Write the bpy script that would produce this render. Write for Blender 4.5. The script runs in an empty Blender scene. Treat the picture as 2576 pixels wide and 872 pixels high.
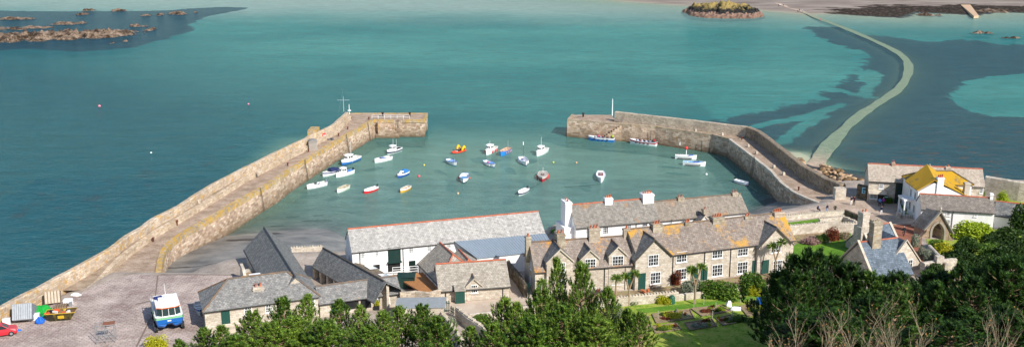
import bpy, math, random
import numpy as np
from mathutils import Vector, Matrix, noise
R = math.radians
scene = bpy.context.scene
# ------------------------------------------------------------ camera
CAMZ = 57.0; FPX = 2500.0; PIT = R(14.6)
cd = bpy.data.cameras.new("camera"); cam = bpy.data.objects.new("camera", cd)
scene.collection.objects.link(cam); scene.camera = cam
cam.location = (0, 0, CAMZ); cam.rotation_euler = (R(90) - PIT, 0, 0)
cd.sensor_width = 36; cd.lens = 36 * FPX / 2576; cd.clip_end = 4000; cd.clip_start = 1
# ------------------------------------------------------------ sky, sun, exposure
SUN_EL = R(36); SUN_AZ = math.atan2(1.36, -1.65)      # azimuth measured from +Y towards +X
w = bpy.data.worlds.new("World"); scene.world = w; w.use_nodes = True
nt = w.node_tree; sk = nt.nodes.new('ShaderNodeTexSky'); sk.sky_type = 'NISHITA'; sk.sun_disc = False
sk.sun_elevation = SUN_EL; sk.sun_rotation = SUN_AZ; sk.air_density = 1.0; sk.dust_density = .6; sk.ozone_density = 1.6
nt.links.new(sk.outputs[0], nt.nodes['Background'].inputs[0]); nt.nodes['Background'].inputs[1].default_value = 0.13
sl = bpy.data.lights.new("sun", 'SUN'); sl.energy = 4.6; sl.angle = R(0.5); sl.color = (1, 0.95, 0.87)
so = bpy.data.objects.new("sun", sl); scene.collection.objects.link(so)
sdir = Vector((math.sin(SUN_AZ) * math.cos(SUN_EL), math.cos(SUN_AZ) * math.cos(SUN_EL), math.sin(SUN_EL)))
so.rotation_euler = sdir.to_track_quat('Z', 'Y').to_euler(); so.location = (60, -60, 120)
scene.view_settings.view_transform = 'Standard'; scene.view_settings.look = 'None'
scene.view_settings.exposure = 0.3; scene.view_settings.gamma = 1.0
scene.render.engine = 'CYCLES'; scene.cycles.max_bounces = 6; scene.cycles.transparent_max_bounces = 8
rnd = random.Random(7)
# ------------------------------------------------------------ helpers
def P(x, y, z=0.0):
    """world point on level z under the photograph pixel (2576 wide scale)"""
    u = (x - 1288) / FPX; v = (y - 436) / FPX
    dz = -(math.sin(PIT) + v * math.cos(PIT)); dy = math.cos(PIT) - v * math.sin(PIT)
    t = (z - CAMZ) / dz
    return Vector((u * t, dy * t, z))
def Q(p):
    dz = p[2] - CAMZ; d = p[1] * math.cos(PIT) - dz * math.sin(PIT); up = p[1] * math.sin(PIT) + dz * math.cos(PIT)
    return (1288 + FPX * p[0] / d, 436 - FPX * up / d)
def onplane(x, y, A, n):
    """point where the ray of a pixel meets the vertical plane through A with horizontal normal n"""
    u = (x - 1288) / FPX; v = (y - 436) / FPX
    d = Vector((u, math.cos(PIT) - v * math.sin(PIT), -(math.sin(PIT) + v * math.cos(PIT))))
    c = Vector((0, 0, CAMZ)); t = (Vector(A) - c).dot(n) / d.dot(n)
    return c + d * t
def pxm(p):
    """pixels per metre at a point"""
    return FPX / (p[1] * math.cos(PIT) - (p[2] - CAMZ) * math.sin(PIT))
def hh(s): 
    s = s.lstrip('#'); c = [int(s[i:i+2], 16) / 255 for i in (0, 2, 4)]
    return tuple(x / 12.92 if x < .04045 else ((x + .055) / 1.055) ** 2.4 for x in c)
def link(o): scene.collection.objects.link(o); return o
def tag(o, label, cat, group=None, kind=None):
    if label: o['label'] = label
    if cat: o['category'] = cat
    if group: o['group'] = group
    if kind: o['kind'] = kind
    return o
def thing(name, loc, label, cat, group=None, rz=0):
    o = bpy.data.objects.new(name, None); link(o); o.empty_display_size = .2
    o.location = loc; o.rotation_euler = (0, 0, rz); return tag(o, label, cat, group)
class MB:
    def __init__(s): s.v = []; s.f = []; s.sm = []
    def add(s, vs, fs, smooth=False):
        b = len(s.v); s.v += [tuple(p) for p in vs]
        for f in fs: s.f.append(tuple(b + i for i in f)); s.sm.append(smooth)
        return s
    def quad(s, a, b, c, d): return s.add([a, b, c, d], [(0, 1, 2, 3)])
    def tri(s, a, b, c): return s.add([a, b, c], [(0, 1, 2)])
    def frame(s, o, ex, ey, ez):
        """box from corner o with edge vectors"""
        o = Vector(o); ex = Vector(ex); ey = Vector(ey); ez = Vector(ez)
        vs = [o, o+ex, o+ex+ey, o+ey, o+ez, o+ex+ez, o+ex+ey+ez, o+ey+ez]
        fs = [(0,3,2,1), (4,5,6,7), (0,1,5,4), (1,2,6,5), (2,3,7,6), (3,0,4,7)]
        if ex.cross(ey).dot(ez) < 0: fs = [tuple(reversed(f)) for f in fs]
        return s.add(vs, fs)
    def box(s, x0, x1, y0, y1, z0, z1): return s.frame((x0, y0, z0), (x1-x0, 0, 0), (0, y1-y0, 0), (0, 0, z1-z0))
    def cbox(s, c, ax, lx, ly, lz, zc=False):
        """box centred on c, first axis ax (horizontal), sitting on c.z"""
        ax = Vector((ax[0], ax[1], 0)).normalized(); ay = Vector((-ax.y, ax.x, 0)); c = Vector(c)
        o = c - ax*lx/2 - ay*ly/2 - (Vector((0, 0, lz/2)) if zc else Vector((0, 0, 0)))
        return s.frame(o, ax*lx, ay*ly, (0, 0, lz))
    def tube(s, pts, rad, n=6, cap=True):
        pts = [Vector(p) for p in pts]; rings = []
        for i, p in enumerate(pts):
            d = (pts[min(i+1, len(pts)-1)] - pts[max(i-1, 0)]).normalized()
            a = d.cross(Vector((0, 0, 1)) if abs(d.z) < .9 else Vector((1, 0, 0))).normalized(); b = d.cross(a)
            r = rad[i] if isinstance(rad, (list, tuple)) else rad
            rings.append([p + (a*math.cos(2*math.pi*k/n) + b*math.sin(2*math.pi*k/n))*r for k in range(n)])
        vs = [q for rg in rings for q in rg]; fs = []
        for i in range(len(pts)-1):
            for k in range(n): fs.append((i*n+k, (i+1)*n+k, (i+1)*n+(k+1) % n, i*n+(k+1) % n))
        s.add(vs, fs, True)
        if cap:
            s.add(rings[0], [tuple(range(n))]); s.add(rings[-1], [tuple(range(n-1, -1, -1))])
        return s
    def ball(s, c, rx, ry=None, rz=None, n=10, m=6):
        ry = ry or rx; rz = rz or rx; vs = []; fs = []
        for j in range(m+1):
            t = math.pi*j/m
            for i in range(n):
                a = 2*math.pi*i/n; vs.append((c[0]+rx*math.sin(t)*math.cos(a), c[1]+ry*math.sin(t)*math.sin(a), c[2]+rz*math.cos(t)))
        for j in range(m):
            for i in range(n): fs.append((j*n+i, (j+1)*n+i, (j+1)*n+(i+1) % n, j*n+(i+1) % n))
        return s.add(vs, fs, True)
    def prism(s, poly, h, up=None):
        """extrude a flat polygon (list of points) by vector h"""
        h = Vector(h) if not isinstance(h, (int, float)) else Vector((0, 0, h)); n = len(poly)
        a = [Vector(p) for p in poly]; nn = Vector((0, 0, 0))
        for i in range(n): nn += a[i].cross(a[(i+1) % n])
        if nn.dot(h) < 0: a.reverse()
        vs = a + [p + h for p in a]
        fs = [tuple(range(n-1, -1, -1)), tuple(range(n, 2*n))] + [(i, (i+1) % n, n+(i+1) % n, n+i) for i in range(n)]
        return s.add(vs, fs)
    def build(s, name, mat, parent=None, world=True, uv=True):
        off = Vector((0, 0, 0))
        if parent and world:
            r = parent
            while r.parent: r = r.parent
            off = r.location
        me = bpy.data.meshes.new(name)
        v = [(p[0]-off[0], p[1]-off[1], p[2]-off[2]) for p in s.v] if off.length else s.v
        me.from_pydata(v, [], s.f); me.polygons.foreach_set('use_smooth', s.sm)
        if uv and len(s.f) < 60000:
            ul = me.uv_layers.new(name='UVMap'); data = np.zeros((len(me.loops), 2), dtype=np.float32)
            co = v
            for p in me.polygons:
                nx, ny, nz = p.normal
                if abs(nz) > .95:
                    for li in p.loop_indices:
                        q = co[me.loops[li].vertex_index]; data[li] = (q[0], q[1])
                else:
                    hl = math.hypot(nx, ny) or 1; tx, ty = -ny/hl, nx/hl
                    ux, uy, uz = -nz*nx/hl, -nz*ny/hl, hl
                    for li in p.loop_indices:
                        q = co[me.loops[li].vertex_index]; data[li] = (q[0]*tx+q[1]*ty, q[0]*ux+q[1]*uy+q[2]*uz)
            ul.data.foreach_set('uv', data.ravel())
        me.materials.append(mat); o = bpy.data.objects.new(name, me); link(o)
        if parent: o.parent = parent
        return o
# ------------------------------------------------------------ materials
class NT:
    def __init__(s, name):
        s.m = bpy.data.materials.new(name); s.m.use_nodes = True; s.t = s.m.node_tree; s.t.nodes.clear()
        s.out = s.n('OutputMaterial')
    def n(s, ty, **k):
        nd = s.t.nodes.new('ShaderNode' + ty)
        for a, b in k.items():
            if a.startswith('i_'):
                key = a[2:]; key = int(key) if key.isdigit() else key.replace('_', ' ')
                s.set(nd.inputs[key], b)
            else: setattr(nd, a, b)
        return nd
    def set(s, inp, b):
        if isinstance(b, bpy.types.NodeSocket): s.t.links.new(b, inp)
        elif isinstance(b, bpy.types.Node): s.t.links.new(b.outputs[0], inp)
        elif isinstance(b, (tuple, list)) and len(b) == 3 and inp.type == 'RGBA': inp.default_value = (*b, 1)
        elif inp.type == 'RGBA' and isinstance(b, (int, float)): inp.default_value = (b, b, b, 1)
        else: inp.default_value = b
    def coord(s, kind='UV'):
        tc = s.n('TexCoord'); return tc.outputs[kind]
    def noise(s, vec, scale, detail=3, rough=.55, dist=0):
        x = s.n('TexNoise'); s.set(x.inputs['Vector'], vec); x.inputs['Scale'].default_value = scale
        x.inputs['Detail'].default_value = detail; x.inputs['Roughness'].default_value = rough; x.inputs['Distortion'].default_value = dist
        return x.outputs[0]
    def ramp(s, fac, stops, interp='LINEAR'):
        r = s.n('ValToRGB'); s.set(r.inputs[0], fac); cr = r.color_ramp; cr.interpolation = interp
        while len(cr.elements) < len(stops): cr.elements.new(.5)
        for e, (p, c) in zip(cr.elements, stops):
            e.position = p; e.color = (*c, 1) if not isinstance(c, (int, float)) else (c, c, c, 1)
        return r.outputs[0]
    def mix(s, fac, a, b, mode='MIX'):
        m = s.n('Mix', data_type='RGBA', blend_type=mode); s.set(m.inputs[0], fac); s.set(m.inputs[6], a); s.set(m.inputs[7], b)
        return m.outputs[2]
    def math(s, op, a, b=0.0, clamp=False):
        m = s.n('Math', operation=op, use_clamp=clamp); s.set(m.inputs[0], a); s.set(m.inputs[1], b); return m.outputs[0]
    def scalev(s, vec, sc):
        m = s.n('Mapping'); s.set(m.inputs[0], vec); m.inputs['Scale'].default_value = sc; return m.outputs[0]
    def bump(s, h, strength=.5, dist=.05):
        b = s.n('Bump'); b.inputs['Strength'].default_value = strength; b.inputs['Distance'].default_value = dist
        s.set(b.inputs['Height'], h); return b.outputs[0]
    def pbr(s, col, rough=.8, normal=None, metal=0, spec=.3, **k):
        p = s.n('BsdfPrincipled'); s.set(p.inputs['Base Color'], col); s.set(p.inputs['Roughness'], rough)
        s.set(p.inputs['Metallic'], metal); s.set(p.inputs['Specular IOR Level'], spec)
        if normal is not None: s.set(p.inputs['Normal'], normal)
        for a, b in k.items(): s.set(p.inputs[a.replace('_', ' ')], b)
        s.t.links.new(p.outputs[0], s.out.inputs[0]); return s.m
def mx(c, d, f): return tuple(a*(1-f)+b*f for a, b in zip(c, d))
def m_stone(name, cols, bw=.55, bh=.26, mortar=.02, lichen=0.0, mcol=None, bump=.6, licol=None, big=.35, tide=False, bmix=.72):
    t = NT(name); uv = t.coord('UV'); ob = t.coord('Object')
    wv = t.n('VectorMath', operation='ADD'); nz = t.n('TexNoise'); t.set(nz.inputs['Vector'], uv); nz.inputs['Scale'].default_value = 1.3
    sc = t.n('VectorMath', operation='SCALE'); t.set(sc.inputs[0], nz.outputs[1]); sc.inputs['Scale'].default_value = .22
    t.set(wv.inputs[0], uv); t.set(wv.inputs[1], sc)
    b = t.n('TexBrick'); t.set(b.inputs['Vector'], wv); b.inputs['Scale'].default_value = 1; b.inputs['Brick Width'].default_value = bw
    b.inputs['Row Height'].default_value = bh; b.inputs['Mortar Size'].default_value = mortar; b.inputs['Mortar Smooth'].default_value = .4
    b.inputs['Color1'].default_value = (0, 0, 0, 1); b.inputs['Color2'].default_value = (1, 1, 1, 1); b.inputs['Mortar'].default_value = (.5, .5, .5, 1); b.inputs['Bias'].default_value = 0
    n2 = t.noise(ob, 2.2, 4, .7); f = t.mix(bmix, b.outputs[0], n2)
    c = t.ramp(f, [(.26, cols[0]), (.5, cols[1]), (.74, cols[2])])
    c = t.mix(t.math('MULTIPLY', b.outputs[1], .5), c, mcol or mx(cols[1], (.1, .08, .06), .5))
    bg = t.noise(ob, big, 4, .6); c = t.mix(t.ramp(bg, [(.35, .0), (.7, .45)]), c, mx(cols[0], (.03, .025, .02), .4))
    if lichen > 0:
        ln = t.noise(ob, .9, 6, .8); lc = t.ramp(ln, [(.62-lichen*.3, 0.0), (.68-lichen*.3+.04, .85)])
        c = t.mix(lc, c, licol or hh('c08a2c'))
    if tide:
        sp = t.n('SeparateXYZ'); t.set(sp.inputs[0], t.n('NewGeometry').outputs['Position']); zz = t.math('ADD', sp.outputs[2], t.math('MULTIPLY', t.math('SUBTRACT', t.noise(ob, .5, 4), .5), 1.2))
        c = t.mix(t.ramp(t.math('MULTIPLY', zz, .2), [(.02, .85), (.12, .55), (.42, .18), (.6, 0.)]), c, hh('5d4c38'))
    hgt = t.mix(.5, t.math('SUBTRACT', 1.0, b.outputs[1]), t.noise(ob, 6, 3, .7))
    return t.pbr(c, .9, t.bump(hgt, bump, .06), spec=.15)
def m_slate(name, cols, rw=.35, rh=.28, lichen=0.0, licol=None, bump=.45, liscale=.28, stretch=(1, 1, 1)):
    t = NT(name); uv = t.coord('UV'); ob = t.coord('Object')
    b = t.n('TexBrick'); t.set(b.inputs['Vector'], uv); b.inputs['Scale'].default_value = 1; b.inputs['Brick Width'].default_value = rw
    b.inputs['Row Height'].default_value = rh; b.inputs['Mortar Size'].default_value = .018; b.inputs['Mortar Smooth'].default_value = .2
    b.inputs['Color1'].default_value = (0, 0, 0, 1); b.inputs['Color2'].default_value = (1, 1, 1, 1); b.inputs['Mortar'].default_value = (.3, .3, .3, 1)
    n2 = t.noise(ob, 2.6, 6, .7); f = t.mix(.75, b.outputs[0], n2)
    c = t.ramp(f, [(.25, cols[0]), (.5, cols[1]), (.75, cols[2])])
    c = t.mix(t.math('MULTIPLY', b.outputs[1], .55), c, mx(cols[0], (.01, .01, .01), .6))
    st = t.noise(t.scalev(uv, (1.2, .12, 1)), 1.0, 4, .6); c = t.mix(t.ramp(st, [(.4, 0.), (.75, .4)]), c, mx(cols[0], (.02, .02, .02), .4))
    if lichen > 0:
        ln = t.noise(ob, liscale, 6, .72, .3); lo = .70 - lichen*.34
        fine = t.noise(ob, 3.5, 3, .7); k = t.math('ADD', ln, t.math('MULTIPLY', t.math('SUBTRACT', fine, .5), .22))
        c = t.mix(t.ramp(k, [(lo, 0.), (lo+.10, .9)]), c, licol or t.ramp(fine, [(.35, hh('a3662a')), (.65, hh('d29530'))]))
    hgt = t.mix(.4, t.math('SUBTRACT', 1.0, b.outputs[1]), t.noise(ob, 5, 3, .7))
    return t.pbr(c, .75, t.bump(hgt, bump, .04), spec=.3)
def m_plain(name, col, rough=.7, var=.12, scale=1.5, dirt=None, dirtamt=.25, metal=0, spec=.3, bump=.15):
    t = NT(name); ob = t.coord('Object'); n1 = t.noise(ob, scale, 4, .65)
    c = t.mix(t.ramp(n1, [(.3, 0.), (.7, 1.)]), tuple(x*(1-var) for x in col), tuple(min(1, x*(1+var)) for x in col))
    if dirt is not None:
        n2 = t.noise(t.scalev(ob, (1, 1, .35)), scale*.7, 5, .7); c = t.mix(t.ramp(n2, [(.48, 0.), (.75, dirtamt)]), c, dirt)
    return t.pbr(c, rough, t.bump(t.noise(ob, scale*6, 3, .6), bump, .02), metal, spec)
_mc = {}
def paint(hexc, rough=.4, dirt=.12, metal=0):
    k = (hexc, rough, metal)
    if k not in _mc:
        _mc[k] = m_plain('paint_' + hexc.strip('#'), hh(hexc), rough, .06, 2.0, (.12, .1, .08), dirt, metal, .4, .05)
    return _mc[k]
def m_leaf(name, c0, c1, c2, scale=.8):
    t = NT(name); ge = t.n('NewGeometry'); ri = ge.outputs['Random Per Island']; ob = t.coord('Object'); oi = t.n('ObjectInfo')
    f = t.mix(.5, ri, t.noise(ob, scale, 3, .6)); c = t.ramp(f, [(.2, c0), (.5, c1), (.8, c2)])
    c = t.mix(.25, c, t.ramp(oi.outputs['Random'], [(0., mx(c0, c1, .5)), (1., c2)]))
    p = t.n('BsdfPrincipled'); t.set(p.inputs['Base Color'], c); p.inputs['Roughness'].default_value = .6; p.inputs['Specular IOR Level'].default_value = .25
    tr = t.n('BsdfTranslucent'); t.set(tr.inputs[0], c); ms = t.n('MixShader'); ms.inputs[0].default_value = .14
    t.t.links.new(p.outputs[0], ms.inputs[1]); t.t.links.new(tr.outputs[0], ms.inputs[2]); t.t.links.new(ms.outputs[0], t.out.inputs[0]); return t.m
def m_ground(name, stops, scale=.6, fine=6, bump=.4, rough=.95, brick=None):
    t = NT(name); ob = t.coord('Object'); a = t.noise(ob, scale, 6, .65); b = t.noise(ob, fine, 4, .7)
    f = t.mix(.4, a, b); c = t.ramp(f, stops); h = b
    if brick:
        br = t.n('TexBrick'); t.set(br.inputs['Vector'], t.coord('UV')); br.inputs['Scale'].default_value = 1
        br.inputs['Brick Width'].default_value = brick[0]; br.inputs['Row Height'].default_value = brick[1]; br.inputs['Mortar Size'].default_value = brick[2]
        br.inputs['Color1'].default_value = (.3, .3, .3, 1); br.inputs['Color2'].default_value = (.75, .75, .75, 1)
        c = t.mix(.2, c, br.outputs[0], 'OVERLAY'); c = t.mix(t.math('MULTIPLY', br.outputs[1], .2), c, (.06, .05, .04))
    return t.pbr(c, rough, t.bump(h, bump, .06), spec=.15)
GR = m_stone('granite_wall', (hh('998c7c'), hh('c0b09b'), hh('dacdba')), lichen=.02)
GRP = m_stone('granite_pale_wall', (hh('aca08f'), hh('cfc3b2'), hh('e6ddd0')), lichen=.0)
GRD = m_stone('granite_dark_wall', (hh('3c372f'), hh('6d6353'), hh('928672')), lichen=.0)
PIERW = m_stone('pier_stone', (hh('9a8370'), hh('c6ac94'), hh('e4d0ba')), .9, .42, .035, lichen=.17, licol=hh('bd8a3c'), tide=True, bmix=.5)
PIERT = m_stone('pier_coping', (hh('8b7a66'), hh('b8a68e'), hh('d3c3aa')), .8, .5, .03, lichen=.52, licol=hh('c79c38'))
DECK = m_ground('pier_paving', [(.25, hh('6a5a4d')), (.42, hh('99836f')), (.56, hh('b49e8b')), (.8, hh('d2c2b1'))], .5, 3.2, .5, .95, (.9, .5, .03))
WHITE = m_plain('whitewash', hh('efedea'), .8, .03, .6, hh('a79d90'), .35, bump=.3)
WHITE2 = m_plain('white_paint', hh('ededeb'), .5, .03, 2, hh('a09a90'), .12)
SL_D = m_slate('slate_dark', (hh('565756'), hh('7a7a78'), hh('9a9894')), lichen=.12, licol=hh('8a7a4c'), liscale=.6)
SL_M = m_slate('slate_mid', (hh('646362'), hh('8a8885'), hh('a9a6a1')), lichen=.20, licol=hh('ad8248'), liscale=.8)
SL_P = m_slate('slate_pale', (hh('8a8783'), hh('b2aea8'), hh('cfcbc4')), lichen=.0)
SL_C = m_slate('slate_cottage', (hh('72655c'), hh('94877d'), hh('b0a498')), lichen=.5, liscale=.2)
SL_C2 = m_slate('slate_cottage_clean', (hh('5e544d'), hh('82776f'), hh('9c9188')), lichen=.06)
SL_B = m_slate('slate_blue', (hh('48515a'), hh('66727e'), hh('8592a0')), .4, .3)
SL_T = m_slate('slate_tan', (hh('96887a'), hh('b9ab9b'), hh('d2c6b6')), lichen=.26, licol=hh('c98f4a'), liscale=.22)
SL_Y = m_slate('slate_yellow_lichen', (hh('6d6350'), hh('8a7a50'), hh('a08a4a')), lichen=1.0, licol=hh('c49613'), liscale=.5)
RIDGE = m_plain('ridge_tile', hh('b9664a'), .85, .25, 1.5, hh('8a8074'), .7)
RIDGEG = m_plain('ridge_grey', hh('6f645a'), .85, .2, 1.5, hh('a8743a'), .7)
STONEP = m_plain('dressed_stone', hh('c4b8a6'), .85, .12, 1.2, hh('6b6050'), .5)
LICH = m_stone('chimney_stone', (hh('867a68'), hh('b0a48f'), hh('cfc4b0')), .5, .3, lichen=.2, licol=hh('c08a2c'))
POT = m_plain('clay_pot', hh('c06a45'), .8, .2, 3, hh('d8c0a0'), .5)
GLASS = NT('window_glass').pbr((.03, .035, .04), .08, spec=.6)
GREEN = paint('1d4a42', .5); DGREEN = paint('14332f', .5)
PIPE = paint('2c2d2e', .5); WOOD = m_plain('weathered_wood', hh('8c7a66'), .85, .2, 2, hh('50453a'), .5)
RUST = m_plain('rusty_iron', hh('6e4030'), .85, .3, 4)
BLACK = m_plain('black_rubber', (.02, .02, .02), .7)
GALV = m_plain('galvanised_metal', hh('a5a8aa'), .45, .1, 3, metal=.5)
# ------------------------------------------------------------ terrain and water
def poly(px, z=0.0): return np.array([P(a, b, z)[:2] for a, b in px])
def sdist(X, Y, pl, closed=True):
    """distance to polyline; negative inside when closed"""
    pts = X.shape; x = X.ravel(); y = Y.ravel(); best = np.full(x.shape, 1e9); ins = np.zeros(x.shape, bool); n = len(pl)
    for i in range(n if closed else n-1):
        ax, ay = pl[i]; bx, by = pl[(i+1) % n]; dx, dy = bx-ax, by-ay; L = dx*dx+dy*dy + 1e-9
        t = np.clip(((x-ax)*dx+(y-ay)*dy)/L, 0, 1); best = np.minimum(best, (x-ax-t*dx)**2+(y-ay-t*dy)**2)
        if closed and abs(dy) > 1e-12:
            c = ((ay > y) != (by > y)) & (x < (bx-ax)*(y-ay)/dy+ax); ins ^= c
    d = np.sqrt(best); 
    if closed: d = np.where(ins, -d, d)
    return d.reshape(pts)
def sstep(a, b, x): t = np.clip((x-a)/(b-a), 0, 1); return t*t*(3-2*t)
def vnoise(X, Y, s, seed=0):
    """cheap value noise on arrays"""
    x = X/s + seed*17.3; y = Y/s + seed*9.1; xi = np.floor(x); yi = np.floor(y); fx = x-xi; fy = y-yi
    fx = fx*fx*(3-2*fx); fy = fy*fy*(3-2*fy)
    def h(a, b): v = np.sin(a*127.1+b*311.7)*43758.5453; return v-np.floor(v)
    return (h(xi, yi)*(1-fx)+h(xi+1, yi)*fx)*(1-fy)+(h(xi, yi+1)*(1-fx)+h(xi+1, yi+1)*fx)*fy
VIL = np.array([(-95, 30), (-84, 100)] + [tuple(P(a, b, 5)[:2]) for a, b in [(0, 830), (180, 745), (290, 690), (400, 692), (610, 692)]] +
    [(-43, 146), (-34, 149), (-24, 150), (7, 159), (9, 165), (40, 173)] + [tuple(P(a, b, 5)[:2]) for a, b in [(1890, 548), (1990, 530), (2085, 514), (2128, 482), (2150, 470)]] +
    [(68, 193), (100, 194), (170, 186), (200, 120), (190, 30)])
FAR = poly([(1420, -12), (1560, 4), (1710, 15), (1907, 27), (2030, 37), (2100, 36), (2258, 44), (2300, 30), (2448, 37), (2500, 30), (2700, 34), (3300, 30), (3500, -80), (1200, -80)])
CAUS = [(2044, 433, .7), (2057, 405, .45), (2080, 372, .1), (2120, 328, -.2), (2165, 288, -.35), (2215, 255, -.4), (2262, 222, -.4), (2284, 185, -.4), (2282, 155, -.4), (2255, 130, -.35),
        (2200, 103, -.35), (2140, 77, -.3), (2095, 60, -.15), (2055, 45, .15), (2015, 28, .5), (1965, 12, 1.3), (1950, 4, 1.6)]
CAUS = [(a, b, max(z, .04)) for a, b, z in CAUS]; CW = [P(a, b, z) for a, b, z in CAUS]; CWL = np.array([p[:2] for p in CW])
def yx(px, z):
    pts = sorted([(P(a, b, z).y, P(a, b, z).x) for a, b in px]); ys = [p[0] for p in pts]; xs = [p[1] for p in pts]
    return lambda y: float(np.interp(y, ys, xs))
PO = yx([(868, 278), (850, 295), (832, 312), (804, 327), (774, 340), (760, 350), (723, 367), (668, 393), (542, 456), (491, 486), (441, 519), (380, 549), (345, 575), (314, 590), (280, 618), (235, 645), (130, 700), (0, 768), (-160, 850)], 7)
SHG = poly([(1975, 385), (2025, 418), (2075, 425), (2130, 448), (2180, 470)], .5)
def terr(X, Y):
    d = sdist(X, Y, VIL); k = 1 + 1.8*sstep(-38, 0, X)
    h = 5 - (2.6+2.2*sstep(-35, -18, X)*sstep(40, 30, X))*sstep(0, 9, d) - .115*k*np.maximum(d-8, 0); h = np.maximum(h, -3)
    h = np.where(h < 0, h*1.0, h)
    hill = 5 + np.maximum(0, 112-Y)*.42 + sstep(112, 90, Y)*(vnoise(X, Y, 7)-.5)*1.6
    h = np.where(d <= 0, hill, h)
    pw = [PO(v) for v in np.arange(60., 262.)]; px_ = np.interp(Y, np.arange(60., 262.), pw); h = np.where((X < px_-.3) & (Y < 262), -3, h)
    f = sdist(X, Y, FAR); hf = np.where(f < 0, np.minimum(-f*.035, 2.5) + (vnoise(X, Y, 18, 3)-.5)*.25*sstep(0, -20, f), -f*.03)
    h = np.where((Y > 380), np.maximum(h, hf), h)
    sb = sdist(X, Y, SHG, False); h = np.maximum(h, np.where(d > 0, .75-.16*sb+(vnoise(X, Y, 3, 5)-.5)*.5, -9))
    c = sdist(X, Y, CWL, False); h = np.maximum(h, -1.0 - .1*c)
    return h, d, f, c
W1 = poly([(-300, 25), (0, 28), (270, 30), (420, 27), (560, 18), (640, 19), (600, 28), (540, 38), (500, 52), (480, 72), (430, 95), (330, 120), (200, 130), (60, 125), (-300, 150)])
W2 = poly([(1700, 330), (1786, 305), (1887, 290), (1988, 267), (2069, 250), (2064, 230), (2104, 222), (2125, 197), (2160, 180), (2186, 170), (2195, 134), (2104, 113), (2054, 96), (2013, 66),
           (2120, 68), (2150, 86), (2240, 92), (2330, 104), (2420, 98), (2520, 112), (2700, 110), (3200, 300), (3200, 620), (2100, 560), (1800, 400)])
W3 = poly([(-200, 470), (60, 440), (330, 400), (560, 350), (700, 330), (680, 400), (420, 520), (280, 600), (0, 700), (-200, 760)])
LP1 = poly([(2397, 240), (2425, 205), (2500, 190), (2640, 180), (2700, 300), (2500, 292), (2440, 275)])
LP2 = [(2300, 60, 2560, 75), (2340, 150, 2420, 175), (2100, 52, 2330, 60)]
SP = [[(2104, 226), (2150, 238), (2200, 248)], [(2190, 178), (2207, 188), (2200, 205), (2180, 222), (2175, 240)], [(2165, 182), (2182, 190), (2178, 205)], [(1900, 318), (1990, 300), (2060, 284), (2120, 262)], [(1965, 360), (2010, 322), (2070, 292)]]
HW = [(800, 543, 55, 7), (735, 527, 18, 6), (800, 522, 22, 3), (690, 590, 30, 5), (870, 505, 30, 3), (890, 560, 18, 2), (610, 610, 60, 5), (700, 560, 40, 3), (1965, 490, 20, 10), (1930, 505, 30, 8), (1990, 510, 22, 6)]
def masks(X, Y):
    n1 = (vnoise(X, Y, 30, 1)-.5)*16 + (vnoise(X, Y, 11, 2)-.5)*8
    far = sstep(250, 600, Y)
    w = sstep(5, -5, sdist(X, Y, W1)+n1*.5); w = np.maximum(w, sstep(9, -9, sdist(X, Y, W2)+n1*.3))
    w = np.maximum(w, .36*sstep(25, -25, sdist(X, Y, W3)+n1))
    w *= 1-sstep(4, -4, sdist(X, Y, LP1)+n1*.4)
    for x0, y0, x1, y1 in LP2:
        a = P(x0, y0); b = P(x1, y1); e = ((X-(a[0]+b[0])/2)/abs(b[0]-a[0])*2)**2+((Y-(a[1]+b[1])/2)/abs(b[1]-a[1])*2)**2
        w *= 1-.7*sstep(1.6, .4, e+n1*.04)
    for s in SP:
        pl = poly(s); w *= 1-.9*sstep(3.6, .8, sdist(X, Y, pl, False)+n1*.05)
    for x, y, rx, ry in HW:
        a = P(x, y); b = P(x+rx, y); c = P(x, y-ry); e = ((X-a[0])/(b[0]-a[0]))**2+((Y-a[1])/(c[1]-a[1]))**2
        w = np.maximum(w, .8*sstep(1.5, .5, e+n1*.08))
    # near the shore on the right: brown wrack
    br = sstep(330, 200, Y)*sstep(40, 60, X)
    # deep: lower left of the bay, fading to shallow towards the far sands
    dl = sstep(30, -190, X + (Y-250)*.45) * sstep(640, 330, Y); dl = np.where(X < -20, dl, dl*.6)
    inh = sstep(-66, -56, X)*sstep(72, 55, X)*sstep(285, 235, Y)*np.where((X > -24) & (X < 16), 1, sstep(262, 254, Y))
    deep_and_dim = np.clip(dl*1.15+.4*sstep(400, 275, Y)*(X < 60), 0, 1)*(1-inh)  # second term darkens nearer water, painting its weaker reflection into the colour
    pale = sstep(500, 650, Y + X*.12 + n1*1.5)
    return w, deep_and_dim, pale, inh, br
def grid(x0, x1, y0, y1, st, hole=None):
    xs = np.arange(x0, x1+.01, st); ys = np.arange(y0, y1+.01, st); X, Y = np.meshgrid(xs, ys); nx, ny = len(xs), len(ys)
    i, j = np.meshgrid(np.arange(nx-1), np.arange(ny-1)); i = i.ravel(); j = j.ravel()
    if hole:
        cx = xs[i]+st/2; cy = ys[j]+st/2; k = ~((cx > hole[0]) & (cx < hole[1]) & (cy > hole[2]) & (cy < hole[3])); i = i[k]; j = j[k]
    a = j*nx+i; F = np.stack([a, a+1, a+nx+1, a+nx], 1); return X, Y, F
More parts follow.
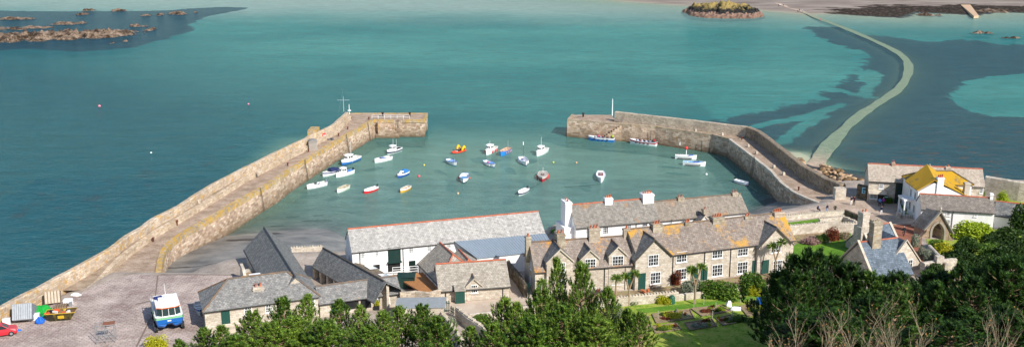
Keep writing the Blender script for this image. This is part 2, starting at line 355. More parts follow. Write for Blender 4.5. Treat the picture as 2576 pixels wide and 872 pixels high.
def gmesh(name, X, Y, Z, F, mat, attrs):
    me = bpy.data.meshes.new(name); me.vertices.add(X.size); me.vertices.foreach_set('co', np.stack([X.ravel(), Y.ravel(), Z.ravel()], 1).astype(np.float32).ravel())
    me.loops.add(F.size); me.loops.foreach_set('vertex_index', F.astype(np.int32).ravel()); me.polygons.add(len(F)); me.polygons.foreach_set('loop_start', np.arange(0, F.size, 4, dtype=np.int32))
    me.update(calc_edges=True); me.polygons.foreach_set('use_smooth', np.ones(len(F), bool))
    for k, v in attrs.items():
        at = me.attributes.new(k, 'FLOAT', 'POINT'); at.data.foreach_set('value', v.astype(np.float32).ravel())
    me.materials.append(mat); o = bpy.data.objects.new(name, me); link(o); o['kind'] = 'structure'; return o
def attr(t, n): a = t.n('Attribute'); a.attribute_name = n; return a.outputs['Fac']
# seabed
t = NT('seabed_sand_and_weed'); ob = t.coord('Object')
def weedmask(t, ob):
    wn = t.math('ADD', attr(t, 'weed'), t.math('MULTIPLY', t.math('SUBTRACT', t.noise(t.scalev(ob, (1, .6, 1)), .2, 7, .75), .5), 1.7))
    return t.ramp(wn, [(.40, 0.), (.58, 1.)])
wm = weedmask(t, ob)
sand = t.mix(attr(t, 'inh'), hh('b5b394'), hh('a09e8c')); sand = t.mix(t.noise(ob, .05, 4), sand, mx(hh('b5b394'), (.1, .2, .2), .5))
weedc = t.ramp(t.noise(ob, .5, 5, .7), [(.35, hh('060c16')), (.6, hh('0c1620')), (.75, hh('2a2018'))])
c = t.mix(wm, sand, weedc)
c = t.mix(t.math('MULTIPLY', attr(t, 'beach'), 1.0), c, t.ramp(t.noise(t.scalev(ob, (.3, 1, 1)), .12, 6), [(.3, hh('74675f')), (.5, hh('8f8278')), (.7, hh('a3978c'))]))
wk = t.math('ADD', attr(t, 'wrack'), t.math('MULTIPLY', t.math('SUBTRACT', t.noise(t.scalev(ob, (.35, 1, 1)), .14, 6, .75), .5), 1.6)); c = t.mix(t.ramp(wk, [(.5, 0.), (.58, 1.)]), c, t.ramp(t.noise(ob, .5, 4, .7), [(.3, hh('17130f')), (.55, hh('3a3026')), (.7, hh('8a7668'))]))
SEAB = t.pbr(c, .9, t.bump(t.noise(ob, 1.2, 4), .3, .2), spec=.1)
HOLE = (-111, 141, 21, 225)
X, Y, F = grid(-447, 483, 21, 1011, 3, (-111, 141, 21, 225))
h, d, f, c_ = terr(X, Y); wd, deep_and_dim, pale, inh, br = masks(X, Y)
h = np.where((X < -111) | (X > 141), h, h)
gmesh('seabed', X, Y, h, F, SEAB, dict(weed=wd*0, inh=inh, beach=sstep(-.3, .4, h)*sstep(300, 400, Y), wrack=sstep(300, 400, Y)*np.clip(sstep(165, 225, X-.12*(Y-600)*0)*sstep(3, -1, np.abs(f+14)/14-1)*.42 + .45*sstep(160, 200, X)*sstep(-60, -10, f)*sstep(8, 0, f), 0, 1)))
# village ground
t = NT('village_ground'); ob = t.coord('Object')
n1 = t.noise(ob, .35, 6, .65); n2 = t.noise(ob, 3.5, 4, .7); f = t.mix(.45, n1, n2)
cob = t.ramp(f, [(.3, hh('7d6f63')), (.5, hh('a89a8d')), (.7, hh('cdc2b6'))])
snd = t.ramp(t.noise(t.scalev(ob, (.8, 1.1, 1)), .28, 7, .6), [(.3, hh('5c5b58')), (.5, hh('7d7a74')), (.72, hh('9a948b'))])
gra = t.ramp(f, [(.3, hh('20330f')), (.55, hh('3b5518')), (.75, hh('6a7030'))])
c = t.mix(attr(t, 'grass'), cob, gra)
ws = t.math('ADD', attr(t, 'sand'), t.math('MULTIPLY', t.math('SUBTRACT', n2, .5), .5)); c = t.mix(t.ramp(ws, [(.4, 0.), (.6, 1.)]), c, snd)
wn = t.math('ADD', attr(t, 'weed'), t.math('MULTIPLY', t.math('SUBTRACT', t.noise(t.scalev(ob, (.6, 1.6, 1)), .9, 5, .7), .5), 1.3))
c = t.mix(t.ramp(wn, [(.45, 0.), (.6, .85)]), c, t.ramp(n2, [(.4, hh('1c1d1c')), (.7, hh('3f372b'))]))
GND = t.pbr(c, t.mix(attr(t, 'sand'), .95, .45), t.bump(n2, .5, .1), spec=.3)
X, Y, F = grid(-111, 141, 21, 225, 1); h, d, f, c_ = terr(X, Y); wd, deep_and_dim, pale, inh, br = masks(X, Y)
wl = sstep(1.2, .3, np.abs(h-1.3)*3+vnoise(X, Y, 5)*2)*.0
strand = sstep(.9, .2, np.abs(Y-P(600, 672, 2.2)[1]+(vnoise(X, Y, 9)-.5)*4))*(X < -20)*(d > 4)
wd = np.where((X > 45) & (h < 1.5), np.maximum(wd, .45), wd)
gmesh('ground', X, Y, h, F, GND, dict(grass=sstep(113.5, 111.5, Y)*(d <= 0), sand=np.where(X > 30, sstep(3.6, 2.6, h)*.75, sstep(2.9, 2.5, h)), weed=np.where(h < 2.2, np.maximum(wd, strand*.8), strand*.7)))
# water: a thin sheet with its own scatter, clearer where it is shallow
t = NT('sea_water'); ob = t.coord('Object')
wv = t.noise(t.scalev(ob, (.4, 1., 1)), .75, 4, .65, .5); wv2 = t.noise(t.scalev(ob, (.5, .9, 1)), .2, 3, .5); wv3 = t.noise(t.scalev(ob, (.5, 1, 1)), 3.2, 2, .6)
hg = t.math('ADD', t.math('ADD', wv, t.math('MULTIPLY', wv2, 1.2)), t.math('MULTIPLY', wv3, .35)); bm = t.bump(hg, 1.0, .42)
var = t.noise(t.scalev(ob, (.6, 1.3, 1)), .012, 5, .6)
tq = t.mix(t.ramp(var, [(.35, 0.), (.65, 1.)]), hh('247678'), hh('468f89'))
tq = t.mix(attr(t, 'pale'), tq, hh('94aaa2')); tq = t.mix(attr(t, 'inh'), tq, hh('729e92'))
tq = t.mix(attr(t, 'deep_and_dim'), tq, hh('005562')); tq = t.mix(t.math('MULTIPLY', t.math('MULTIPLY', weedmask(t, ob), attr(t, 'wd')), .93), tq, t.mix(t.noise(ob, .06, 4), hh('1c3a48'), hh('2a4c58')))
spk = t.ramp(t.noise(t.scalev(ob, (.4, 1, 1)), .45, 5, .75), [(.54, 0.), (.61, .6)]); tq = t.mix(t.math('MULTIPLY', spk, attr(t, 'wrk')), tq, hh('6a4a34'))
sm = t.noise(t.scalev(ob, (.4, 1.1, 1)), .3, 5, .75, .8); tq = t.mix(.5, tq, t.ramp(sm, [(.32, .28), (.68, .74)]), 'OVERLAY')  # light and dark of the ripples painted into the water colour
df = t.n('BsdfDiffuse'); t.set(df.inputs[0], tq)
tr = t.n('BsdfTransparent'); t.set(tr.inputs[0], t.mix(attr(t, 'opac'), (.97, .99, .98), (.62, .88, .86)))
m1 = t.n('MixShader'); t.set(m1.inputs[0], attr(t, 'opac')); t.set(m1.inputs[1], tr); t.set(m1.inputs[2], df)
gl = t.n('BsdfGlossy'); t.set(gl.inputs[0], (.82, .95, 1.)); gl.inputs['Roughness'].default_value = .12; t.set(gl.inputs['Normal'], bm)
fr = t.n('Fresnel'); fr.inputs[0].default_value = 1.33; t.set(fr.inputs['Normal'], bm)
m2 = t.n('MixShader'); t.set(m2.inputs[0], t.math('MULTIPLY', fr.outputs[0], .27)); t.set(m2.inputs[1], m1); t.set(m2.inputs[2], gl); t.t.links.new(m2.outputs[0], t.out.inputs[0]); WAT = t.m
X, Y, F = grid(-447, 483, 96, 1011, 3); h, d, f, c_ = terr(X, Y); wd, deep_and_dim, pale, inh, br = masks(X, Y); dep = np.maximum(0, -h)
kc = (h < .9)
F = F[kc.ravel()[F].any(1)]
gmesh('sea', X, Y, np.zeros_like(X), F, WAT, dict(opac=.04+.0*c_+(.70-.24*inh+.18*wd*(inh < .5))*(1-np.exp(-dep*.9))-.10*sstep(5, 1, c_), deep_and_dim=deep_and_dim, pale=pale, inh=inh, weed=wd, wrk=br*(wd > .5)*sstep(1, .3, inh), wd=np.where(inh > .5, 0, sstep(-.2, .8, dep)*1.0)))
# causeway: cobbled, drowned by the tide
def ribbon(name, pts, wid, mat, th=.5, kind='structure', dz=0):
    m = MB(); n = len(pts); L = []; Rr = []
    for i, p in enumerate(pts):
        dd = (pts[min(i+1, n-1)]-pts[max(i-1, 0)]); dd.z = 0; dd.normalize(); s = Vector((dd.y, -dd.x, 0)); ww = wid[i] if isinstance(wid, list) else wid
        L.append(p-s*ww/2+Vector((0, 0, dz))); Rr.append(p+s*ww/2+Vector((0, 0, dz)))
    for i in range(n-1):
        m.quad(L[i], Rr[i], Rr[i+1], L[i+1]); D = Vector((0, 0, -th))
        m.quad(L[i]+D, L[i], L[i+1]+D+Vector((0, 0, th)), L[i+1]+D); m.quad(Rr[i], Rr[i]+D, Rr[i+1]+D, Rr[i+1])
    o = m.build(name, mat); 
    if kind: o['kind'] = kind
    return o
def smooth(pts, k=4):
    out = []
    for i in range(len(pts)-1):
        p0, p1, p2, p3 = pts[max(i-1, 0)], pts[i], pts[i+1], pts[min(i+2, len(pts)-1)]
        for j in range(k):
            u = j/k; out.append(.5*((2*p1)+(-p0+p2)*u+(2*p0-5*p1+4*p2-p3)*u*u+(-p0+3*p1-3*p2+p3)*u**3))
    return out+[pts[-1]]
t = NT('causeway_cobbles'); ob = t.coord('Object'); n_ = t.mix(.5, t.noise(ob, .5, 5, .7), t.noise(t.coord('UV'), 2.5, 3)); sp = t.n('SeparateXYZ'); t.set(sp.inputs[0], t.n('NewGeometry').outputs['Position']); zm = t.ramp(t.math('ADD', t.math('ADD', sp.outputs[2], .35), t.math('MULTIPLY', t.math('SUBTRACT', n_, .5), .8)), [(.45, 0.), (.95, 1.)])
c = t.mix(zm, t.ramp(n_, [(.3, hh('667764')), (.5, hh('7b8b74')), (.7, hh('959f84'))]), t.ramp(n_, [(.3, hh('94806e')), (.5, hh('bda38e')), (.7, hh('d4c0ac'))])); CWM = t.pbr(c, .9, t.bump(n_, .6, .08), spec=.2)
cws = smooth(CW, 4); ribbon('causeway', cws, [3.2+.35*math.sin(i*.9)+.3*math.sin(i*2.3)+.8*(i < 12) for i in range(len(cws))], CWM)
# ------------------------------------------------------------ harbour piers
def strip(m, rows, closed=False):
    """rows: list of cross sections (same length); skin them"""
    n = len(rows[0])
    for i in range(len(rows)-1):
        for k in range(n-1): m.quad(rows[i][k], rows[i+1][k], rows[i+1][k+1], rows[i][k+1])
def wob(p, a=.12, s=.35):
    p = Vector(p); n = noise.noise_vector(p*s)*a; return p + Vector((n.x, n.y, n.z*.6))
IT = yx([(945, 300), (912, 318), (858, 348), (794, 387), (723, 430), (693, 453), (567, 527), (476, 580), (436, 605), (415, 632), (408, 655), (404, 690)], 4.5)
DO = yx([(875, 288), (867, 303), (824, 338), (778, 372), (723, 402), (643, 443), (547, 504), (456, 560), (380, 605), (314, 655), (262, 700), (230, 730), (150, 775)], 4.5)
lp = thing('harbour_pier', (-50, 200, 0), 'long stone west pier running out from the yard and bending right at its far end', 'pier', 'stone harbour piers')
YE = P(404, 690, 4.5).y; YH = P(945, 303, 4.5).y; ys = np.linspace(YE, YH, 46)
m = MB(); rows = []
for y in ys:
    x = IT(y); rows.append([Vector((x+.9, y, -2.5)), wob((x+.35, y, 1.6)), wob((x+.12, y, 3.7))])
strip(m, rows); a = rows[0]; m.quad(a[0], a[1], a[1]+Vector((-3, 0, 0)), a[0]+Vector((-3, 0, 0))); m.build('quay_wall', PIERW, lp)
m = MB(); rows = []
for y in ys:
    x = IT(y); h = .0 + (.5 if y < YE+45 else .25)*1; rows.append([wob((x+.12, y, 3.7)), wob((x+.1, y, 4.55+h*.2)), wob((x-.75, y, 4.6+h*.2)), Vector((x-.8, y, 4.45))])
strip(m, rows); m.build('coping', PIERT, lp)
m = MB(); rows = []
for y in ys: rows.append([Vector((IT(y)-.7, y, 4.5)), Vector(((IT(y)+DO(y))/2, y, 4.58)), Vector((DO(y)-.3, y, 4.52))])
strip(m, rows)
hx0, hx1 = P(873, 290, 4.5).x-.2, P(1070, 300, 4.5).x; hy0, hy1 = P(1000, 303, 4.5).y, P(1000, 286, 4.5).y
m.box(hx0+.3, hx1-.5, hy0+.4, hy1-.4, 3.6, 4.56); m.build('deck', DECK, lp)
yo = np.linspace(P(-160, 850, 7).y, P(868, 278, 7).y, 70); ydo = P(150, 775, 4.5).y
YLO = P(245, 715, 4.5).y
m = MB(); rows = []; rows2 = []
for y in yo:
    o = PO(y); i = o+.9; step = 1 if y > YLO else 0
    top = 7.0 - .5*sstep(215, 258, y)
    zi = 5.6 if y > YLO+12 else 4.9
    rows.append([wob((i+.06, y, zi-.6), .05), wob((i, y, top-.05), .15), wob((i-.15, y, top+.1), .15), wob((o+.1, y, top+.1), .15), wob((o, y, top-.1), .15), wob((o-.8, y, 3), .2), Vector((o-1.8, y, -3))])
strip(m, rows); e = rows[-1]; m.add(e, [tuple(range(len(e)))]); m.build('parapet', m_stone('parapet_stone', (hh('9f8c79'), hh('cbb8a2'), hh('e6d8c4')), .7, .32, .03, lichen=.36, licol=hh('c0954a')), lp)
m = MB(); rows = []; rows3 = []
for y in yo:
    if y < YLO-4: continue
    a = max(DO(y), PO(y)+1.6); k = float(sstep(YLO, YLO+10, y))
    rows.append([Vector((a+.1, y, 4.4)), wob((a, y, 4.8+.75*k), .12), wob((a-.55, y, 4.95+.7*k), .12)]); rows3.append([rows[-1][-1], Vector((PO(y)+.5, y, 5.0+.6*k))])
strip(m, rows); m3 = MB(); strip(m3, rows3); m3.build('ledge_walk', m_ground('ledge_paving', [(.3, hh('6f6052')), (.5, hh('9c8975')), (.7, hh('c0ae99'))], .6, 3, .6), lp); m.build('ledge', m_stone('ledge_stone', (hh('9a8874'), hh('c8b49b'), hh('e0d0ba')), .9, .4, .03, lichen=.2, licol=hh('b0853e')), lp)
# head
m = MB(); n = 14
def wallrun(m, pts, zt, zb, batter=.5, out=None, st=1.2):
    """stone wall face along a polyline, top at pts, battered outward (to the right of travel)"""
    rows = []
    for i in range(len(pts)-1):
        a = Vector((*pts[i], 0)); b = Vector((*pts[i+1], 0)); L = (b-a).length; k = max(1, int(L/st)); s = (b-a).normalized(); s = Vector((s.y, -s.x, 0))
        for j in range(k+(i == len(pts)-2)):
            p = a.lerp(b, j/k); rows.append([p+s*batter+Vector((0, 0, zb)), wob(p+s*batter*.35+Vector((0, 0, (zt+zb)/2+1)), .1), wob(p+s*.05+Vector((0, 0, zt)), .1)])
    strip(m, rows); return m
wallrun(m, [(hx1, hy1), (hx0-.5, hy1)][::-1], 4.55, -2.5); wallrun(m, [(hx0-.5, hy1), (hx1, hy1), (hx1, hy0), (IT(YH)+.1, hy0)], 4.5, -2.5)
m.build('head_wall', PIERW, lp)
m = MB(); sx = P(1003, 300, 4.5).x
for x0, x1 in ((IT(YH), sx-1.2), (sx+1.2, hx1)): m.box(x0, x1+.03, hy0-.06, hy0+.6, 3.9, 4.72)
m.box(hx1-.6, hx1+.06, hy0+.6, hy1+.05, 3.9, 4.74); m.box(hx0, hx1-.6, hy1-.55, hy1+.07, 3.9, 4.72); m.build('head_coping', PIERT, lp)
def ladder(parent, px, py0, py1, x=None, y=None, z0=.1, z1=4.9, nx=0, ny=-1, w=.5, name='ladder'):
    tx, ty = -ny, nx; m = MB()
    for s in (-1, 1): m.tube([(x+tx*w/2*s+nx*(.25+.55*(1-(z-z0)/(z1-z0))), y+ty*w/2*s+ny*(.25+.55*(1-(z-z0)/(z1-z0))), z) for z in (z0, z1)], .045, 5)
    z = z0+.3
    while z < z1:
        o = .25+.55*(1-(z-z0)/(z1-z0)); m.tube([(x+tx*w/2*s+nx*o, y+ty*w/2*s+ny*o, z) for s in (-1, 1)], .03, 4); z += .3
    return m.build(name, paint('5b5348', .7), parent)
ladder(lp, 0, 0, 0, sx, hy0, z1=4.9)
for py in (300, 330, 393, 465): 
    y = P(900, py+12, 4.5).y; ladder(lp, 0, 0, 0, IT(y), y, nx=1, ny=0)
def railing(name, pts, parent, h=1.0, mat=None, r=.035, st=1.6, rails=2, thick=5):
    m = MB()
    for i in range(len(pts)-1):
        a, b = Vector(pts[i]), Vector(pts[i+1]); k = max(1, round((b-a).length/st))
        for j in range(k+1): p = a.lerp(b, j/k); m.tube([p, p+Vector((0, 0, h))], r, thick)
        for q in range(rails): z = Vector((0, 0, h*(q+1)/rails)); m.tube([a+z, b+z], r, thick)
    return m.build(name, mat or GALV, parent)
railing('railing', [(P(935, 300, 4.6).x, hy0+1.7, 4.56), (P(1030, 300, 4.6).x, hy0+1.7, 4.56)], lp, mat=WHITE2, r=.05)
m = MB(); m.frame((IT(YH)+.5, hy0-.95, -1), (5.5, 0, 0), (0, .9, 0), (0, 0, 2)); 
for k in range(9): m.box(IT(YH)+1.2+k*.62, IT(YH)+1.82+k*.62, hy0-.98, hy0-.08, -1, 4.3-k*.36)
m.build('steps', PIERW, lp)
# refuge hut on the parapet and the small shelter
m = MB(); a = P(776, 333, 7); b = P(800, 326, 7); m.cbox((a.x+.9, (a.y+b.y)/2, 5.4), (0, 1), 4.5, 2.0, 2.2); m.build('refuge', PIERT, lp)
# right pier --------------------------------------------------
rp = thing('harbour_pier', (45, 230, 0), 'stone east pier bending back to shore, with lichen yellow parapet and orange life ring', 'pier', 'stone harbour piers')
a0 = P(1427, 302, 4.4); a1 = P(1650, 320, 4.4); a2 = P(1791, 340, 4.4); C = P(1833, 350, 4.4)
Bp = [P(x, y, 4.4) for x, y in [(1833, 350), (1889, 392), (1939, 432), (1963, 460), (1993, 482), (2027, 499), (2080, 518)]]
far0 = P(1438, 289, 4.4)
pa = [P(x, y, 6.9) for x, y in [(1546, 282), (1744, 304), (1877, 320)]]          # parapet front top, first arm
pb = [P(x, y, 7.0) for x, y in [(1877, 320), (1903, 330), (1961, 375), (2015, 417), (2075, 450), (2112, 464)]]
m = MB(); wallrun(m, [(p.x, p.y) for p in (far0, a0)][::1], 4.4, -2.5); wallrun(m, [(p.x, p.y) for p in (a0, a1, a2, C)][::1][::-1][::-1], 4.4, -2.5)
wallrun(m, [(p.x, p.y) for p in Bp], 4.4, -2.5, .5); m.build('quay_wall', PIERW, rp)
m = MB()
def coping(m, pts, wid=.7, z0=-.45, z1=.2, side=1):
    rows = []
    for i, p in enumerate(pts):
        d = (pts[min(i+1, len(pts)-1)]-pts[max(i-1, 0)]); d.z = 0; d.normalize(); s = Vector((d.y, -d.x, 0))*side
        rows.append([p+s*.06+Vector((0, 0, z0)), wob(p+s*.06+Vector((0, 0, z1)), .08), wob(p-s*wid+Vector((0, 0, z1)), .08), p-s*wid+Vector((0, 0, z0))])
    strip(m, rows)
def dense(pts, st=1.5):
    out = []
    for i in range(len(pts)-1):
        k = max(1, int((pts[i+1]-pts[i]).length/st))
        for j in range(k): out.append(pts[i].lerp(pts[i+1], j/k))
    return out+[pts[-1]]
coping(m, dense([far0, a0])); coping(m, dense([a0, a1, a2, C])); m.build('head_coping', m_stone('coping_east', (hh('8b7a66'), hh('b8a68e'), hh('d3c3aa')), .8, .5, .03, lichen=.22, licol=hh('b98f3a')), rp)
m = MB(); coping(m, dense(Bp), .6, -.4, .14); m.build('coping', GRP, rp)
m = MB(); back = [Vector((p.x+(.5 if i else 0), p.y+1.2, 4.42)) for i, p in enumerate(pa)]; fa = [Vector((p.x, p.y, 4.42)) for p in (a0, P(1555, 312, 4.4), a1, a2, C)]
F0 = Vector((far0.x, far0.y, 4.42)); cn = Vector((pb[0].x, pb[0].y+.5, 4.42))
m.add([F0, fa[0], fa[1], Vector((back[0].x, far0.y, 4.42))], [(0, 1, 2, 3)]); m.add([back[0], fa[1], fa[2], back[1]], [(0, 1, 2, 3)]); m.add([back[1], fa[2], fa[3], fa[4], cn], [(0, 1, 2, 3, 4)])
B2 = [Vector((p.x, p.y, 4.42)) for p in dense(Bp)]; pbd = dense(pb)
for i in range(len(B2)-1):
    f0 = i/(len(B2)-1); f1 = (i+1)/(len(B2)-1); g = lambda f: (lambda q: Vector((q.x+.4, q.y, 4.42)))(pbd[0].lerp(pbd[0], 0) if f <= 0 else pbd[min(int(f*(len(pbd)-1)), len(pbd)-2)].lerp(pbd[min(int(f*(len(pbd)-1))+1, len(pbd)-1)], f*(len(pbd)-1)-min(int(f*(len(pbd)-1)), len(pbd)-2)))
    m.quad(B2[i], B2[i+1], g(f1), g(f0))
m.build('deck', DECK, rp)
def pwall(pts, th, zb, side, ztop=0):
    m = MB(); rows = []
    for i, p in enumerate(pts):
        d = (pts[min(i+1, len(pts)-1)]-pts[max(i-1, 0)]); d.z = 0; d.normalize(); s = Vector((-d.y, d.x, 0))
        rows.append([Vector((p.x, p.y, zb))-s*.1, wob(p, .1), wob(p+s*.2+Vector((0, 0, .1)), .1), wob(p+s*(th-.2)+Vector((0, 0, .12)), .1), wob(p+s*th, .1), Vector((p.x, p.y, -2.5))+s*(th+1.4)])
    strip(m, rows)
    for r in (rows[0], rows[-1]): m.add(r, [tuple(range(6))])
    return m
m = pwall(dense(pa, 1), 1.1, 4.3, 1); m.build('parapet', GR, rp)
m = pwall(dense(pb, 1), 1.3, 4.2, 1); m.build('parapet', m_stone('parapet_east', (hh('665b4f'), hh('988876'), hh('baa993')), .6, .3, lichen=.22, licol=hh('b98f3a')), rp)
e = P(2112, 500, 5); m = MB(); m.cbox((e.x-.1, e.y, 4.3), (1, 0), 2.0, 1.4, 2.9); m.build('end_pillar', GRP, rp)
m = MB(); m.cbox(onplane(2090, 476, (e.x-2.6, e.y+1.5, 0), Vector((-.6, -.8, 0)))-Vector((0, 0, .6)), (.8, -.6), .01, .01, .01)
for px, py in ((1650, 322), (1790, 342)):
    q = P(px, py, 4.4); ladder(rp, 0, 0, 0, q.x, q.y, nx=.1, ny=-.99)
q = P(1899, 399, 4.4); ladder(rp, 0, 0, 0, q.x, q.y, nx=-.9, ny=-.4)
q0 = P(1535, 307, 4.5); q1 = P(1566, 311, 4.5); railing('railing', [(q0.x, q0.y+1.6, 4.45), (q1.x, q1.y+1.6, 4.45), (q1.x, q1.y+.2, 4.45)], rp)
m = MB()
for k in range(8): m.box(q1.x-.3-(k+1)*.6, q1.x-.3-k*.6, q1.y-.85, q1.y+.3, -1, 4.1-k*.42)
m.build('steps', PIERW, rp)
m = MB(); a = P(1565, 308, 4.2); m.tube([Vector((a.x, a.y-.1, 4.2)), Vector((a.x+1, a.y-.8, 3.4)), P(1590, 345, .9)], .05, 5); m.build('mooring_rope', RUST, rp)
def chain(pts, mat, label, name='mooring_chain'):
    pts = [Vector(p) for p in pts]; o = MB().tube(smooth(pts, 5), .045, 4).build(name, mat); tag(o, label, 'mooring line'); return o
m = MB(); pts = [P(1648, 357, .5)+Vector((0, -.3, 0)), P(1690, 368, .6), P(1740, 372, .4), P(1770, 360, 1.4), P(1782, 343, 3.6)]; m.tube(smooth([p+Vector((0, -.35, 0)) for p in pts], 4), .05, 4); m.build('mooring_chain', RUST, rp)
# furniture on the piers
def bollard(p, s=1, col=None, name='bollard'):
    m = MB(); m.tube([p, p+Vector((0, 0, .5*s)), p+Vector((0, 0, .52*s)), p+Vector((0, 0, .72*s)), p+Vector((0, 0, .75*s))], [.15*s, .14*s, .23*s, .23*s, .1*s], 8); return m.build(name, col or RUST)
LBW = [(884, 297, 'rusty bollard close to the far corner of the west pier'), (928, 297, 'rusty bollard where the west pier bends into its head'), (875, 322, 'rusty bollard on the bend below the mast'), (852, 338, 'rusty bollard above the quay ladders of the west pier'),
       (632, 415, 'rusty bollard below the grey hut on the west pier'), (776, 378, 'rusty bollard beside the grey hut'), (445, 562, 'thick rusty bollard halfway down the west pier'), (386, 603, 'rusty bollard nearest the yard on the west pier'),
       (724, 413, 'rusty bollard at the middle of the west pier')]
for i, (x, y, l) in enumerate(LBW): tag(bollard(P(x, y+4, 4.56), 1.3 if 'thick' in l else 1.0), l, 'bollard', 'rusty bollards on the piers')
for x, y, l in [(963, 292, 'dark bollard by the white railing on the west pier head'), (1031, 292, 'dark bollard nearest the tip of the west pier head')]: tag(bollard(P(x, y, 4.7), 1.5, paint('3a2c28', .7)), l, 'bollard', 'rusty bollards on the piers')
tag(bollard(P(1467, 294, 4.6), 1.5, paint('3a2c28', .7)), 'dark bollard nearest the tip of the east pier', 'bollard', 'rusty bollards on the piers')
for x, y, l in [(1616, 311, 'rusty bollard left of the orange life ring'), (1672, 318, 'rusty bollard right of the orange life ring'), (1866, 351, 'rusty bollard at the corner of the east pier'), (2009, 478, 'rusty bollard on the shore arm of the east pier')]: tag(bollard(P(x, y, 4.5)), l, 'bollard', 'rusty bollards on the piers')
for i, (x, y) in enumerate([(1750, 328), (1817, 337), (1882, 366), (1903, 384), (1947, 419), (1971, 437), (653, 433), (580, 447), (501, 508), (2000, 415)][:9]):
    l = ['first granite block along the cross arm of the east pier', 'granite block nearest the corner of the east pier', 'granite block just past the east pier corner', 'second granite block past the east pier corner', 'third granite block past the east pier corner', 'granite block farthest down the shore arm of the east pier', 'pale granite block on the west pier ledge nearest the hut', 'pale granite block at the middle of the west pier ledge', 'pale granite block lowest on the west pier ledge'][i]
    z = 4.5 if i < 6 else 5.55; p = P(x, y+3, z); m = MB(); m.cbox(p, (1, .3), .5, .5, .55); m.prism([p+Vector((-.2, -.2, .55)), p+Vector((.2, -.2, .55)), p+Vector((.2, .2, .55)), p+Vector((-.2, .2, .55))], .12); tag(m.build('mooring_stone', GRP), l, 'mooring stone', 'granite mooring stones')
def mast(px, py, z, ytop, mat, label, r=.09, cross=None, name='mast'):
    b = P(px, py, z); n = Vector((0, 1, 0)); t = onplane(px, ytop, b, n); o = thing(name, b, label, 'mast'); m = MB(); m.tube([b, Vector((b.x, b.y, t.z))], [r, r*.6], 7); m.build('pole', mat, o)
    if cross: c = onplane(px, cross, b, n); MB().tube([(b.x-1.6, b.y, c.z), (b.x+1.6, b.y, c.z)], r*.6, 5).build('yardarm', mat, o)
    return o
o = mast(865, 281, 7, 242, paint('b9c4c6'), 'thin pale signal mast with crossbar on the west pier parapet', .07, 252)
MB().tube([(o.location.x-1.4, o.location.y, 6.6), (o.location.x, o.location.y, 13.0)], .015, 3).build('stay', GALV, o)
o = mast(879, 288, 4.5, 262, WHITE2, 'white tapering light post at the corner of the west pier', .12); b = o.location; MB().tube([b+Vector((0, 0, 1)), b+Vector((0, 0, 1.2))], .5, 10).build('drum', WHITE2, o)
mast(1540, 291, 4.5, 249, WHITE2, 'tall white pole standing at the start of the east pier parapet', .16)
def liferings(p, label, s=1, face=(0, -1)):
    o = thing('lifebuoy_station', p, label, 'lifebuoy'); m = MB(); n = 16; ax = Vector((-face[1], face[0], 0)); c = p+Vector((0, 0, 1.2*s)); fv = Vector((*face, 0))*.12; rows = [c+fv+ax*math.cos(2*math.pi*k/n)*.42*s+Vector((0, 0, math.sin(2*math.pi*k/n)*.42*s)) for k in range(n+1)]
    m.tube(rows, .14*s, 6, False); m.build('ring', paint('d8302c'), o)
    m = MB(); m.cbox(c-Vector((0, 0, .55*s)), ax, 1.15*s, .12, 1.1*s); m.build('backboard', paint('e35a50'), o)
    m = MB(); 
    for k in (-1, 1): m.cbox(c+fv*2+ax*k*.2*s-Vector((0, 0, .28*s)), ax, .16*s, .08, .56*s)
    m.build('band', WHITE2, o); return o
p = onplane(1637, 302, pa[0], Vector((-.3, -1, 0)).normalized()); p.z -= 1.2; liferings(p+Vector((-.1, -.3, 0)), 'orange life ring on a red board fixed to the east pier parapet', 1.2)
p = P(815, 353, 4.5); liferings(p, 'red lifebuoy cabinet standing near the grey hut on the west pier', 1.0, (.8, -.6))
p = P(788, 378, 4.55); o = thing('pier_hut', p, 'small grey curved roof hut standing on the west pier', 'hut'); ax = Vector((.97, .24, 0)); ay = Vector((-.24, .97, 0))
m = MB(); m.cbox(p+ay*.8, ax, 1.9, 2.2, 1.9); m.build('wall', m_plain('grey_boards', hh('a79f96'), .85, .15, 3), o)
m = MB(); rows = []
for k in range(7): a = math.pi*k/6; c = p+ay*.8-ax*1.05*math.cos(a)+Vector((0, 0, 1.9+.5*math.sin(a))); rows.append([c-ay*1.2, c+ay*1.2])
strip(m, rows); m.add([r[0] for r in rows], [tuple(range(6, -1, -1))]); m.build('roof', m_plain('grey_felt', hh('8f8a84'), .9), o)
for k in (-.3, .3): MB().cbox(p-ay*.32+ax*k*1.4+Vector((0, 0, .15)), ax, .75, .04, 1.6).build('door', m_plain('grey_door', hh('9b938a'), .8), o)
m = MB(); q = P(826, 352, 4.55)
for k in range(3): m.cbox(q+Vector((k*.5, (k % 2)*.4, 0)), (1, k*.3), .45, .35, .3+.1*k)
tag(m.build('fishing_gear', paint('5a5a5a', .8)), 'low heap of dark pots and gear beside the red lifebuoy cabinet', 'fishing gear')
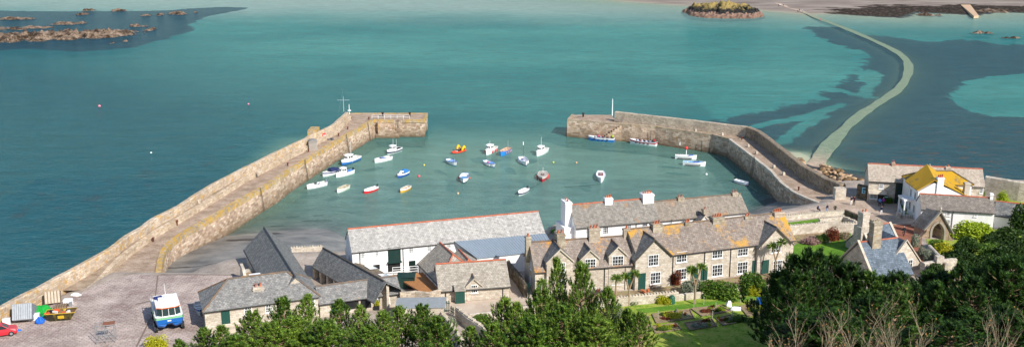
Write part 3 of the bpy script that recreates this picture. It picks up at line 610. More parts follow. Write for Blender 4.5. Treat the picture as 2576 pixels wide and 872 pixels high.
# ------------------------------------------------------------ buildings
def window_at(parent, p, ax, nn, w, h, nv=2, nh=2, name='window', fm=None, arch=False, fr=.09, bar=.045):
    """p bottom centre on the wall face, ax along the wall, nn outward"""
    ax = Vector(ax).normalized(); nn = Vector(nn).normalized(); m = MB(); p = Vector(p); U = Vector((0, 0, 1))
    def bx(u0, u1, z0, z1, d0, d1): m.frame(p+ax*u0+U*z0+nn*d0, ax*(u1-u0), nn*(d1-d0), U*(z1-z0))
    bx(-w/2, w/2, 0, fr, -.03, .06); bx(-w/2, w/2, h-fr, h, -.03, .06); bx(-w/2, -w/2+fr, fr, h-fr, -.03, .058); bx(w/2-fr, w/2, fr, h-fr, -.03, .058)
    for k in range(1, nv):
        u = -w/2+w*k/nv; b = bar*(1.5 if (nv % 2 == 0 and k == nv//2 and nv > 2) else 1); bx(u-b/2, u+b/2, fr, h-fr, -.02, .05)
    for k in range(1, nh): z = h*k/nh; bx(-w/2+fr, w/2-fr, z-bar/2, z+bar/2, -.02, .045)
    bx(-w/2-.08, w/2+.08, -.09, -.003, -.02, .13)
    o = m.build(name, fm or WHITE2, parent)
    g = MB(); g.frame(p+ax*(-w/2+.02)+U*.02-nn*.02, ax*(w-.04), nn*.035, U*(h-.04)); g.build('pane', GLASS, o); return o
def door_at(parent, p, ax, nn, w, h, mat=None, name='door', planks=True):
    ax = Vector(ax).normalized(); nn = Vector(nn).normalized(); m = MB(); p = Vector(p); U = Vector((0, 0, 1))
    def bx(mm, u0, u1, z0, z1, d0, d1): mm.frame(p+ax*u0+U*z0+nn*d0, ax*(u1-u0), nn*(d1-d0), U*(z1-z0))
    bx(m, -w/2, w/2, 0, h, -.03, .03)
    if planks:
        n = max(2, int(w/.3))
        for k in range(n): bx(m, -w/2+w*k/n+.015, -w/2+w*(k+1)/n-.015, .03, h-.03, .0, .05)
    for a, b, c, d in ((-w/2-.09, -w/2, 0, h+.09), (w/2, w/2+.09, 0, h+.09), (-w/2, w/2, h, h+.09)): bx(m, a, b, c, d, -.03, .06)
    return m.build(name, mat or GREEN, parent)
class House:
    def __init__(s, name, A, B, hd, zb, ze, pitch, label, cat, wall, roof, ridge=RIDGE, hip=(0, 0), ov=.28, gov=.12, group=None, root=None, wallz=None, backdrop=0, th=.14, coped=False, noroof=False):
        s.A = Vector((A[0], A[1], 0)); s.B = Vector((B[0], B[1], 0)); s.s = (s.B-s.A).normalized(); s.n = Vector((-s.s.y, s.s.x, 0)); s.L = (s.B-s.A).length
        s.hd = hd; s.zb = zb; s.ze = ze; s.tan = math.tan(R(pitch)); s.zr = ze+hd*s.tan
        s.root = root or thing(name, (s.A+s.s*s.L/2+s.n*hd)+Vector((0, 0, zb)), label, cat, group)
        s.rmat = roof; s.wmat = wall; L = s.L; D = 2*hd; W = s.W
        m = MB(); prof = lambda u, hp: [W(u, 0, zb), W(u, 0, ze-.02)] + ([] if hp else [W(u, hd, s.zr-.03)]) + [W(u, D, ze-.02), W(u, D, zb)]
        a = prof(0, hip[0]); b = prof(L, hip[1]); m.add(a, [tuple(range(len(a)))]); m.add(b, [tuple(range(len(b)-1, -1, -1))])
        m.quad(W(0, 0, zb), W(L, 0, zb), W(L, 0, ze-.02), W(0, 0, ze-.02)); m.quad(W(L, D, zb), W(0, D, zb), W(0, D, ze-.02), W(L, D, ze-.02)); m.build('wall', wall, s.root)
        h0 = hd*hip[0]; h1 = hd*hip[1]; dz = -ov*s.tan; g0 = -gov if not hip[0] else -ov; g1 = gov if not hip[1] else ov
        r0, r1 = (h0 if hip[0] else -gov), (L-h1 if hip[1] else L+gov); m = MB(); T = (0, 0, -th)
        def up(p): return p+Vector((0, 0, th))
        m.prism([up(W(g0, -ov, ze+dz)), up(W(L+g1, -ov, ze+dz)), up(W(r1, hd, s.zr)), up(W(r0, hd, s.zr))], Vector(T))
        m.prism([up(W(L+g1, D+ov, ze+dz)), up(W(g0, D+ov, ze+dz)), up(W(r0, hd, s.zr)), up(W(r1, hd, s.zr))], Vector(T))
        if hip[0]: m.prism([up(W(-ov, D+ov, ze+dz)), up(W(-ov, -ov, ze+dz)), up(W(r0, hd, s.zr))], Vector(T))
        if hip[1]: m.prism([up(W(L+ov, -ov, ze+dz)), up(W(L+ov, D+ov, ze+dz)), up(W(r1, hd, s.zr))], Vector(T))
        s.roof = m.build('roof', roof, s.root)
        m = MB(); z = Vector((0, 0, th+.03)); rl = [(W(r0, hd, s.zr), W(r1, hd, s.zr))]
        if hip[0]: rl += [(W(-ov, -ov, ze+dz), W(r0, hd, s.zr)), (W(-ov, D+ov, ze+dz), W(r0, hd, s.zr))]
        if hip[1]: rl += [(W(L+ov, -ov, ze+dz), W(r1, hd, s.zr)), (W(L+ov, D+ov, ze+dz), W(r1, hd, s.zr))]
        for a, b in rl:
            k = max(2, int((b-a).length/.6)); pts = [a.lerp(b, i/k)+z for i in range(k+1)]; m.tube(pts, [.12+.015*(i % 2) for i in range(k+1)], 6)
        m.build('ridge_tiles', ridge, s.roof)
        if ov > .1:
            m = MB(); m.tube([W(-.1, -ov-.06, ze+dz+.03), W(L+.1, -ov-.06, ze+dz+.03)], .07, 6); m.build('gutter', PIPE, s.roof)
        s.back = None
    def W(s, u, v, z): return s.A+s.s*u+s.n*v+Vector((0, 0, z))
    def fp(s, x, y, v=0):
        q = onplane(x, y, s.A+s.n*v, s.n); return (q-s.A).dot(s.s), q.z
    def win(s, x0, y0, x1, y1, nv=2, nh=2, v=0, **k):
        a, z1 = s.fp(x0, y0, v); b, z0 = s.fp(x1, y1, v); return window_at(s.root, s.W((a+b)/2, v-.005, z0), s.s, -s.n, max(.4, b-a), max(.4, z1-z0), nv, nh, **k)
    def door(s, x0, y0, x1, y1, mat=None, v=0, name='door', zb=None, **k):
        a, z1 = s.fp(x0, y0, v); b, z0 = s.fp(x1, y1, v); z0 = zb if zb is not None else z0; return door_at(s.root, s.W((a+b)/2, v-.005, z0), s.s, -s.n, max(.5, b-a), max(.6, z1-z0), mat, name, **k)
    def pipe(s, x, y=0, v=0): 
        u, _ = s.fp(x, 600, v) if y == 0 else s.fp(x, y, v); m = MB(); m.tube([s.W(u, v-.1, s.zb), s.W(u, v-.1, s.ze-.1)], .055, 5); m.build('drainpipe', PIPE, s.root)
    def chimney(s, x0, x1, ytop, v, d=.8, mat=None, pots=2, cap=True, zlow=None, potmat=None):
        u0, zt = s.fp(x0, ytop, v-d/2); u1, _ = s.fp(x1, ytop, v-d/2); zl = zlow or (s.ze+.2); mat = mat or LICH; zt -= .35*bool(pots)
        return chimney(s.root, s.W((u0+u1)/2, v, 0), s.s, u1-u0, d, zl, zt, mat, pots, cap, potmat)
    def gable(s, x0, x1, yap, proj=.0, ze=None, roof=None, pitch=None, wallto=None, ov=.25, name='front_gable', ridge=None, u=None, zap=None):
        """cross gable in the front wall between two pixels, apex at pixel y"""
        a, _ = s.fp(x0, yap, -proj); b, _ = s.fp(x1, yap, -proj)
        if u: a, b = u
        c = (a+b)/2; q = zap or s.fp((x0+x1)/2, yap, -proj)[1]; za = q-.14; hw = (b-a)/2; ze = ze if ze is not None else za-hw*(math.tan(R(pitch)) if pitch else .95); zb = s.zb if wallto is None else wallto
        dep = (za-s.ze)/s.tan+.3; W = s.W; tg = (za-ze)/hw; m = MB()
        f = [W(a, -proj, zb), W(b, -proj, zb), W(b, -proj, ze), W(c, -proj, za-.03), W(a, -proj, ze)]; bk = [p+s.n*(proj+max(dep, .1)*.98) for p in f]
        m.add(f+bk, [(0, 1, 2, 3, 4), (5, 9, 8, 7, 6)] + [(i, 5+i, 5+(i+1) % 5, (i+1) % 5) for i in range(5)]); g = m.build(name, s.wmat, s.root)
        m = MB(); e = ov; T = Vector((0, 0, .13))
        for sg in (-1, 1):
            ee = c+sg*(hw+e); ze2 = ze-e*tg; 
            m.prism([W(ee, -proj-e*.8, ze2)+T, W(c, -proj-e*.8, za)+T, W(c, dep, za)+T, W(ee, max(0, (ze2-s.ze)/s.tan)+.25, ze2)+T], Vector((0, 0, -.13)))
        m.build('gable_roof', roof or s.rmat, g)
        m = MB()
        for sg in (-1, 1): ee = c+sg*(hw+e); ze2 = ze-e*tg; m.frame(W(ee, -proj-e*.8-.05, ze2-.1), W(c, 0, za)-W(ee, 0, ze2), -s.n*.05, (0, 0, .25))
        m.build('bargeboard', STONEP if ov < .2 else paint('4c4740', .8), g)
        m = MB(); m.tube([W(c, -proj-e*.8, za+.16), W(c, dep, za+.16)], .1, 6); m.build('ridge_tiles', ridge or RIDGEG, g)
        return a, b, ze, za
def chimney(root, p, ax, w, d, zl, zt, mat, pots=2, cap=True, potmat=None, name='chimney'):
    m = MB(); p = Vector((p[0], p[1], 0)); m.cbox(p+Vector((0, 0, zl)), ax, w, d, zt-zl-.3); m.cbox(p+Vector((0, 0, zt-.3)), ax, w+.16, d+.16, .14); m.cbox(p+Vector((0, 0, zt-.16)), ax, w+.04, d+.04, .16)
    o = m.build(name, mat, root); ax = Vector((ax[0], ax[1], 0)).normalized()
    for k in range(pots):
        c = p+ax*((k+.5)/pots-.5)*(w*.85)+Vector((0, 0, zt)); h = .38+.12*((k*7) % 3)/2; MB().tube([c, c+Vector((0, 0, h)), c+Vector((0, 0, h+.02))], [.14, .11, .15], 8).build('chimney_pot', potmat or POT, o)
    return o
def halfdepth(A, n, ze, pitch, yridge, ov=0):
    lo, hi = .5, 12; T = math.tan(R(pitch))
    for _ in range(50):
        m = (lo+hi)/2; q = Vector(A)+n*m; q.z = ze+m*T
        if Q(q)[1] > yridge: lo = m
        else: hi = m
    return lo
def ftop(A, B, x, y): # height of a pixel on the vertical plane through A-B
    A = Vector(A); A.z = 0; B = Vector(B); B.z = 0; s = (B-A).normalized(); return onplane(x, y, A, Vector((-s.y, s.x, 0))).z
# --- white boathouse
A = P(886, 634, 9.6); B = P(1369, 585.5, 9.6); s_ = (B-A).normalized(); n_ = Vector((-s_.y, s_.x, 0))
H = House('boathouse', A, B, halfdepth(A, n_, 9.6, 38, 578), 4.8, 9.6, 38, 'long whitewashed boathouse with pale slate roof and orange ridge beside the harbour water', 'boathouse', WHITE, SL_P, ov=.15)
for r in [(907, 635, 919, 648), (942.6, 631.6, 954, 644.6), (1028, 622, 1041, 635), (1074, 618, 1085.6, 631), (1123, 613, 1135, 624.5)]: H.win(*r, 4, 3)
H.door(977, 624, 1007, 658, DGREEN, name='loft_door'); H.door(977, 662, 1006, 680, paint('1a1c1c', .8), name='opening', planks=False); H.door(1030, 657, 1044, 682, paint('0d2522'), planks=False); H.door(940, 667, 954, 676, paint('1a1c1c', .8), name='opening', planks=False)  # both openings are solid dark panels, painted as the unlit inside
m = MB(); a, z = H.fp(974, 659); b, _ = H.fp(1010, 659); m.frame(H.W(a, -.5, z-.1), H.s*(b-a), H.n*.5, (0, 0, .14)); m.build('loft_sill', DGREEN, H.root)
for x in (905, 1014): H.pipe(x, 640)
for v, z in ((3, 8), (6.3, 8), (4.6, 10.4)): window_at(H.root, H.W(0, v, z-.6), H.n, -H.s, .6, .9, 2, 2)
# --- metal roofed lean-to
HL = H; zt = 9.35; T0 = onplane(1143, 607, H.W(0, -.25, 0), H.n); T1 = onplane(1371, 587, H.W(0, -.25, 0), H.n); E0 = P(1200, 649, 7.9); E1 = P(1396, 627, 7.9); L0 = P(1143, 630, 7.9)
o = thing('store_building', Vector((E0.x, E0.y, 5)), 'low white store with blue grey standing seam metal roof leaning on the boathouse', 'store')
MET = m_plain('blue_metal_sheet', hh('8d9aa6'), .45, .06, 1, metal=.35)
m = MB(); m.prism([E0, E1, T1, T0], Vector((0, 0, -.12))); m.prism([E0, T0, L0], Vector((0, 0, -.12))); ro = m.build('roof', MET, o)
m = MB()
for k in range(33): f = k/32; a = E0.lerp(E1, f); b = T0.lerp(T1, f); d = (b-a); m.frame(a+Vector((0, 0, -.01)), d, (E1-E0).normalized()*.06, (0, 0, .09))
for k in range(8): f = k/8; a = E0.lerp(L0, f); m.frame(a, T0-a, (L0-E0).normalized()*.05, Vector((.05, -.05, .05)))
m.build('seams', m_plain('seam_metal', hh('a8b4be'), .5, .05, 1, metal=.3), ro)
m = MB(); dn = Vector((0, 0, -3)); a, b, c, d = [p+Vector((0, .2, -.15)) for p in (E0, E1, T1, L0)]; m.prism([Vector((p.x, p.y, 5)) for p in (a, b, c, d)], 2.7); m.build('wall', WHITE, o)
sv = (E1-E0).normalized(); sv.z = 0; nn = Vector((sv.y, -sv.x, 0)); pw_ = onplane(1231, 657, E0+Vector((0, .2, 0)), nn); window_at(o, Vector((pw_.x, pw_.y, 6.6)), sv, nn, 1.3, .9, 4, 2)
# --- small stone cottage in the yard
A = P(1105, 760, 5); B = P(1281.6, 747, 5); ze = (ftop(A, B, 1105, 729)+ftop(A, B, 1281, 716))/2; s_ = (B-A).normalized(); n_ = Vector((-s_.y, s_.x, 0))
SL_PT = m_slate('slate_pale_tan', (hh('847c70'), hh('a89f92'), hh('c6beb0')), lichen=.05)
H = House('stone_outbuilding', A, B, halfdepth(Vector((A.x, A.y, 0)), n_, ze, 40, 666), 5, ze, 40, 'small pale stone outbuilding with one dormer window and green porch doors in the inner yard', 'outbuilding', GRP, SL_PT)
H.gable(1173, 1212, 698, .05, ov=.12); H.win(1184, 716, 1202, 735, 3, 2, v=-.06)
for x in (1121, 1265): H.pipe(x, 740)
a, z1 = H.fp(1146, 727, -.9); b, z0 = H.fp(1169, 759, -.9); m = MB(); m.frame(H.W(a, -.9, 5), H.s*(b-a), H.n*.95, (0, 0, 1.9)); po = m.build('porch', GRP, H.root); m = MB(); m.prism([H.W(a-.15, -1.1, 6.85), H.W(b+.15, -1.1, 6.85), H.W(b+.15, .05, 7.35), H.W(a-.15, .05, 7.35)], .1); m.build('porch_roof', SL_PT, po)
for k in (0, 1): door_at(H.root, H.W(a+(b-a)*(.27+.46*k), -.905, 5), H.s, -H.n, (b-a)*.44, 1.75)
def ridge_house(name, R0, R1, zr, hw, ze, zb, label, cat, wall, roof, hip=(0, 0), ridge=RIDGE, **k):
    """house whose ridge runs from R0 to R1"""
    R0 = Vector((R0.x, R0.y, 0)); R1 = Vector((R1.x, R1.y, 0)); s = (R1-R0).normalized(); n = Vector((-s.y, s.x, 0)); ext = 0
    a = R0-n*hw-s*(hw*hip[0]); b = R1-n*hw+s*(hw*hip[1]); return House(name, a, b, hw, zb, ze, math.degrees(math.atan((zr-ze)/hw)), label, cat, wall, roof, ridge, hip, **k)
H = ridge_house('yard_house', P(1107, 612, 9.8), P(1140, 642, 9.8), 9.8, 3.2, 7.2, 5, 'small whitewashed house with brown slates and bright orange ridge behind the stone outbuilding', 'house', WHITE, SL_PT, hip=(0, 1))
for z, t_ in ((5.9, .3), (5.9, .7)): window_at(H.root, H.W(H.L*(t_), 0, z), H.s, -H.n, .8, 1.0, 2, 2)
ridge_house('yard_house', P(1155, 629, 9.3), P(1179, 655, 9.3), 9.3, 3.3, 7.0, 5, 'second small slate roofed house between the metal roofed store and the stone outbuilding', 'house', WHITE, SL_PT, hip=(0, 1))
# --- stable court
A = P(519, 837, 5); B = P(803, 797, 5); ze = ftop(A, B, 518, 780); s_ = (B-A).normalized(); n_ = Vector((-s_.y, s_.x, 0)); 
H = House('stable_block', A, B, halfdepth(Vector((A.x, A.y, 0)), n_, ze, 36, 712), 5, ze, 36, 'pale stone stable block with hipped lichen spotted slate roof and green door nearest the yard', 'stable', GRP, SL_M, hip=(1, 1), ridge=RIDGEG)
H.door(557, 775, 578, 812); H.win(613, 766, 634, 790, 4, 4); H.win(666, 760, 686, 784, 4, 4); H.win(776, 745, 792, 766, 4, 4); H.chimney(636, 663, 718, H.hd*.55, 1.0, GRP, 2); m = MB(); m.frame(H.W(2.1, -1.1, 5), H.s*1.5, H.n*1.08, (0, 0, .5)); m.build('doorstep', STONEP, H.root)
HA = H
m = MB(); q = P(583, 711, 8.4); m.cbox(H.W(7.0, H.hd+1.3, H.zr-.55), H.s, 1.5, .7, .45); tag(m.build('white_tank', WHITE2), 'white box lying behind the ridge of the stable block', 'tank')
zr = 10.3; wl = P(617, 609, 7.4); wr = P(716, 601, 7.4); R0 = P(664.5, 573.6, zr); R1 = P(739, 692, zr); s2 = (R1-R0).normalized(); n2 = Vector((-s2.y, s2.x, 0)); hw = abs((wr-wl).dot(n2))/2
H = ridge_house('long_stable', R0, R1+s2*1.0, zr, hw, 7.4, 3.2, 'long narrow stable with dark slate roof whose ridge points away to the beach', 'stable', GRP, SL_D, ridge=paint('45484a', .7)); HB = H
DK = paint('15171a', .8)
m = MB(); # outside stair with parapet on the left side
st = thing('stone_stair', P(650, 712, 4), 'outside stone stair with curved parapet against the left side of the long stable', 'stair'); sx = H.s; nx = -H.n
base = H.W(H.L*.30, -.05, 0); ST = GRP
for k in range(10): m.frame(base+sx*(k*.55+1.6)+Vector((0, 0, 3)), sx*.55, nx*1.5, (0, 0, 3.6-k*.34))
m.build('steps', m_plain('worn_step', hh('9a7f5c'), .9, .2, 2), st)
m = MB(); m.frame(base+sx*(-.2)+Vector((0, 0, 3)), sx*1.9, nx*1.9, (0, 0, 3.55)); m.prism([base+nx*1.5+sx*.0+Vector((0, 0, 3)), base+nx*1.5+sx*7.2+Vector((0, 0, 3)), base+nx*1.5+sx*7.2+Vector((0, 0, 4.6)), base+nx*1.5+sx*2+Vector((0, 0, 7.5)), base+nx*1.5+Vector((0, 0, 7.6))], nx*.4); m.build('parapet', GRP, st)
# --- right front block
A = P(806, 797, 5); B = P(1008, 768, 5); ze = (ftop(A, B, 1008, 738)+ftop(A, B, 808, 756))/2; s_ = (B-A).normalized(); n_ = Vector((-s_.y, s_.x, 0))
H = House('open_fronted_shed', A, B, halfdepth(Vector((A.x, A.y, 0)), n_, ze, 36, 722), 5, ze, 36, 'low stone shed with dark openings and small green sign right of the stable block', 'shed', GRP, SL_M, ridge=RIDGEG)
H.win(964, 742, 981, 762, 4, 3); H.door(860, 756, 901, 774, DK, name='opening', planks=False); H.door(909, 754, 932, 772, DK, name='opening', planks=False); H.door(834, 760, 850, 784, GREEN)  # near black panels paint the shade inside the open fronts
a, z1 = H.fp(944, 745.7); b, z0 = H.fp(955, 758.5); m = MB(); m.frame(H.W(a, -.08, z0), H.s*(b-a), H.n*.06, (0, 0, z1-z0)); sg = m.build('sign', paint('12363a'), H.root)
m = MB(); m.frame(H.W(a+.12, -.1, z0+.18), H.s*(b-a-.24), H.n*.02, (0, 0, .12)); m.frame(H.W(a+.12, -.1, z0+.4), H.s*(b-a-.3), H.n*.02, (0, 0, .1)); m.ball(H.W((a+b)/2, -.1, z1-.25), .1, .03, .12, 6, 4); m.build('lettering', WHITE2, sg); m = MB(); m.frame(H.W(-.1, -.2, ze-.28), H.s*(H.L+.2), H.n*.12, (0, 0, .16)); m.build('fascia', GREEN, H.root)
# --- colonnade
zr = 9.2; R0 = P(812, 625, zr); R1 = P(957, 704, zr); s2 = (R1-R0).normalized(); n2 = Vector((-s2.y, s2.x, 0)); e0 = P(768, 656, 6.9); hw = abs((e0-R0).dot(n2)); R0.z = R1.z = 0
o = thing('cart_shed', R0+(R1-R0)/2+Vector((0, 0, 5)), 'open cart shed on stone pillars with dark slate roof beside the long stable', 'shed')
m = MB(); T = Vector((0, 0, .14))
for sg, hh_ in ((-1, hw+.3), (1, 3.0)):
    e = Vector((0, 0, 6.7 if sg < 0 else 7.3)); a, b = R0+n2*sg*hh_, R1+s2*1.5+n2*sg*hh_; m.prism([a+e+T, b+e+T, R1+s2*1.5+Vector((0, 0, zr))+T, R0+Vector((0, 0, zr))+T], -T)
ro = m.build('roof', SL_D, o); MB().tube([R0+Vector((0, 0, zr+.18)), R1+s2+Vector((0, 0, zr+.18))], .12, 6).build('ridge_tiles', paint('4c4640', .8), ro)
LL = (R1-R0).length
for k in range(8): p = R0-n2*(hw-.15)+s2*(LL*(k+.15)/8); m = MB(); m.cbox(p+Vector((0, 0, 4.5)), s2, .6, .6, 2.25); m.build('pillar', GRP, o)
m = MB(); p = R0+s2*.0; m.frame(p-n2*(hw-.1)+Vector((0, 0, 4.5)), s2*.4, n2*(hw+2.8), (0, 0, 2.3)); m.frame(R0+n2*.3+Vector((0, 0, 4.5)), s2*(LL+1), n2*.4, (0, 0, 4.2)); m.build('wall', GRP, o)
# annex with skylights
o = thing('annex', P(930, 690, 5), 'brown slated annex with two pale skylights squeezed between cart shed and boathouse', 'annex'); zr2 = 8.0; a = P(890, 657, zr2); b = P(961, 701, zr2); c = P(989, 698, 7.0); d = P(915, 655, 7.0); m = MB(); m.prism([a, b, c, d], -.15); a2 = a-n2*2.2+Vector((0, 0, -1)); b2 = b-n2*2.2+Vector((0, 0, -1)); m.prism([a, b, b2, a2], -.15); ro = m.build('roof', m_slate('slate_brown', (hh('5b4f42'), hh('7c6d5b'), hh('94856f')), lichen=.1), o)
up = Vector((0, 0, .06))
def inq(u, v): return a.lerp(b, u).lerp(d.lerp(c, u), v)+up
for u0, u1, nm in ((.28, .5, 1), (.78, .97, 2)): m = MB(); m.prism([inq(u0, .2), inq(u1, .2), inq(u1, .95), inq(u0, .95)], .06); m.build('skylight', paint('cfd6da', .2), ro)
m = MB(); m.prism([Vector((p.x, p.y, 5)) for p in (a-n2*.1, b, c, d)], 1.9); m.build('wall', WHITE, o)
# --- front cottages
A = P(1346, 745, 5); B = P(1620, 723, 5); s_ = (B-A).normalized(); B = A+s_*((B-A).length); n_ = Vector((-s_.y, s_.x, 0)); ze = ftop(A, B, 1345, 681)
H = House('cottage_row', A, B, halfdepth(Vector((A.x, A.y, 0)), n_, ze, 42, 611), 5, ze, 42, 'nearer half of the granite cottage terrace with three small front gables and brown slates', 'cottages', GRP, SL_C, ridge=RIDGEG)
hd = H.hd; H.gable(1376, 1442, 624, .5, ov=.15, roof=SL_D); H.gable(1462, 1507, 626, .08, ov=.15, roof=SL_D); H.gable(1533, 1577, 618, .08, ov=.15, roof=SL_D)
H.win(1403, 660, 1422, 684, 4, 3, v=-.5); H.win(1400, 704, 1423, 724, 4, 3, v=-.5); H.win(1471, 651, 1498.5, 674, 4, 3, v=-.09); H.win(1540.3, 643.6, 1568.3, 668.8, 4, 3, v=-.09); H.win(1540, 688.6, 1567.4, 713.5, 4, 3); H.win(1473, 696, 1499, 721, 4, 3)
H.door(1581, 685, 1595.7, 725, zb=5); H.door(1354, 710.6, 1367.7, 740, zb=5)
for x in (1520.6, 1572): H.pipe(x, 690)
H.chimney(1323.6, 1336, 590, hd, .8, LICH, 1); H.chimney(1402, 1422.5, 584, hd-.3, 1.7, LICH, 2); H.chimney(1483, 1511, 570, hd, 1.1, GR, 3); H.chimney(1570, 1585.5, 570, hd, .7, GR, 1)
window_at(H.root, H.W(0, 2.4, 8.2), H.n, -H.s, .7, 1.1, 2, 2); window_at(H.root, H.W(0, 3.0, 5.9), H.n, -H.s, .7, 1.1, 2, 2); HC = H
# right half
A = P(1601, 726, 5)+Vector((0, .05, 0)); B = P(1992, 675, 5); s_ = (B-A).normalized(); n_ = Vector((-s_.y, s_.x, 0)); ze = (ftop(A, B, 1700, 634)+ftop(A, B, 1900, 614))/2
H = House('cottage_row', A, B, halfdepth(Vector((A.x, A.y, 0)), n_, ze, 42, 578.5), 5, ze, 42, 'farther half of the granite cottage terrace with bright yellow lichen around its chimneys', 'cottages', GRP, m_slate('slate_cottage_far', (hh('6e6158'), hh('8f8278'), hh('aca094')), lichen=.55, licol=hh('c9952a'), liscale=.16), ridge=RIDGEG)
hd = H.hd; H.gable(1601, 1690, 599, .5, ov=.3, roof=SL_D); H.gable(1911, 1993, 570, .5, ov=.3, roof=SL_D)
for r in [(1702, 633.5, 1727, 657), (1792, 624, 1817, 647), (1856, 617.5, 1881, 641), (1700.7, 676, 1726, 701), (1791.5, 666, 1816.7, 692), (1855, 659, 1880, 685)]: H.win(*r, 4, 3)
H.win(1631, 641, 1656, 666, 4, 3, v=-.5); H.win(1636, 685, 1661, 711, 4, 3, v=-.5); H.win(1940, 610, 1964, 633, 4, 3, v=-.5); H.win(1945, 655, 1966, 680, 4, 3, v=-.5)
H.door(1607.8, 689, 1621.6, 725, v=-.5, zb=5); H.door(1742, 674, 1753, 706, zb=5); H.door(1765, 674, 1777, 705, zb=5); H.door(1894, 656, 1906.6, 682, zb=5); H.door(1919, 655.6, 1931, 687, v=-.5, zb=5)
for x in (1771, 1836, 1908, 1692): H.pipe(x, 670)
H.chimney(1644, 1668, 560, hd-.2, 1.2, LICH, 3); H.chimney(1725, 1741, 555, hd, .9, LICH, 2); H.chimney(1795, 1823.3, 543, hd, 1.3, LICH, 4); H.chimney(1876, 1893, 540, hd, .9, LICH, 2); H.chimney(1950, 1974, 530, hd, 1.2, GR, 4); HD = H
# --- white rear row
A = P(1448, 598, 5); A.y -= .0; B = P(1657, 578, 5); s_ = (B-A).normalized(); n_ = Vector((-s_.y, s_.x, 0)); ze = ftop(A, B, 1448, 571)
ze = 8.6; A = P(1449, 571, ze); B = P(1657, 552.5, ze); s_ = (B-A).normalized(); n_ = Vector((-s_.y, s_.x, 0))
H = House('quayside_cottages', A, B, halfdepth(A, n_, ze, 40, 517), 4, ze, 40, 'white cottage row by the harbour with orange ridge and tall white end chimney', 'cottages', WHITE, m_slate('slate_quay', (hh('6a665f'), hh('8e887f'), hh('aba49a')), lichen=.36, licol=hh('b57d3c'), liscale=.2))
hd = H.hd
for r in [(1516.4, 567.5, 1530.5, 587), (1615, 557.5, 1629, 578.5), (1474, 572.5, 1483, 589), (1575, 562.5, 1588, 575)]: H.win(*r, 3, 4)
H.chimney(1522.8, 1542, 494, hd, 1.0, WHITE, 3); H.chimney(1618.6, 1646, 485, hd, 1.6, WHITE, 4); u0, _ = H.fp(1420, 520, hd); 
chimney(H.root, H.W(-.55, hd, 0), H.n, 2.3, 1.1, 4, H.fp(1430, 504, hd)[1], WHITE, 2); m = MB(); m.prism([H.W(-1.6, hd-2.2, 4), H.W(-.02, hd-2.2, 4), H.W(-.02, hd+2.2, 4), H.W(-1.6, hd+2.2, 4)], 4.2); m.build('chimney_base', WHITE, H.root)
for x in (1600, 1688): H.pipe(x, 565)
A2 = H.W(H.L+.01, .1, 0); B2 = P(1880, 533, ze-.2); s_ = (B2-A2); s_.z = 0; 
H = House('quayside_cottages', A2, B2, halfdepth(Vector((A2.x, A2.y, 0)), H.n, ze-.1, 40, 509), 4, ze-.1, 40, 'brown slated right end of the white quayside row with a white cross gable', 'cottages', WHITE, m_slate('slate_quay_end', (hh('6f675d'), hh('92877a'), hh('ada191')), lichen=.40, licol=hh('b0773a'), liscale=.18), ridge=RIDGEG)
hd = H.hd; H.win(1713, 554, 1722.8, 569, 3, 3); H.gable(1746, 1800, 541, 1.6, ov=.15, roof=SL_D); H.chimney(1707, 1721.5, 492, hd, .8, LICH, 2); H.chimney(1844, 1857, 480, hd, .8, GR, 2); c = H.W((H.fp(1775, 540, -1.2)[0]), -.9, 0); chimney(H.root, c, H.s, .8, .8, 9, onplane(1775, 525, c, H.n).z, GR, 1)
u_, z_ = H.fp(1822, 548, .3); window_at(H.root, H.W(u_, .1, z_-.4), H.s, -H.n, 1.2, .9, 2, 2)
# --- long stone building by the sea wall
A = P(2181.5, 507, 5); zeJ = ftop(A, A+Vector((1, 0, 0)), 2182, 453); B = P(2476, 468, zeJ); B.z = 0; s_ = Vector((B.x-A.x, B.y-A.y, 0)).normalized(); n_ = Vector((-s_.y, s_.x, 0))
H = House('stone_shop', A, B, halfdepth(Vector((A.x, A.y, 0)), n_, zeJ, 38, 413), 4.9, zeJ, 38, 'long pinkish stone shop building with tan slates and tall green barn door by the sea', 'shop', GRP, SL_T); hd = H.hd
H.win(2211.4, 461.5, 2221.4, 475, 4, 4); H.win(2188.7, 485, 2206.7, 500, 6, 5, name='shop_window'); H.door(2210.3, 486, 2228, 507, paint('3a3229', .8), name='opening', planks=False, zb=5); H.door(2257, 460.5, 2277, 508, DGREEN, name='barn_door', zb=5)  # the opening is a dark panel with the doorway's shade as its colour
a, z = H.fp(2184, 477); b, z2 = H.fp(2229, 485); m = MB(); m.prism([H.W(a, -1.1, z2-.1), H.W(b, -1.1, z2-.1), H.W(b, 0, z-.05), H.W(a, 0, z-.05)], .14); m.build('canopy', STONEP, H.root)
m = MB(); a, _ = H.fp(2252, 480); m.frame(H.W(a, -.05, 5), H.s*.45, H.n*.04, (0, 0, H.ze-5.1)); a, _ = H.fp(2277.6, 480); m.frame(H.W(a, -.05, 5), H.s*.3, H.n*.04, (0, 0, H.ze-5.1)); m.build('brick_jamb', m_plain('red_brick', hh('b0664f'), .9, .2, 3), H.root)
a, z = H.fp(2222, 488); m = MB(); m.frame(H.W(a, -1.3, z-.4), H.s*.75, H.n*.06, (0, 0, .5)); sg = m.build('sign', paint('1d5a45'), H.root); m = MB(); m.frame(H.W(a+.1, -1.32, z-.2), H.s*.55, H.n*.01, (0, 0, .1)); m.build('lettering', WHITE2, sg)
H.chimney(2244.5, 2252.5, 404, hd, .7, m_plain('pink_brick', hh('b59a86'), .9), 1, potmat=paint('d2552f')); H.chimney(2335, 2346.5, 415, hd, 1.1, STONEP, 1, potmat=STONEP); H.chimney(2381, 2393, 416, hd, 1.1, STONEP, 1); H.win(2465, 474, 2472, 486, 2, 2); H.pipe(2253, 480)
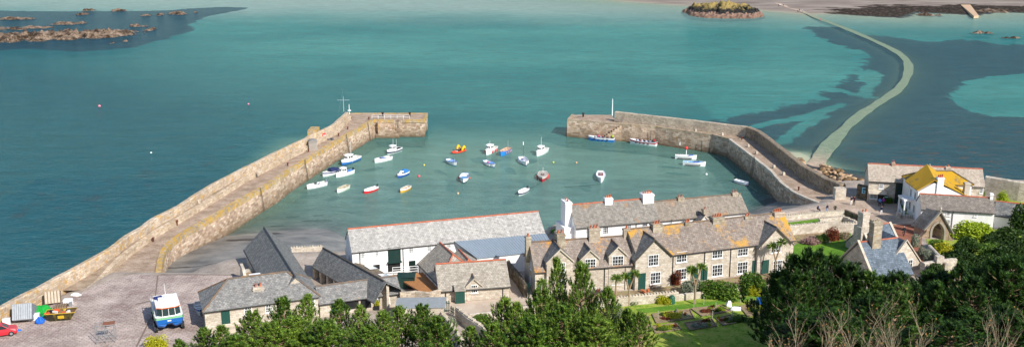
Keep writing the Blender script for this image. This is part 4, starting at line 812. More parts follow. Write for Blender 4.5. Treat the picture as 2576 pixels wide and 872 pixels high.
# --- white house with yellow lichen roof
zK = 8.9; A = P(2318, 523, zK); B = P(2502, 534, zK); s_ = (B-A).normalized(); n_ = Vector((-s_.y, s_.x, 0))
H = House('white_wing', A, B, halfdepth(A, n_, zK, 36, 489), 5, zK, 36, 'long white wing with grey slate roof and small arched windows behind the gothic lodge', 'house', WHITE, m_slate('slate_wing', (hh('676059'), hh('857c73'), hh('a2998e')), lichen=.10)); HK = H
for r in [(2380.8, 529.6, 2389.5, 542.4), (2380.8, 551, 2389.5, 564), (2450, 535.5, 2457.6, 545)]: H.win(*r, 3, 4)
H.chimney(2492, 2500, 487, H.hd, .7, WHITE, 0); H.pipe(2396, 545)
zE = 10.4; A = P(2306, 478, zE)+Vector((.4, 0, 0)); Bk = P(2301, 443, zE); wd_ = (Bk-A); Bf = P(2447, 464, zE)
s_ = Vector((1, -.03, 0)).normalized(); n_ = Vector((.03, 1, 0)).normalized(); LOW = P(2380, 463.5, zE); AA = Vector((P(2306, 466, zE).x, LOW.y+.5, 0)); BB = AA+s_*(Bf.x-AA.x)
H = House('white_house', AA, BB, halfdepth(Vector((AA.x, AA.y, 0)), n_, zE, 31, 431), 5, zE, 31, 'white Georgian house with mustard yellow lichen covered hipped roof', 'house', WHITE, SL_Y, hip=(1, 1), ridge=paint('6b6250', .8), ov=.3)
H.win(2425, 478, 2436, 492, 2, 2)
m = MB(); g0, _ = H.fp(2312, 470, -4.5); g1 = g0+9.2; pr = 4.4; W = H.W; c = (g0+g1)/2; f = [W(g0, -pr, 5), W(g1, -pr, 5), W(g1, -pr, 8.8), W(g1-2.4, -pr, zE-.3), W(g0+2.6, -pr, zE+1.3), W(g0, -pr, zE-.3)]; m.prism(f, H.n*(pr-.2)); m.build('front_wing', WHITE, H.root)
m = MB(); m.prism([W(g0-.3, -pr-.2, zE-.1), W(g0+2.6, -pr-.2, zE+1.8), W(g0+2.6+1.5, 3.5, zE+2.6), W(g0-.3, 1.5, zE-.05)], .16); m.prism([W(g0+2.6, -pr-.2, zE+1.8), W(g1+.3, -pr-.2, 8.9), W(g1+.3, 1.8, 9.4), W(g0+4.1, 3.5, zE+2.6)], .16); m.build('wing_roof', SL_Y, H.root)
chimney(H.root, W(g0+3.6, -pr+.2, 0), H.s, 1.1, .9, 8, onplane(2350, 446, W(0, -pr, 0), H.n).z, WHITE, 3, potmat=paint('b5472f')); chimney(H.root, W(g1-.8, -pr+.4, 0), H.s, .9, .9, 7, onplane(2398, 460, W(0, -pr, 0), H.n).z, STONEP, 0)
for v in (-3.3, -1.2, 1.6): 
    for z in (5.9, 8.3): window_at(H.root, W(0 if v > 0 else g0, v, z), H.n, -H.s, .95, 1.5, 2, 4)
m = MB(); m.frame(W(g0-1.8, -3.0, 8.0), H.s*1.8, H.n*3, (0, 0, .3)); 
for v in (-2.9, -.3): m.tube([W(g0-1.6, v, 5), W(g0-1.6, v, 8)], .16, 8)
m.build('portico', WHITE2, H.root)
# low dark roof at the right
A = P(2503, 541, 7.2); B = P(2600, 552, 7.2); s_ = (B-A).normalized(); n_ = Vector((-s_.y, s_.x, 0)); House('low_outhouse', A, B, 2.6, 5, 7.2, 33, 'low white outhouse with dark slates and red ridge under the right hand evergreen', 'outhouse', WHITE, SL_D, ov=.2)
# --- lodge with slate roofs
z1_ = 9.6; R0 = P(2161, 611, z1_); R1 = P(2256, 600, z1_); 
H = ridge_house('slate_lodge', R0+Vector((0, 0, 0)), R1, z1_, 4.0, 5.6, 3.4, 'grey stone lodge with blue slate roofs, orange ridges and tall stone chimneys behind the pines', 'lodge', GRP, SL_B)
RR0 = P(2268, 597, 9.6); RR1 = P(2281, 608.5, 9.6); RR0.z = RR1.z = 0; d_ = (H.n*-1)
o = H.root; hw = 3.1; top = P(2280, 608, 9.6); c = Vector((top.x, top.y, 0)); W2 = lambda u, v, z: c+H.s*u+H.n*v+Vector((0, 0, z))
m = MB(); f = [W2(-hw, 0, 3), W2(hw, 0, 3), W2(hw, 0, 5.9), W2(0, 0, 9.55), W2(-hw, 0, 5.9)]; m.prism(f, H.n*7); m.build('front_gable', GRP, o)
m = MB(); T = Vector((0, 0, .14)); m.prism([W2(-hw-.1, .1, 5.8)+T, W2(0, .1, 9.6)+T, W2(0, 7.2, 9.6)+T, W2(-hw-.1, 7.2, 5.8)+T], -T); m.prism([W2(hw+.1, .1, 5.8)+T, W2(0, .1, 9.6)+T, W2(0, 7.2, 9.6)+T, W2(hw+.1, 7.2, 5.8)+T], -T); r_ = m.build('gable_roof', SL_B, o)
m = MB()
for sg in (-1, 1): m.frame(W2(sg*(hw+.25), -.18, 5.65), W2(0, 0, 9.85)-W2(sg*(hw+.25), 0, 5.65), H.n*.4, (0, 0, .22))
m.build('coping', STONEP, o); m = MB(); m.frame(H.W(-.35, -.3, 5.3), H.n*4.3+Vector((0, 0, 4.6)), H.s*.4, (0, 0, .22)); m.build('coping', STONEP, o); m = MB(); m.frame(H.W(-.35, 8.3, 5.3), H.n*-4.3+Vector((0, 0, 4.6)), H.s*.4, (0, 0, .22)); m.build('coping', STONEP, o)
p_ = onplane(2282, 672, W2(0, 0, 0), H.n); 
for dx in (-.5, .5): window_at(o, Vector((p_.x, p_.y, p_.z))+H.s*dx, H.s, -H.n, .8, 1.25, 2, 2)
RB0 = P(2170, 569, 10.0); RB1 = P(2240, 577, 10.0); RB0.z = RB1.z = 0; 
H2 = ridge_house('slate_lodge', P(2168, 572, 9.3), P(2236, 563, 9.3), 9.3, 3.4, 5.9, 3.6, None, None, GRP, SL_B, root=o); m = MB(); m.frame(H2.W(-.3, -.3, 5.6), H2.n*3.7+Vector((0, 0, 3.85)), H2.s*.4, (0, 0, .22)); m.build('coping', STONEP, o); m = MB(); m.frame(H2.W(H2.L, -.3, 5.6), H2.n*3.7+Vector((0, 0, 3.85)), H2.s*.4, (0, 0, .22)); m.build('coping', STONEP, o)
c1 = H.W((P(2211, 611, 9.8)-H.W(0, 0, 0)).dot(H.s), 4.0-.4, 0); chimney(o, c1, H.s, 1.5, 1.1, 7.5, onplane(2211, 557, c1, H.n).z, LICH, 4, potmat=paint('c9bda8')); c2 = H2.W(.2, 3.4, 0); chimney(o, c2, H2.s, 1.3, 1.2, 5, onplane(2167, 533, c2, H2.n).z, GRP, 2, potmat=POT); m = MB(); m.cbox(Vector((c2.x, c2.y, 5)), H2.s, 2.0, 1.8, 4.6); m.build('chimney_base', GRP, o)
# --- gothic gatehouse
a = P(2325.7, 597.5, 5); b = P(2388.4, 605, 5); s_ = (b-a).normalized(); n_ = Vector((-s_.y, s_.x, 0)); wdt = (b-a).length; hw = wdt/2-.2; c = (a+b)/2; ap = onplane(2359, 537, a, n_).z; ev = onplane(2334, 576, a, n_).z; bk = P(2331, 524.7, ap+.1); dv = (Vector((bk.x, bk.y, 0))-Vector((c.x, c.y, 0))); dep = dv.length; dv.normalize(); c.z = 0
o = thing('gothic_gatehouse', c+Vector((0, 0, 5)), 'pinkish stone gothic gatehouse with pointed arch and stone slab roof', 'gatehouse'); W3 = lambda u, v, z: c+s_*u+dv*v+Vector((0, 0, z)); aw = .9; pts = []
STO = m_stone('gate_stone', (hh('a68a70'), hh('c9ad90'), hh('dcc5aa')), .7, .35, lichen=0)
arch = [(-aw, 5)] + [(-aw, 6.3)] + [(aw-2*aw*math.cos(t_), 6.3+2*aw*math.sin(t_)) for t_ in (.25, .5, .75, 1.0472)]; arch = arch + [(-u, z) for u, z in reversed(arch[:-1])]
def face(v, flip=False):
    # ring between outline and arch
    out = [(-hw, 5), (-hw, ev), (0, ap), (hw, ev), (hw, 5)]; m = MB(); A_ = arch; k = len(A_)//2
    l = [W3(u, v, z) for u, z in [(-hw, 5)] + A_[:k+1] + [(0, ap), (-hw, ev)]]; r = [W3(u, v, z) for u, z in A_[k:] + [(hw, 5), (hw, ev), (0, ap)]]
    return l, r
m = MB()
for v, th in ((0, .5),): 
    l, r = face(v); m.prism(l, dv*th); m.prism(r, dv*th)
for sg in (-1, 1): m.frame(W3(sg*hw-(.5 if sg > 0 else 0), .5, 5), s_*.5, dv*(dep-1), (0, 0, ev-5.05))
m.prism([W3(-hw, dep-.5, 5), W3(hw, dep-.5, 5), W3(hw, dep-.5, ev), W3(0, dep-.5, ap-.1), W3(-hw, dep-.5, ev)], dv*.4); m.build('wall', STO, o)
m = MB()
for i in range(len(arch)-1):
    (u0, q0), (u1, q1) = arch[i], arch[i+1]; L_ = math.hypot(u1-u0, q1-q0); ox, oz = -(q1-q0)/L_*.3, (u1-u0)/L_*.3; m.prism([W3(u0, -.06, q0), W3(u1, -.06, q1), W3(u1+ox, -.06, q1+oz), W3(u0+ox, -.06, q0+oz)], dv*-.08)
m.build('arch_moulding', STONEP, o); m = MB()
for sg in (-1, 1): m.prism([W3(sg*(hw+.45), -.2, ev-.3), W3(0, -.2, ap+.15), W3(0, dep, ap+.15), W3(sg*(hw+.45), dep, ev-.3)], .16)
ro = m.build('roof', m_slate('stone_slab_roof', (hh('7a7061'), hh('a0968a'), hh('bdb3a5')), .7, .45), o); m = MB()
for sg in (-1, 1): m.frame(W3(sg*(hw+.55), -.32, ev-.35), W3(0, 0, ap+.32)-W3(sg*(hw+.55), 0, ev-.35), dv*.35, (0, 0, .25))
m.tube([W3(0, -.1, ap+.3), W3(0, -.1, ap+.9)], .1, 6); m.ball(W3(0, -.1, ap+.95), .2); m.build('coping', STONEP, ro); m = MB(); 
for sg in (-1, 1): MB().prism([W3(sg*hw, -.05, 5), W3(sg*(hw+.8), -.05, 5), W3(sg*(hw+.1), -.05, ev-.6), W3(sg*hw, -.05, ev-.6)], dv*.7).build('buttress', STO, o)
# ------------------------------------------------------------ people
import bmesh
def figure(pose='stand', seed=0):
    """one continuous skinned body, about 1.74 m, facing -Y; returns mesh with slots: skin, top, trousers, shoes, hair"""
    r = random.Random(seed); J = {}; sit = pose == 'sit'
    hz = .93 if not sit else .5; lean = r.uniform(-.03, .05)
    def j(n, x, y, z, rr): J[n] = (x, y, z, rr)
    j('pel', 0, 0, hz, .135); j('waist', 0, .0, hz+.17, .12); j('chest', 0, -.02-lean, hz+.37, .145); j('neckb', 0, -.01-lean, hz+.53, .075); j('neck', 0, -.02-lean, hz+.60, .052); j('head', 0, -.035-lean, hz+.70, .09); j('crown', 0, -.02-lean, hz+.79, .075)
    st = r.uniform(.03, .18) if pose == 'walk' else .03
    for s, n in ((-1, 'l'), (1, 'r')):
        q = s*st
        if sit: pts = [(s*.1, -.02, .5, .105), (s*.12, -.44, .5, .078), (s*.12, -.46, .07, .055), (s*.12, -.62, .04, .04)]
        else: pts = [(s*.1, 0, hz-.06, .105), (s*.115, q*-.5, .5, .075), (s*.12, q*.9, .09, .05), (s*.125, q*.9-.16, .035, .04)]
        for k, p in enumerate(pts): j(n+'leg%d' % k, *p)
        up = r.random(); b = pose == 'hold'
        ar = [(s*.2, -.02-lean, hz+.48, .065), (s*.27, .03, hz+.22, .05), (s*.25 if not b else s*.12, -.13 if not b else -.28, hz+.0 if not b else hz+.3, .036), (s*.24 if not b else s*.05, -.17 if not b else -.32, hz-.09 if not b else hz+.36, .03)]
        for k, p in enumerate(ar): j(n+'arm%d' % k, *p)
    E = [('pel', 'waist'), ('waist', 'chest'), ('chest', 'neckb'), ('neckb', 'neck'), ('neck', 'head'), ('head', 'crown')]
    for n in 'lr': E += [('pel', n+'leg0')] + [(n+'leg%d' % k, n+'leg%d' % (k+1)) for k in range(3)] + [('chest', n+'arm0')] + [(n+'arm%d' % k, n+'arm%d' % (k+1)) for k in range(3)]
    names = list(J); bm = bmesh.new(); lay = bm.verts.layers.skin.verify(); vs = {}
    for n in names:
        x, y, z, rr = J[n]; v = bm.verts.new((x, y, z)); v[lay].radius = (rr, rr*.85 if n in ('chest', 'waist', 'pel') else rr); v[lay].use_root = (n == 'pel'); vs[n] = v
    for a, b in E: bm.edges.new((vs[a], vs[b]))
    me = bpy.data.meshes.new('figure'); bm.to_mesh(me); bm.free(); o = bpy.data.objects.new('figure', me); link(o)
    o.modifiers.new('s', 'SKIN'); sub = o.modifiers.new('u', 'SUBSURF'); sub.levels = 1
    dg = bpy.context.evaluated_depsgraph_get(); out = bpy.data.meshes.new_from_object(o.evaluated_get(dg)); bpy.data.objects.remove(o)
    idx = []
    for p in out.polygons:
        c = p.center; k = 1
        if c.z > hz+.585: k = 0 if (c.z < hz+.745 and c.y < -.045-lean) else (4 if c.z > hz+.63 else 0)
        elif abs(c.x) > .21 and c.z < hz+.03 and not sit: k = 0
        elif sit and (c.y < -.12 and c.z < .6): k = 2 if c.z > .1 else 3
        elif c.z < .09: k = 3
        elif c.z < hz+.03 and abs(c.x) < .215: k = 2
        idx.append(k)
    for _ in range(5): out.materials.append(None)
    out.polygons.foreach_set('material_index', idx); out.polygons.foreach_set('use_smooth', [True]*len(idx)); return out
SKINM = m_plain('skin', hh('c99a7c'), .6, .05); FIG = {}
def person(p, rz, pose, top, trs, hair, label, group=None, parent=None, seed=0, sc=1.0, cat='person'):
    k = (pose, seed % 3)
    if k not in FIG: FIG[k] = figure(pose, seed)
    me = FIG[k].copy()
    for q_, mt in enumerate((SKINM, paint(top, .9), paint(trs, .9), paint('2a2420', .8), paint(hair, .8))): me.materials[q_] = mt
    o = bpy.data.objects.new('person', me); link(o); o.location = p; o.rotation_euler = (0, 0, rz); o.scale = (sc,)*3
    tag(o, label, cat, group); return o
# ------------------------------------------------------------ boats
def hullpts(L, B, fb, n=13, tr=.72, full=.5, sheer=.35, ns=1):
    out = []
    for i in range(n):
        t = i/(n-1); b = B/2*(tr+(1-tr)*math.sin(min(1, t/.45)*math.pi/2) if t < .45 else max(0.0, 1-((t-.45)/.55)**(1.6+full))**.75)
        f = fb*(1+sheer*max(0, (t-.35)/.65)**2+.08*(1-t)**2); x = -L/2+L*t; out.append((x, max(b, .015), f, t))
    return out
def boat(label, bow, stern, hull='f2f2f0', top=None, inner='d8d4cc', rim='f5f5f3', kind='open', L=None, B=None, fb=.62, fend=(), extra=(), boot=None, group='small boats moored in the harbour', name=None, tr=.72, cat='boat', deckcol=None):
    b = P(*bow); s = P(*stern); d = b-s; L = L or max(3.2, min(d.length, 8.5)); c = (b+s)/2; rz = math.atan2(d.y, d.x); B = B or L*.36
    name = name or {'open': 'rowing_boat', 'cabin': 'cabin_boat', 'speed': 'motor_boat', 'rib': 'inflatable_boat', 'passenger': 'passenger_boat', 'decked': 'decked_boat', 'cuddy': 'cabin_boat'}[kind]
    o = thing(name, c, label, cat, group, rz); H = hullpts(L, B, fb, tr=tr); Lb = lambda mm, nm, mat, par=None: mm.build(nm, mat, par or o, world=False)
    def shell(z0, z1, k0, k1, dd=0):
        m = MB(); 
        for sg in (-1, 1):
            rows = [[Vector((x+(f*z1*.35*max(0, t-.8)*5*.3), sg*b*k1, z1*f)), Vector((x, sg*b*k0, z0*f if z0 > 0 else z0))] for x, b, f, t in H]
            if sg < 0: rows = rows[::-1]
            for i in range(len(rows)-1): m.add([rows[i][0], rows[i][1], rows[i+1][1], rows[i+1][0]], [(0, 1, 2, 3)], True)
        x, b, f, t = H[0]; m.quad((x, b*k1, z1*f), (x, -b*k1, z1*f), (x, -b*k0, z0*f if z0 > 0 else z0), (x, b*k0, z0*f if z0 > 0 else z0)); return m
    split = .62 if top else 1.0
    if boot: Lb(shell(-.25, .16, .6, .80), 'boot_stripe', paint(boot)); Lb(shell(.16, split, .80, .9 if top else 1), 'hull', paint(hull, .3))
    else: Lb(shell(-.25, split, .62, .92 if top else 1), 'hull', paint(hull, .3))
    if top: Lb(shell(.62, 1, .92 if not boot else .9, 1), 'sheer_strake', paint(top, .3))
    m = MB()
    for sg in (-1, 1): m.tube([(x+.35*f*.3*max(0, t-.8)*5, sg*b*.98, f+.02) for x, b, f, t in H], .045*(L/5), 5)
    m.tube([(H[0][0], H[0][1], H[0][2]+.02), (H[0][0], -H[0][1], H[0][2]+.02)], .05, 5); Lb(m, 'gunwale', paint(rim, .4))
    hx = abs(math.cos(rz)); o.scale = (.76, .76, .92) if (hx > .45 and kind != 'passenger' and L > 4) else ((.95, .9, 1) if kind != 'passenger' else (.92, .92, .95))
    closed = {'open': 0, 'decked': 1, 'cabin': .45, 'cuddy': .45, 'speed': .45, 'rib': 0, 'passenger': .12}[kind]
    m = MB(); deck = MB(); fl = .22
    for i in range(len(H)-1):
        (x0, b0, f0, t0), (x1, b1, f1, t1) = H[i], H[i+1]
        if t0 >= 1-closed-.01: deck.quad((x0, -b0*.97, f0-.02), (x1, -b1*.97, f1-.02), (x1, b1*.97, f1-.02), (x0, b0*.97, f0-.02))
        else:
            for sg in (-1, 1):
                q = [(x0, sg*(b0-.07), f0), (x1, sg*max(b1-.07, .01), f1), (x1, sg*b1*.72, fl), (x0, sg*b0*.72, fl)]; m.add(q if sg > 0 else q[::-1], [(0, 1, 2, 3)], True)
            m.quad((x0, -b0*.72, fl), (x1, -b1*.72, fl), (x1, b1*.72, fl), (x0, b0*.72, fl))
    if m.f:
        x0, b0, f0, _ = H[0]; m.quad((x0+.06, -b0, f0), (x0+.06, b0, f0), (x0+.06, b0*.72, fl), (x0+.06, -b0*.72, fl)); Lb(m, 'interior', paint(inner, .7))
    if deck.f:
        i0 = next(i for i in range(len(H)) if H[i][3] >= 1-closed-.01); x, b, f, t = H[i0]; deck.quad((x, -b*.9, fl), (x, b*.9, fl), (x, b*.97, f-.02), (x, -b*.97, f-.02)); Lb(deck, 'deck', paint(deckcol or 'efefec', .5))
    def hb(x): 
        t = (x+L/2)/L*12; i = min(11, max(0, int(t))); f = t-i; return H[i][1]*(1-f)+H[i+1][1]*f, H[i][2]*(1-f)+H[i+1][2]*f
    if kind in ('open', 'passenger'):
        for x in ((-.3, -.02, .24) if kind == 'open' else (-.36, -.2, -.04, .12, .26)):
            w_, f_ = hb(x*L); mm = MB(); mm.box(x*L-.13, x*L+.13, -w_*.93, w_*.93, f_-.22, f_-.16); Lb(mm, 'thwart', paint(rim if kind == 'open' else inner, .6))
    if kind in ('cabin',):
        x0, x1 = -.02*L, .27*L; w0 = hb(x0)[0]*.72; w1 = hb(x1)[0]*.66; f0 = fb*.95; hc = f0+min(1.25, L*.2); m = MB()
        lo = [(x0, -w0, f0-.1), (x1, -w1, f0-.1), (x1+.05, 0, f0-.1), (x1, w1, f0-.1), (x0, w0, f0-.1)]; hi = [(x0, -w0*.9, hc), (x1-.35, -w1*.85, hc), (x1-.3, 0, hc+.05), (x1-.35, w1*.85, hc), (x0, w0*.9, hc)]
        m.add([Vector(p) for p in lo+hi], [(i, (i+1) % 5, 5+(i+1) % 5, 5+i) for i in range(5)]+[(5, 6, 7, 8, 9)]); cb = Lb(m, 'wheelhouse', paint('f6f6f4', .4))
        m = MB(); m.box(x0-.15, x1-.25, -w0*.98, w0*.98, hc, hc+.07); Lb(m, 'roof', paint('fafaf8', .5), cb)
        m = MB(); zz = (hc+f0)/2+.12
        for sg in (-1, 1):
            for a, b_ in ((x0+.15, (x0+x1)/2-.15), ((x0+x1)/2, x1-.4)): 
                wa = w0+(w1-w0)*((a+b_)/2-x0)/(x1-x0); m.box(a, b_, sg*wa*.955-.02, sg*wa*.955+.03*sg, zz-.2, zz+.25)
        for sg in (-.5, .5): m.box(x1-.22, x1-.13, sg*w1*.8-w1*.33, sg*w1*.8+w1*.33, zz-.18, zz+.22)
        Lb(m, 'windows', GLASS, cb)
    if kind == 'cuddy':
        x0, x1 = .0, .4*L; m = MB(); w0 = hb(x0)[0]*.8; w1 = hb(x1)[0]*.55; f0 = fb; lo = [(x0, -w0, f0), (x1, -w1, f0+.1), (x1, w1, f0+.1), (x0, w0, f0)]; hi = [(x0, -w0*.8, f0+.75), (x1-.5, -w1*.8, f0+.5), (x1-.5, w1*.8, f0+.5), (x0, w0*.8, f0+.75)]
        m.add([Vector(p) for p in lo+hi], [(0, 1, 5, 4), (1, 2, 6, 5), (2, 3, 7, 6), (3, 0, 4, 7), (4, 5, 6, 7)]); cb = Lb(m, 'cuddy', paint('f2f4f6', .4)); m = MB()
        for sg in (-1, 1): 
            for a in (.3, .95): m.box(x0+a, x0+a+.42, sg*w0*.86-.03, sg*w0*.86+.05, f0+.2, f0+.5)
        Lb(m, 'windows', GLASS, cb)
    if 'canopy' in extra or kind == 'cuddy':
        col = '1d2b57' if 'canopy' in extra else '2e75b8'; x0, x1 = (-.42*L, .08*L) if kind != 'cuddy' else (-.45*L, .05*L); m = MB(); rows = []
        for x in (x0, (x0+x1)/2, x1): w_, f_ = hb(x); rows.append([Vector((x, w_*math.cos(a)*.97, f_+.0+math.sin(a)*(.95 if x != x0 else .55))) for a in [math.pi*k/8 for k in range(9)]])
        strip(m, rows); m.add(rows[0], [tuple(range(9))]); m.add(rows[-1], [tuple(range(8, -1, -1))]); Lb(m, 'canopy', paint(col, .8))
    if kind == 'speed':
        x = .02*L; w_, f_ = hb(x); m = MB(); m.add([Vector(p) for p in [(x-.5, -w_*.8, f_), (x+.35, -w_*.55, f_), (x+.35, w_*.55, f_), (x-.5, w_*.8, f_), (x-.7, -w_*.7, f_+.45), (x, -w_*.45, f_+.45), (x, w_*.45, f_+.45), (x-.7, w_*.7, f_+.45)]], [(0, 1, 5, 4), (1, 2, 6, 5), (2, 3, 7, 6)]); Lb(m, 'windscreen', paint('4b5a66', .15))
        for y in (-.35, .35): mm = MB(); mm.box(-.2*L, -.2*L+.5, y*B*.5-.22, y*B*.5+.22, fl, fl+.4); mm.box(-.2*L-.1, -.2*L, y*B*.5-.22, y*B*.5+.22, fl, fl+.8); Lb(mm, 'seat', paint('e8e8e4', .6))
    if 'outboard' in extra:
        m = MB(); x = -L/2-.12; m.box(x-.22, x+.16, -.17, .17, fb+.1, fb+.6); m.box(x-.08, x+.06, -.07, .07, -.3, fb+.1); Lb(m, 'outboard_motor', paint('23262c' if 'grey' not in extra else '7d8896', .4))
    for e in extra:
        if isinstance(e, tuple) and e[0] == 'mast': mm = MB(); mm.tube([(e[1]*L, 0, fl), (e[1]*L, 0, e[2])], [.05, .03], 5); Lb(mm, 'mast', paint(e[3], .4))
        if isinstance(e, tuple) and e[0] == 'flag': mm = MB(); mm.box(e[1]*L-.12, e[1]*L+.12, -.1, .1, e[2]-.8, e[2]); Lb(mm, 'dan_flag', WHITE2)
        if isinstance(e, tuple) and e[0] == 'cover': 
            x0, x1 = e[1]*L, e[2]*L; m = MB(); rows = []
            for k in range(6): x = x0+(x1-x0)*k/5; w_, f_ = hb(x); rows.append([Vector((x, w_*q*.98, f_+.04+.22*(1-q*q)*(.6+.4*math.sin(k*2.1)))) for q in (-1, -.6, -.2, .2, .6, 1)])
            strip(m, [r_[::-1] for r_ in rows]); Lb(m, 'cover', paint(e[3], .85))
        if isinstance(e, tuple) and e[0] == 'hatch': w_, f_ = hb(e[1]*L); mm = MB(); mm.box(e[1]*L-e[4]/2, e[1]*L+e[4]/2, -e[2]/2, e[2]/2, f_-.04, f_+.1); h_ = Lb(mm, 'cockpit', paint(e[3], .7)); mm = MB(); mm.box(e[1]*L-e[4]*.3, e[1]*L+e[4]*.3, -e[2]*.3, e[2]*.3, f_+.1, f_+.13); Lb(mm, 'floorboard', paint('9a8b7a', .8), h_)
        if isinstance(e, tuple) and e[0] == 'box': mm = MB(); mm.box(e[1]*L-e[3]/2, e[1]*L+e[3]/2, e[2]-e[4]/2, e[2]+e[4]/2, fl, fl+e[5]); Lb(mm, e[7] if len(e) > 7 else 'engine_box', paint(e[6], .6))
    for col, sides, n, dz in fend:
        for sg in sides:
            for k in range(n):
                x = -L*.38+L*.68*(k+.5)/n; w_, f_ = hb(x); r_ = .11 if n > 3 else .2; mm = MB(); mm.ball((x, sg*(w_+r_*.4), f_*.45+dz), r_, r_, r_*(2.2 if n > 2 else 1.1), 7, 5); Lb(mm, 'fender', paint(col, .5))
    return o
RED = 'e2402e'; W_ = 'f3f3f1'
boat('blue hulled fishing boat with white wheelhouse lying close to the west pier', (864, 415), (899, 402), '2a6db0', W_, kind='cabin', fb=.85, L=7.2, boot='1c3f78', extra=[('mast', -.05, 5.2, W_)])
boat('navy striped fishing boat with two aerials and pink fenders below the west pier head', (975, 388), (1007, 378), '252c4c', W_, kind='cabin', fb=.8, L=6.8, inner='3a3f4c', boot='e8e8e6', extra=[('mast', .05, 3.8, W_), ('mast', -.2, 3.4, W_)], fend=[('f0a0a0', (-1,), 2, .1)])
boat('plain white open boat lying behind the two striped fishing boats', (944, 409), (983, 400), W_, rim='e6e6ee', inner='cfccc4', L=6.6, fb=.75, fend=[(W_, (-1,), 7, -.05)], extra=[('cover', -.1, .1, '6f86b8')])
boat('white speedboat with navy canopy and red fenders nearest the west pier wall', (815, 443), (850, 434), W_, '28306a', kind='speed', L=6.2, fb=.75, extra=['canopy', 'outboard'], fend=[(RED, (-1,), 4, 0)])
boat('white cabin cruiser with blue cockpit cover and red fenders', (848, 445), (886, 435), W_, kind='cabin', L=6.6, fb=.75, extra=['outboard', ('cover', -.45, -.08, '4a7fc0')], fend=[(RED, (-1,), 4, 0)], inner='5d8fc9')
boat('white speedboat with grey outboard nearest the foot of the west pier', (777, 475), (816, 466), W_, kind='speed', L=6.4, fb=.75, extra=['outboard', 'grey'], boot='b9b9bd')
boat('small cream rowing boat with white fenders', (854, 482), (871, 474), 'e9e6da', inner='a99f8f', L=4.6, fb=.6, fend=[(W_, (-1,), 3, 0)], rim='d8cfae')
boat('red hulled open boat with white top strake and small outboard', (919, 486), (946, 477), 'd5202c', W_, inner='d9dde2', L=5.2, fb=.68, extra=['outboard'], fend=[(W_, (-1,), 3, 0)])
boat('small blue boat with white cabin and bright blue cover', (1002, 447), (1025, 438), '1f4f9c', W_, kind='cuddy', L=5.2, fb=.7)
boat('tiny yellow and white tender near the red ball buoy', (1011, 483), (1027, 475), 'e3a52e', W_, inner='b9a488', L=4.1, fb=.55, name='tender')
boat('white open boat with blue rail and pale blue deck box', (1165, 461), (1171, 443), W_, rim='3f5f9a', inner='e8ecef', L=6.0, B=2.5, fb=.75, kind='open', fend=[(RED, (1, -1), 1, 0)], extra=[('box', 0, 0, 1.8, 1.3, .35, '7db4d8')], boot='2c3350')
boat('white open boat with blue straps lying beyond the orange inflatable', (1145, 416), (1129, 408), W_, rim='5c83c4', inner='dfe2e4', L=6.0, B=2.4, fb=.75, extra=[('cover', -.06, .06, '4f86c8'), ('mast', .35, 1.8, W_)], boot='2c84b8')
boat('white motor boat with round cabin top and red fenders', (1226, 388), (1243, 378), W_, kind='cabin', L=6.2, B=2.5, fb=.85, extra=[('mast', .1, 3.0, W_)], fend=[(RED, (1, -1), 3, 0)])
boat('bright blue open fishing boat with orange fenders and short mast', (1262, 391), (1279, 381), '2c86d8', inner='c9b39a', rim='b3705a', L=6.0, B=2.3, fb=.85, extra=[('mast', -.35, 3.0, 'b8b8b8'), ('box', 0, 0, 1.4, .9, .5, 'd8cfc4')], fend=[('e8a080', (1, -1), 4, .05)], name='fishing_boat')
boat('white rowing gig with blue cover and many white fenders', (1244, 421), (1220, 410), W_, rim='8fa7d2', inner='e6e9ec', L=6.4, B=2.3, fb=.7, boot='2c84b8', fend=[(W_, (-1, 1), 7, 0)], extra=[('cover', .1, .3, '4f86d0'), ('box', -.25, .2, .5, .5, .4, 'b03048')])
boat('white open boat with tall dark flag pole', (1323, 417), (1312, 402), W_, rim='e8ecf4', inner='d4d6da', L=6.2, B=2.3, fb=.75, boot='1c3f78', fend=[(W_, (-1, 1), 6, 0)], extra=[('mast', -.1, 5.0, '303438'), ('flag', -.1, 5.0), ('box', -.2, -.2, .5, .5, .5, '3a3a80')])
boat('white cabin boat with single mast farthest right in the open harbour', (1353, 391), (1372, 381), W_, kind='cabin', L=6.2, B=2.3, fb=.8, extra=[('mast', .05, 4.2, W_)])
boat('red hulled boat with grey cover and brown hatch', (1364, 457), (1366, 440), 'b0323c', 'c9c2b8', inner='b8b0a4', rim='d6d0c6', L=6.4, B=2.6, fb=.8, kind='decked', deckcol='b5ada0', extra=[('hatch', -.05, .8, '5c2f2c', 1.2), ('mast', -.4, 1.9, W_)], fend=[(RED, (1, -1), 3, 0), ('3a3fa8', (1,), 1, -.1)])
boat('white open boat with navy stripe and black outboard left of the red hull', (1306, 491), (1325, 481), '2b3452', W_, inner='efe6e4', L=5.2, B=2.1, fb=.65, extra=['outboard', ('box', .05, 0, .6, .5, .4, 'e6b8b0', 'seat')], boot='e8e8e6', kind='open')
boat('white decked launch seen end on with dark red cockpit', (1511.5, 463), (1511, 434), W_, kind='decked', L=7.6, B=2.35, fb=.75, deckcol='f0f0ee', extra=[('hatch', -.08, 1.15, '7d2f3c', 2.4)], rim='dcdcdc', tr=.6)
boat('white open boat with flag pole and row of black fenders nearer the east pier', (1754, 401), (1696, 398), W_, inner='dcdcdc', L=6.6, B=2.1, fb=.85, extra=[('mast', -.3, 4.4, '303438'), ('flag', -.3, 4.4), ('cover', .15, .35, '3f6fc0')], fend=[('202226', (-1,), 14, -.12)], name='ferry_boat')
boat('white open boat with blue interior and black fenders in front of its twin', (1778, 418), (1714, 414), W_, inner='57a0d6', L=6.8, B=2.2, fb=.85, extra=[('cover', .0, .25, '2c62b4')], fend=[('202226', (-1,), 14, -.12)], name='ferry_boat')
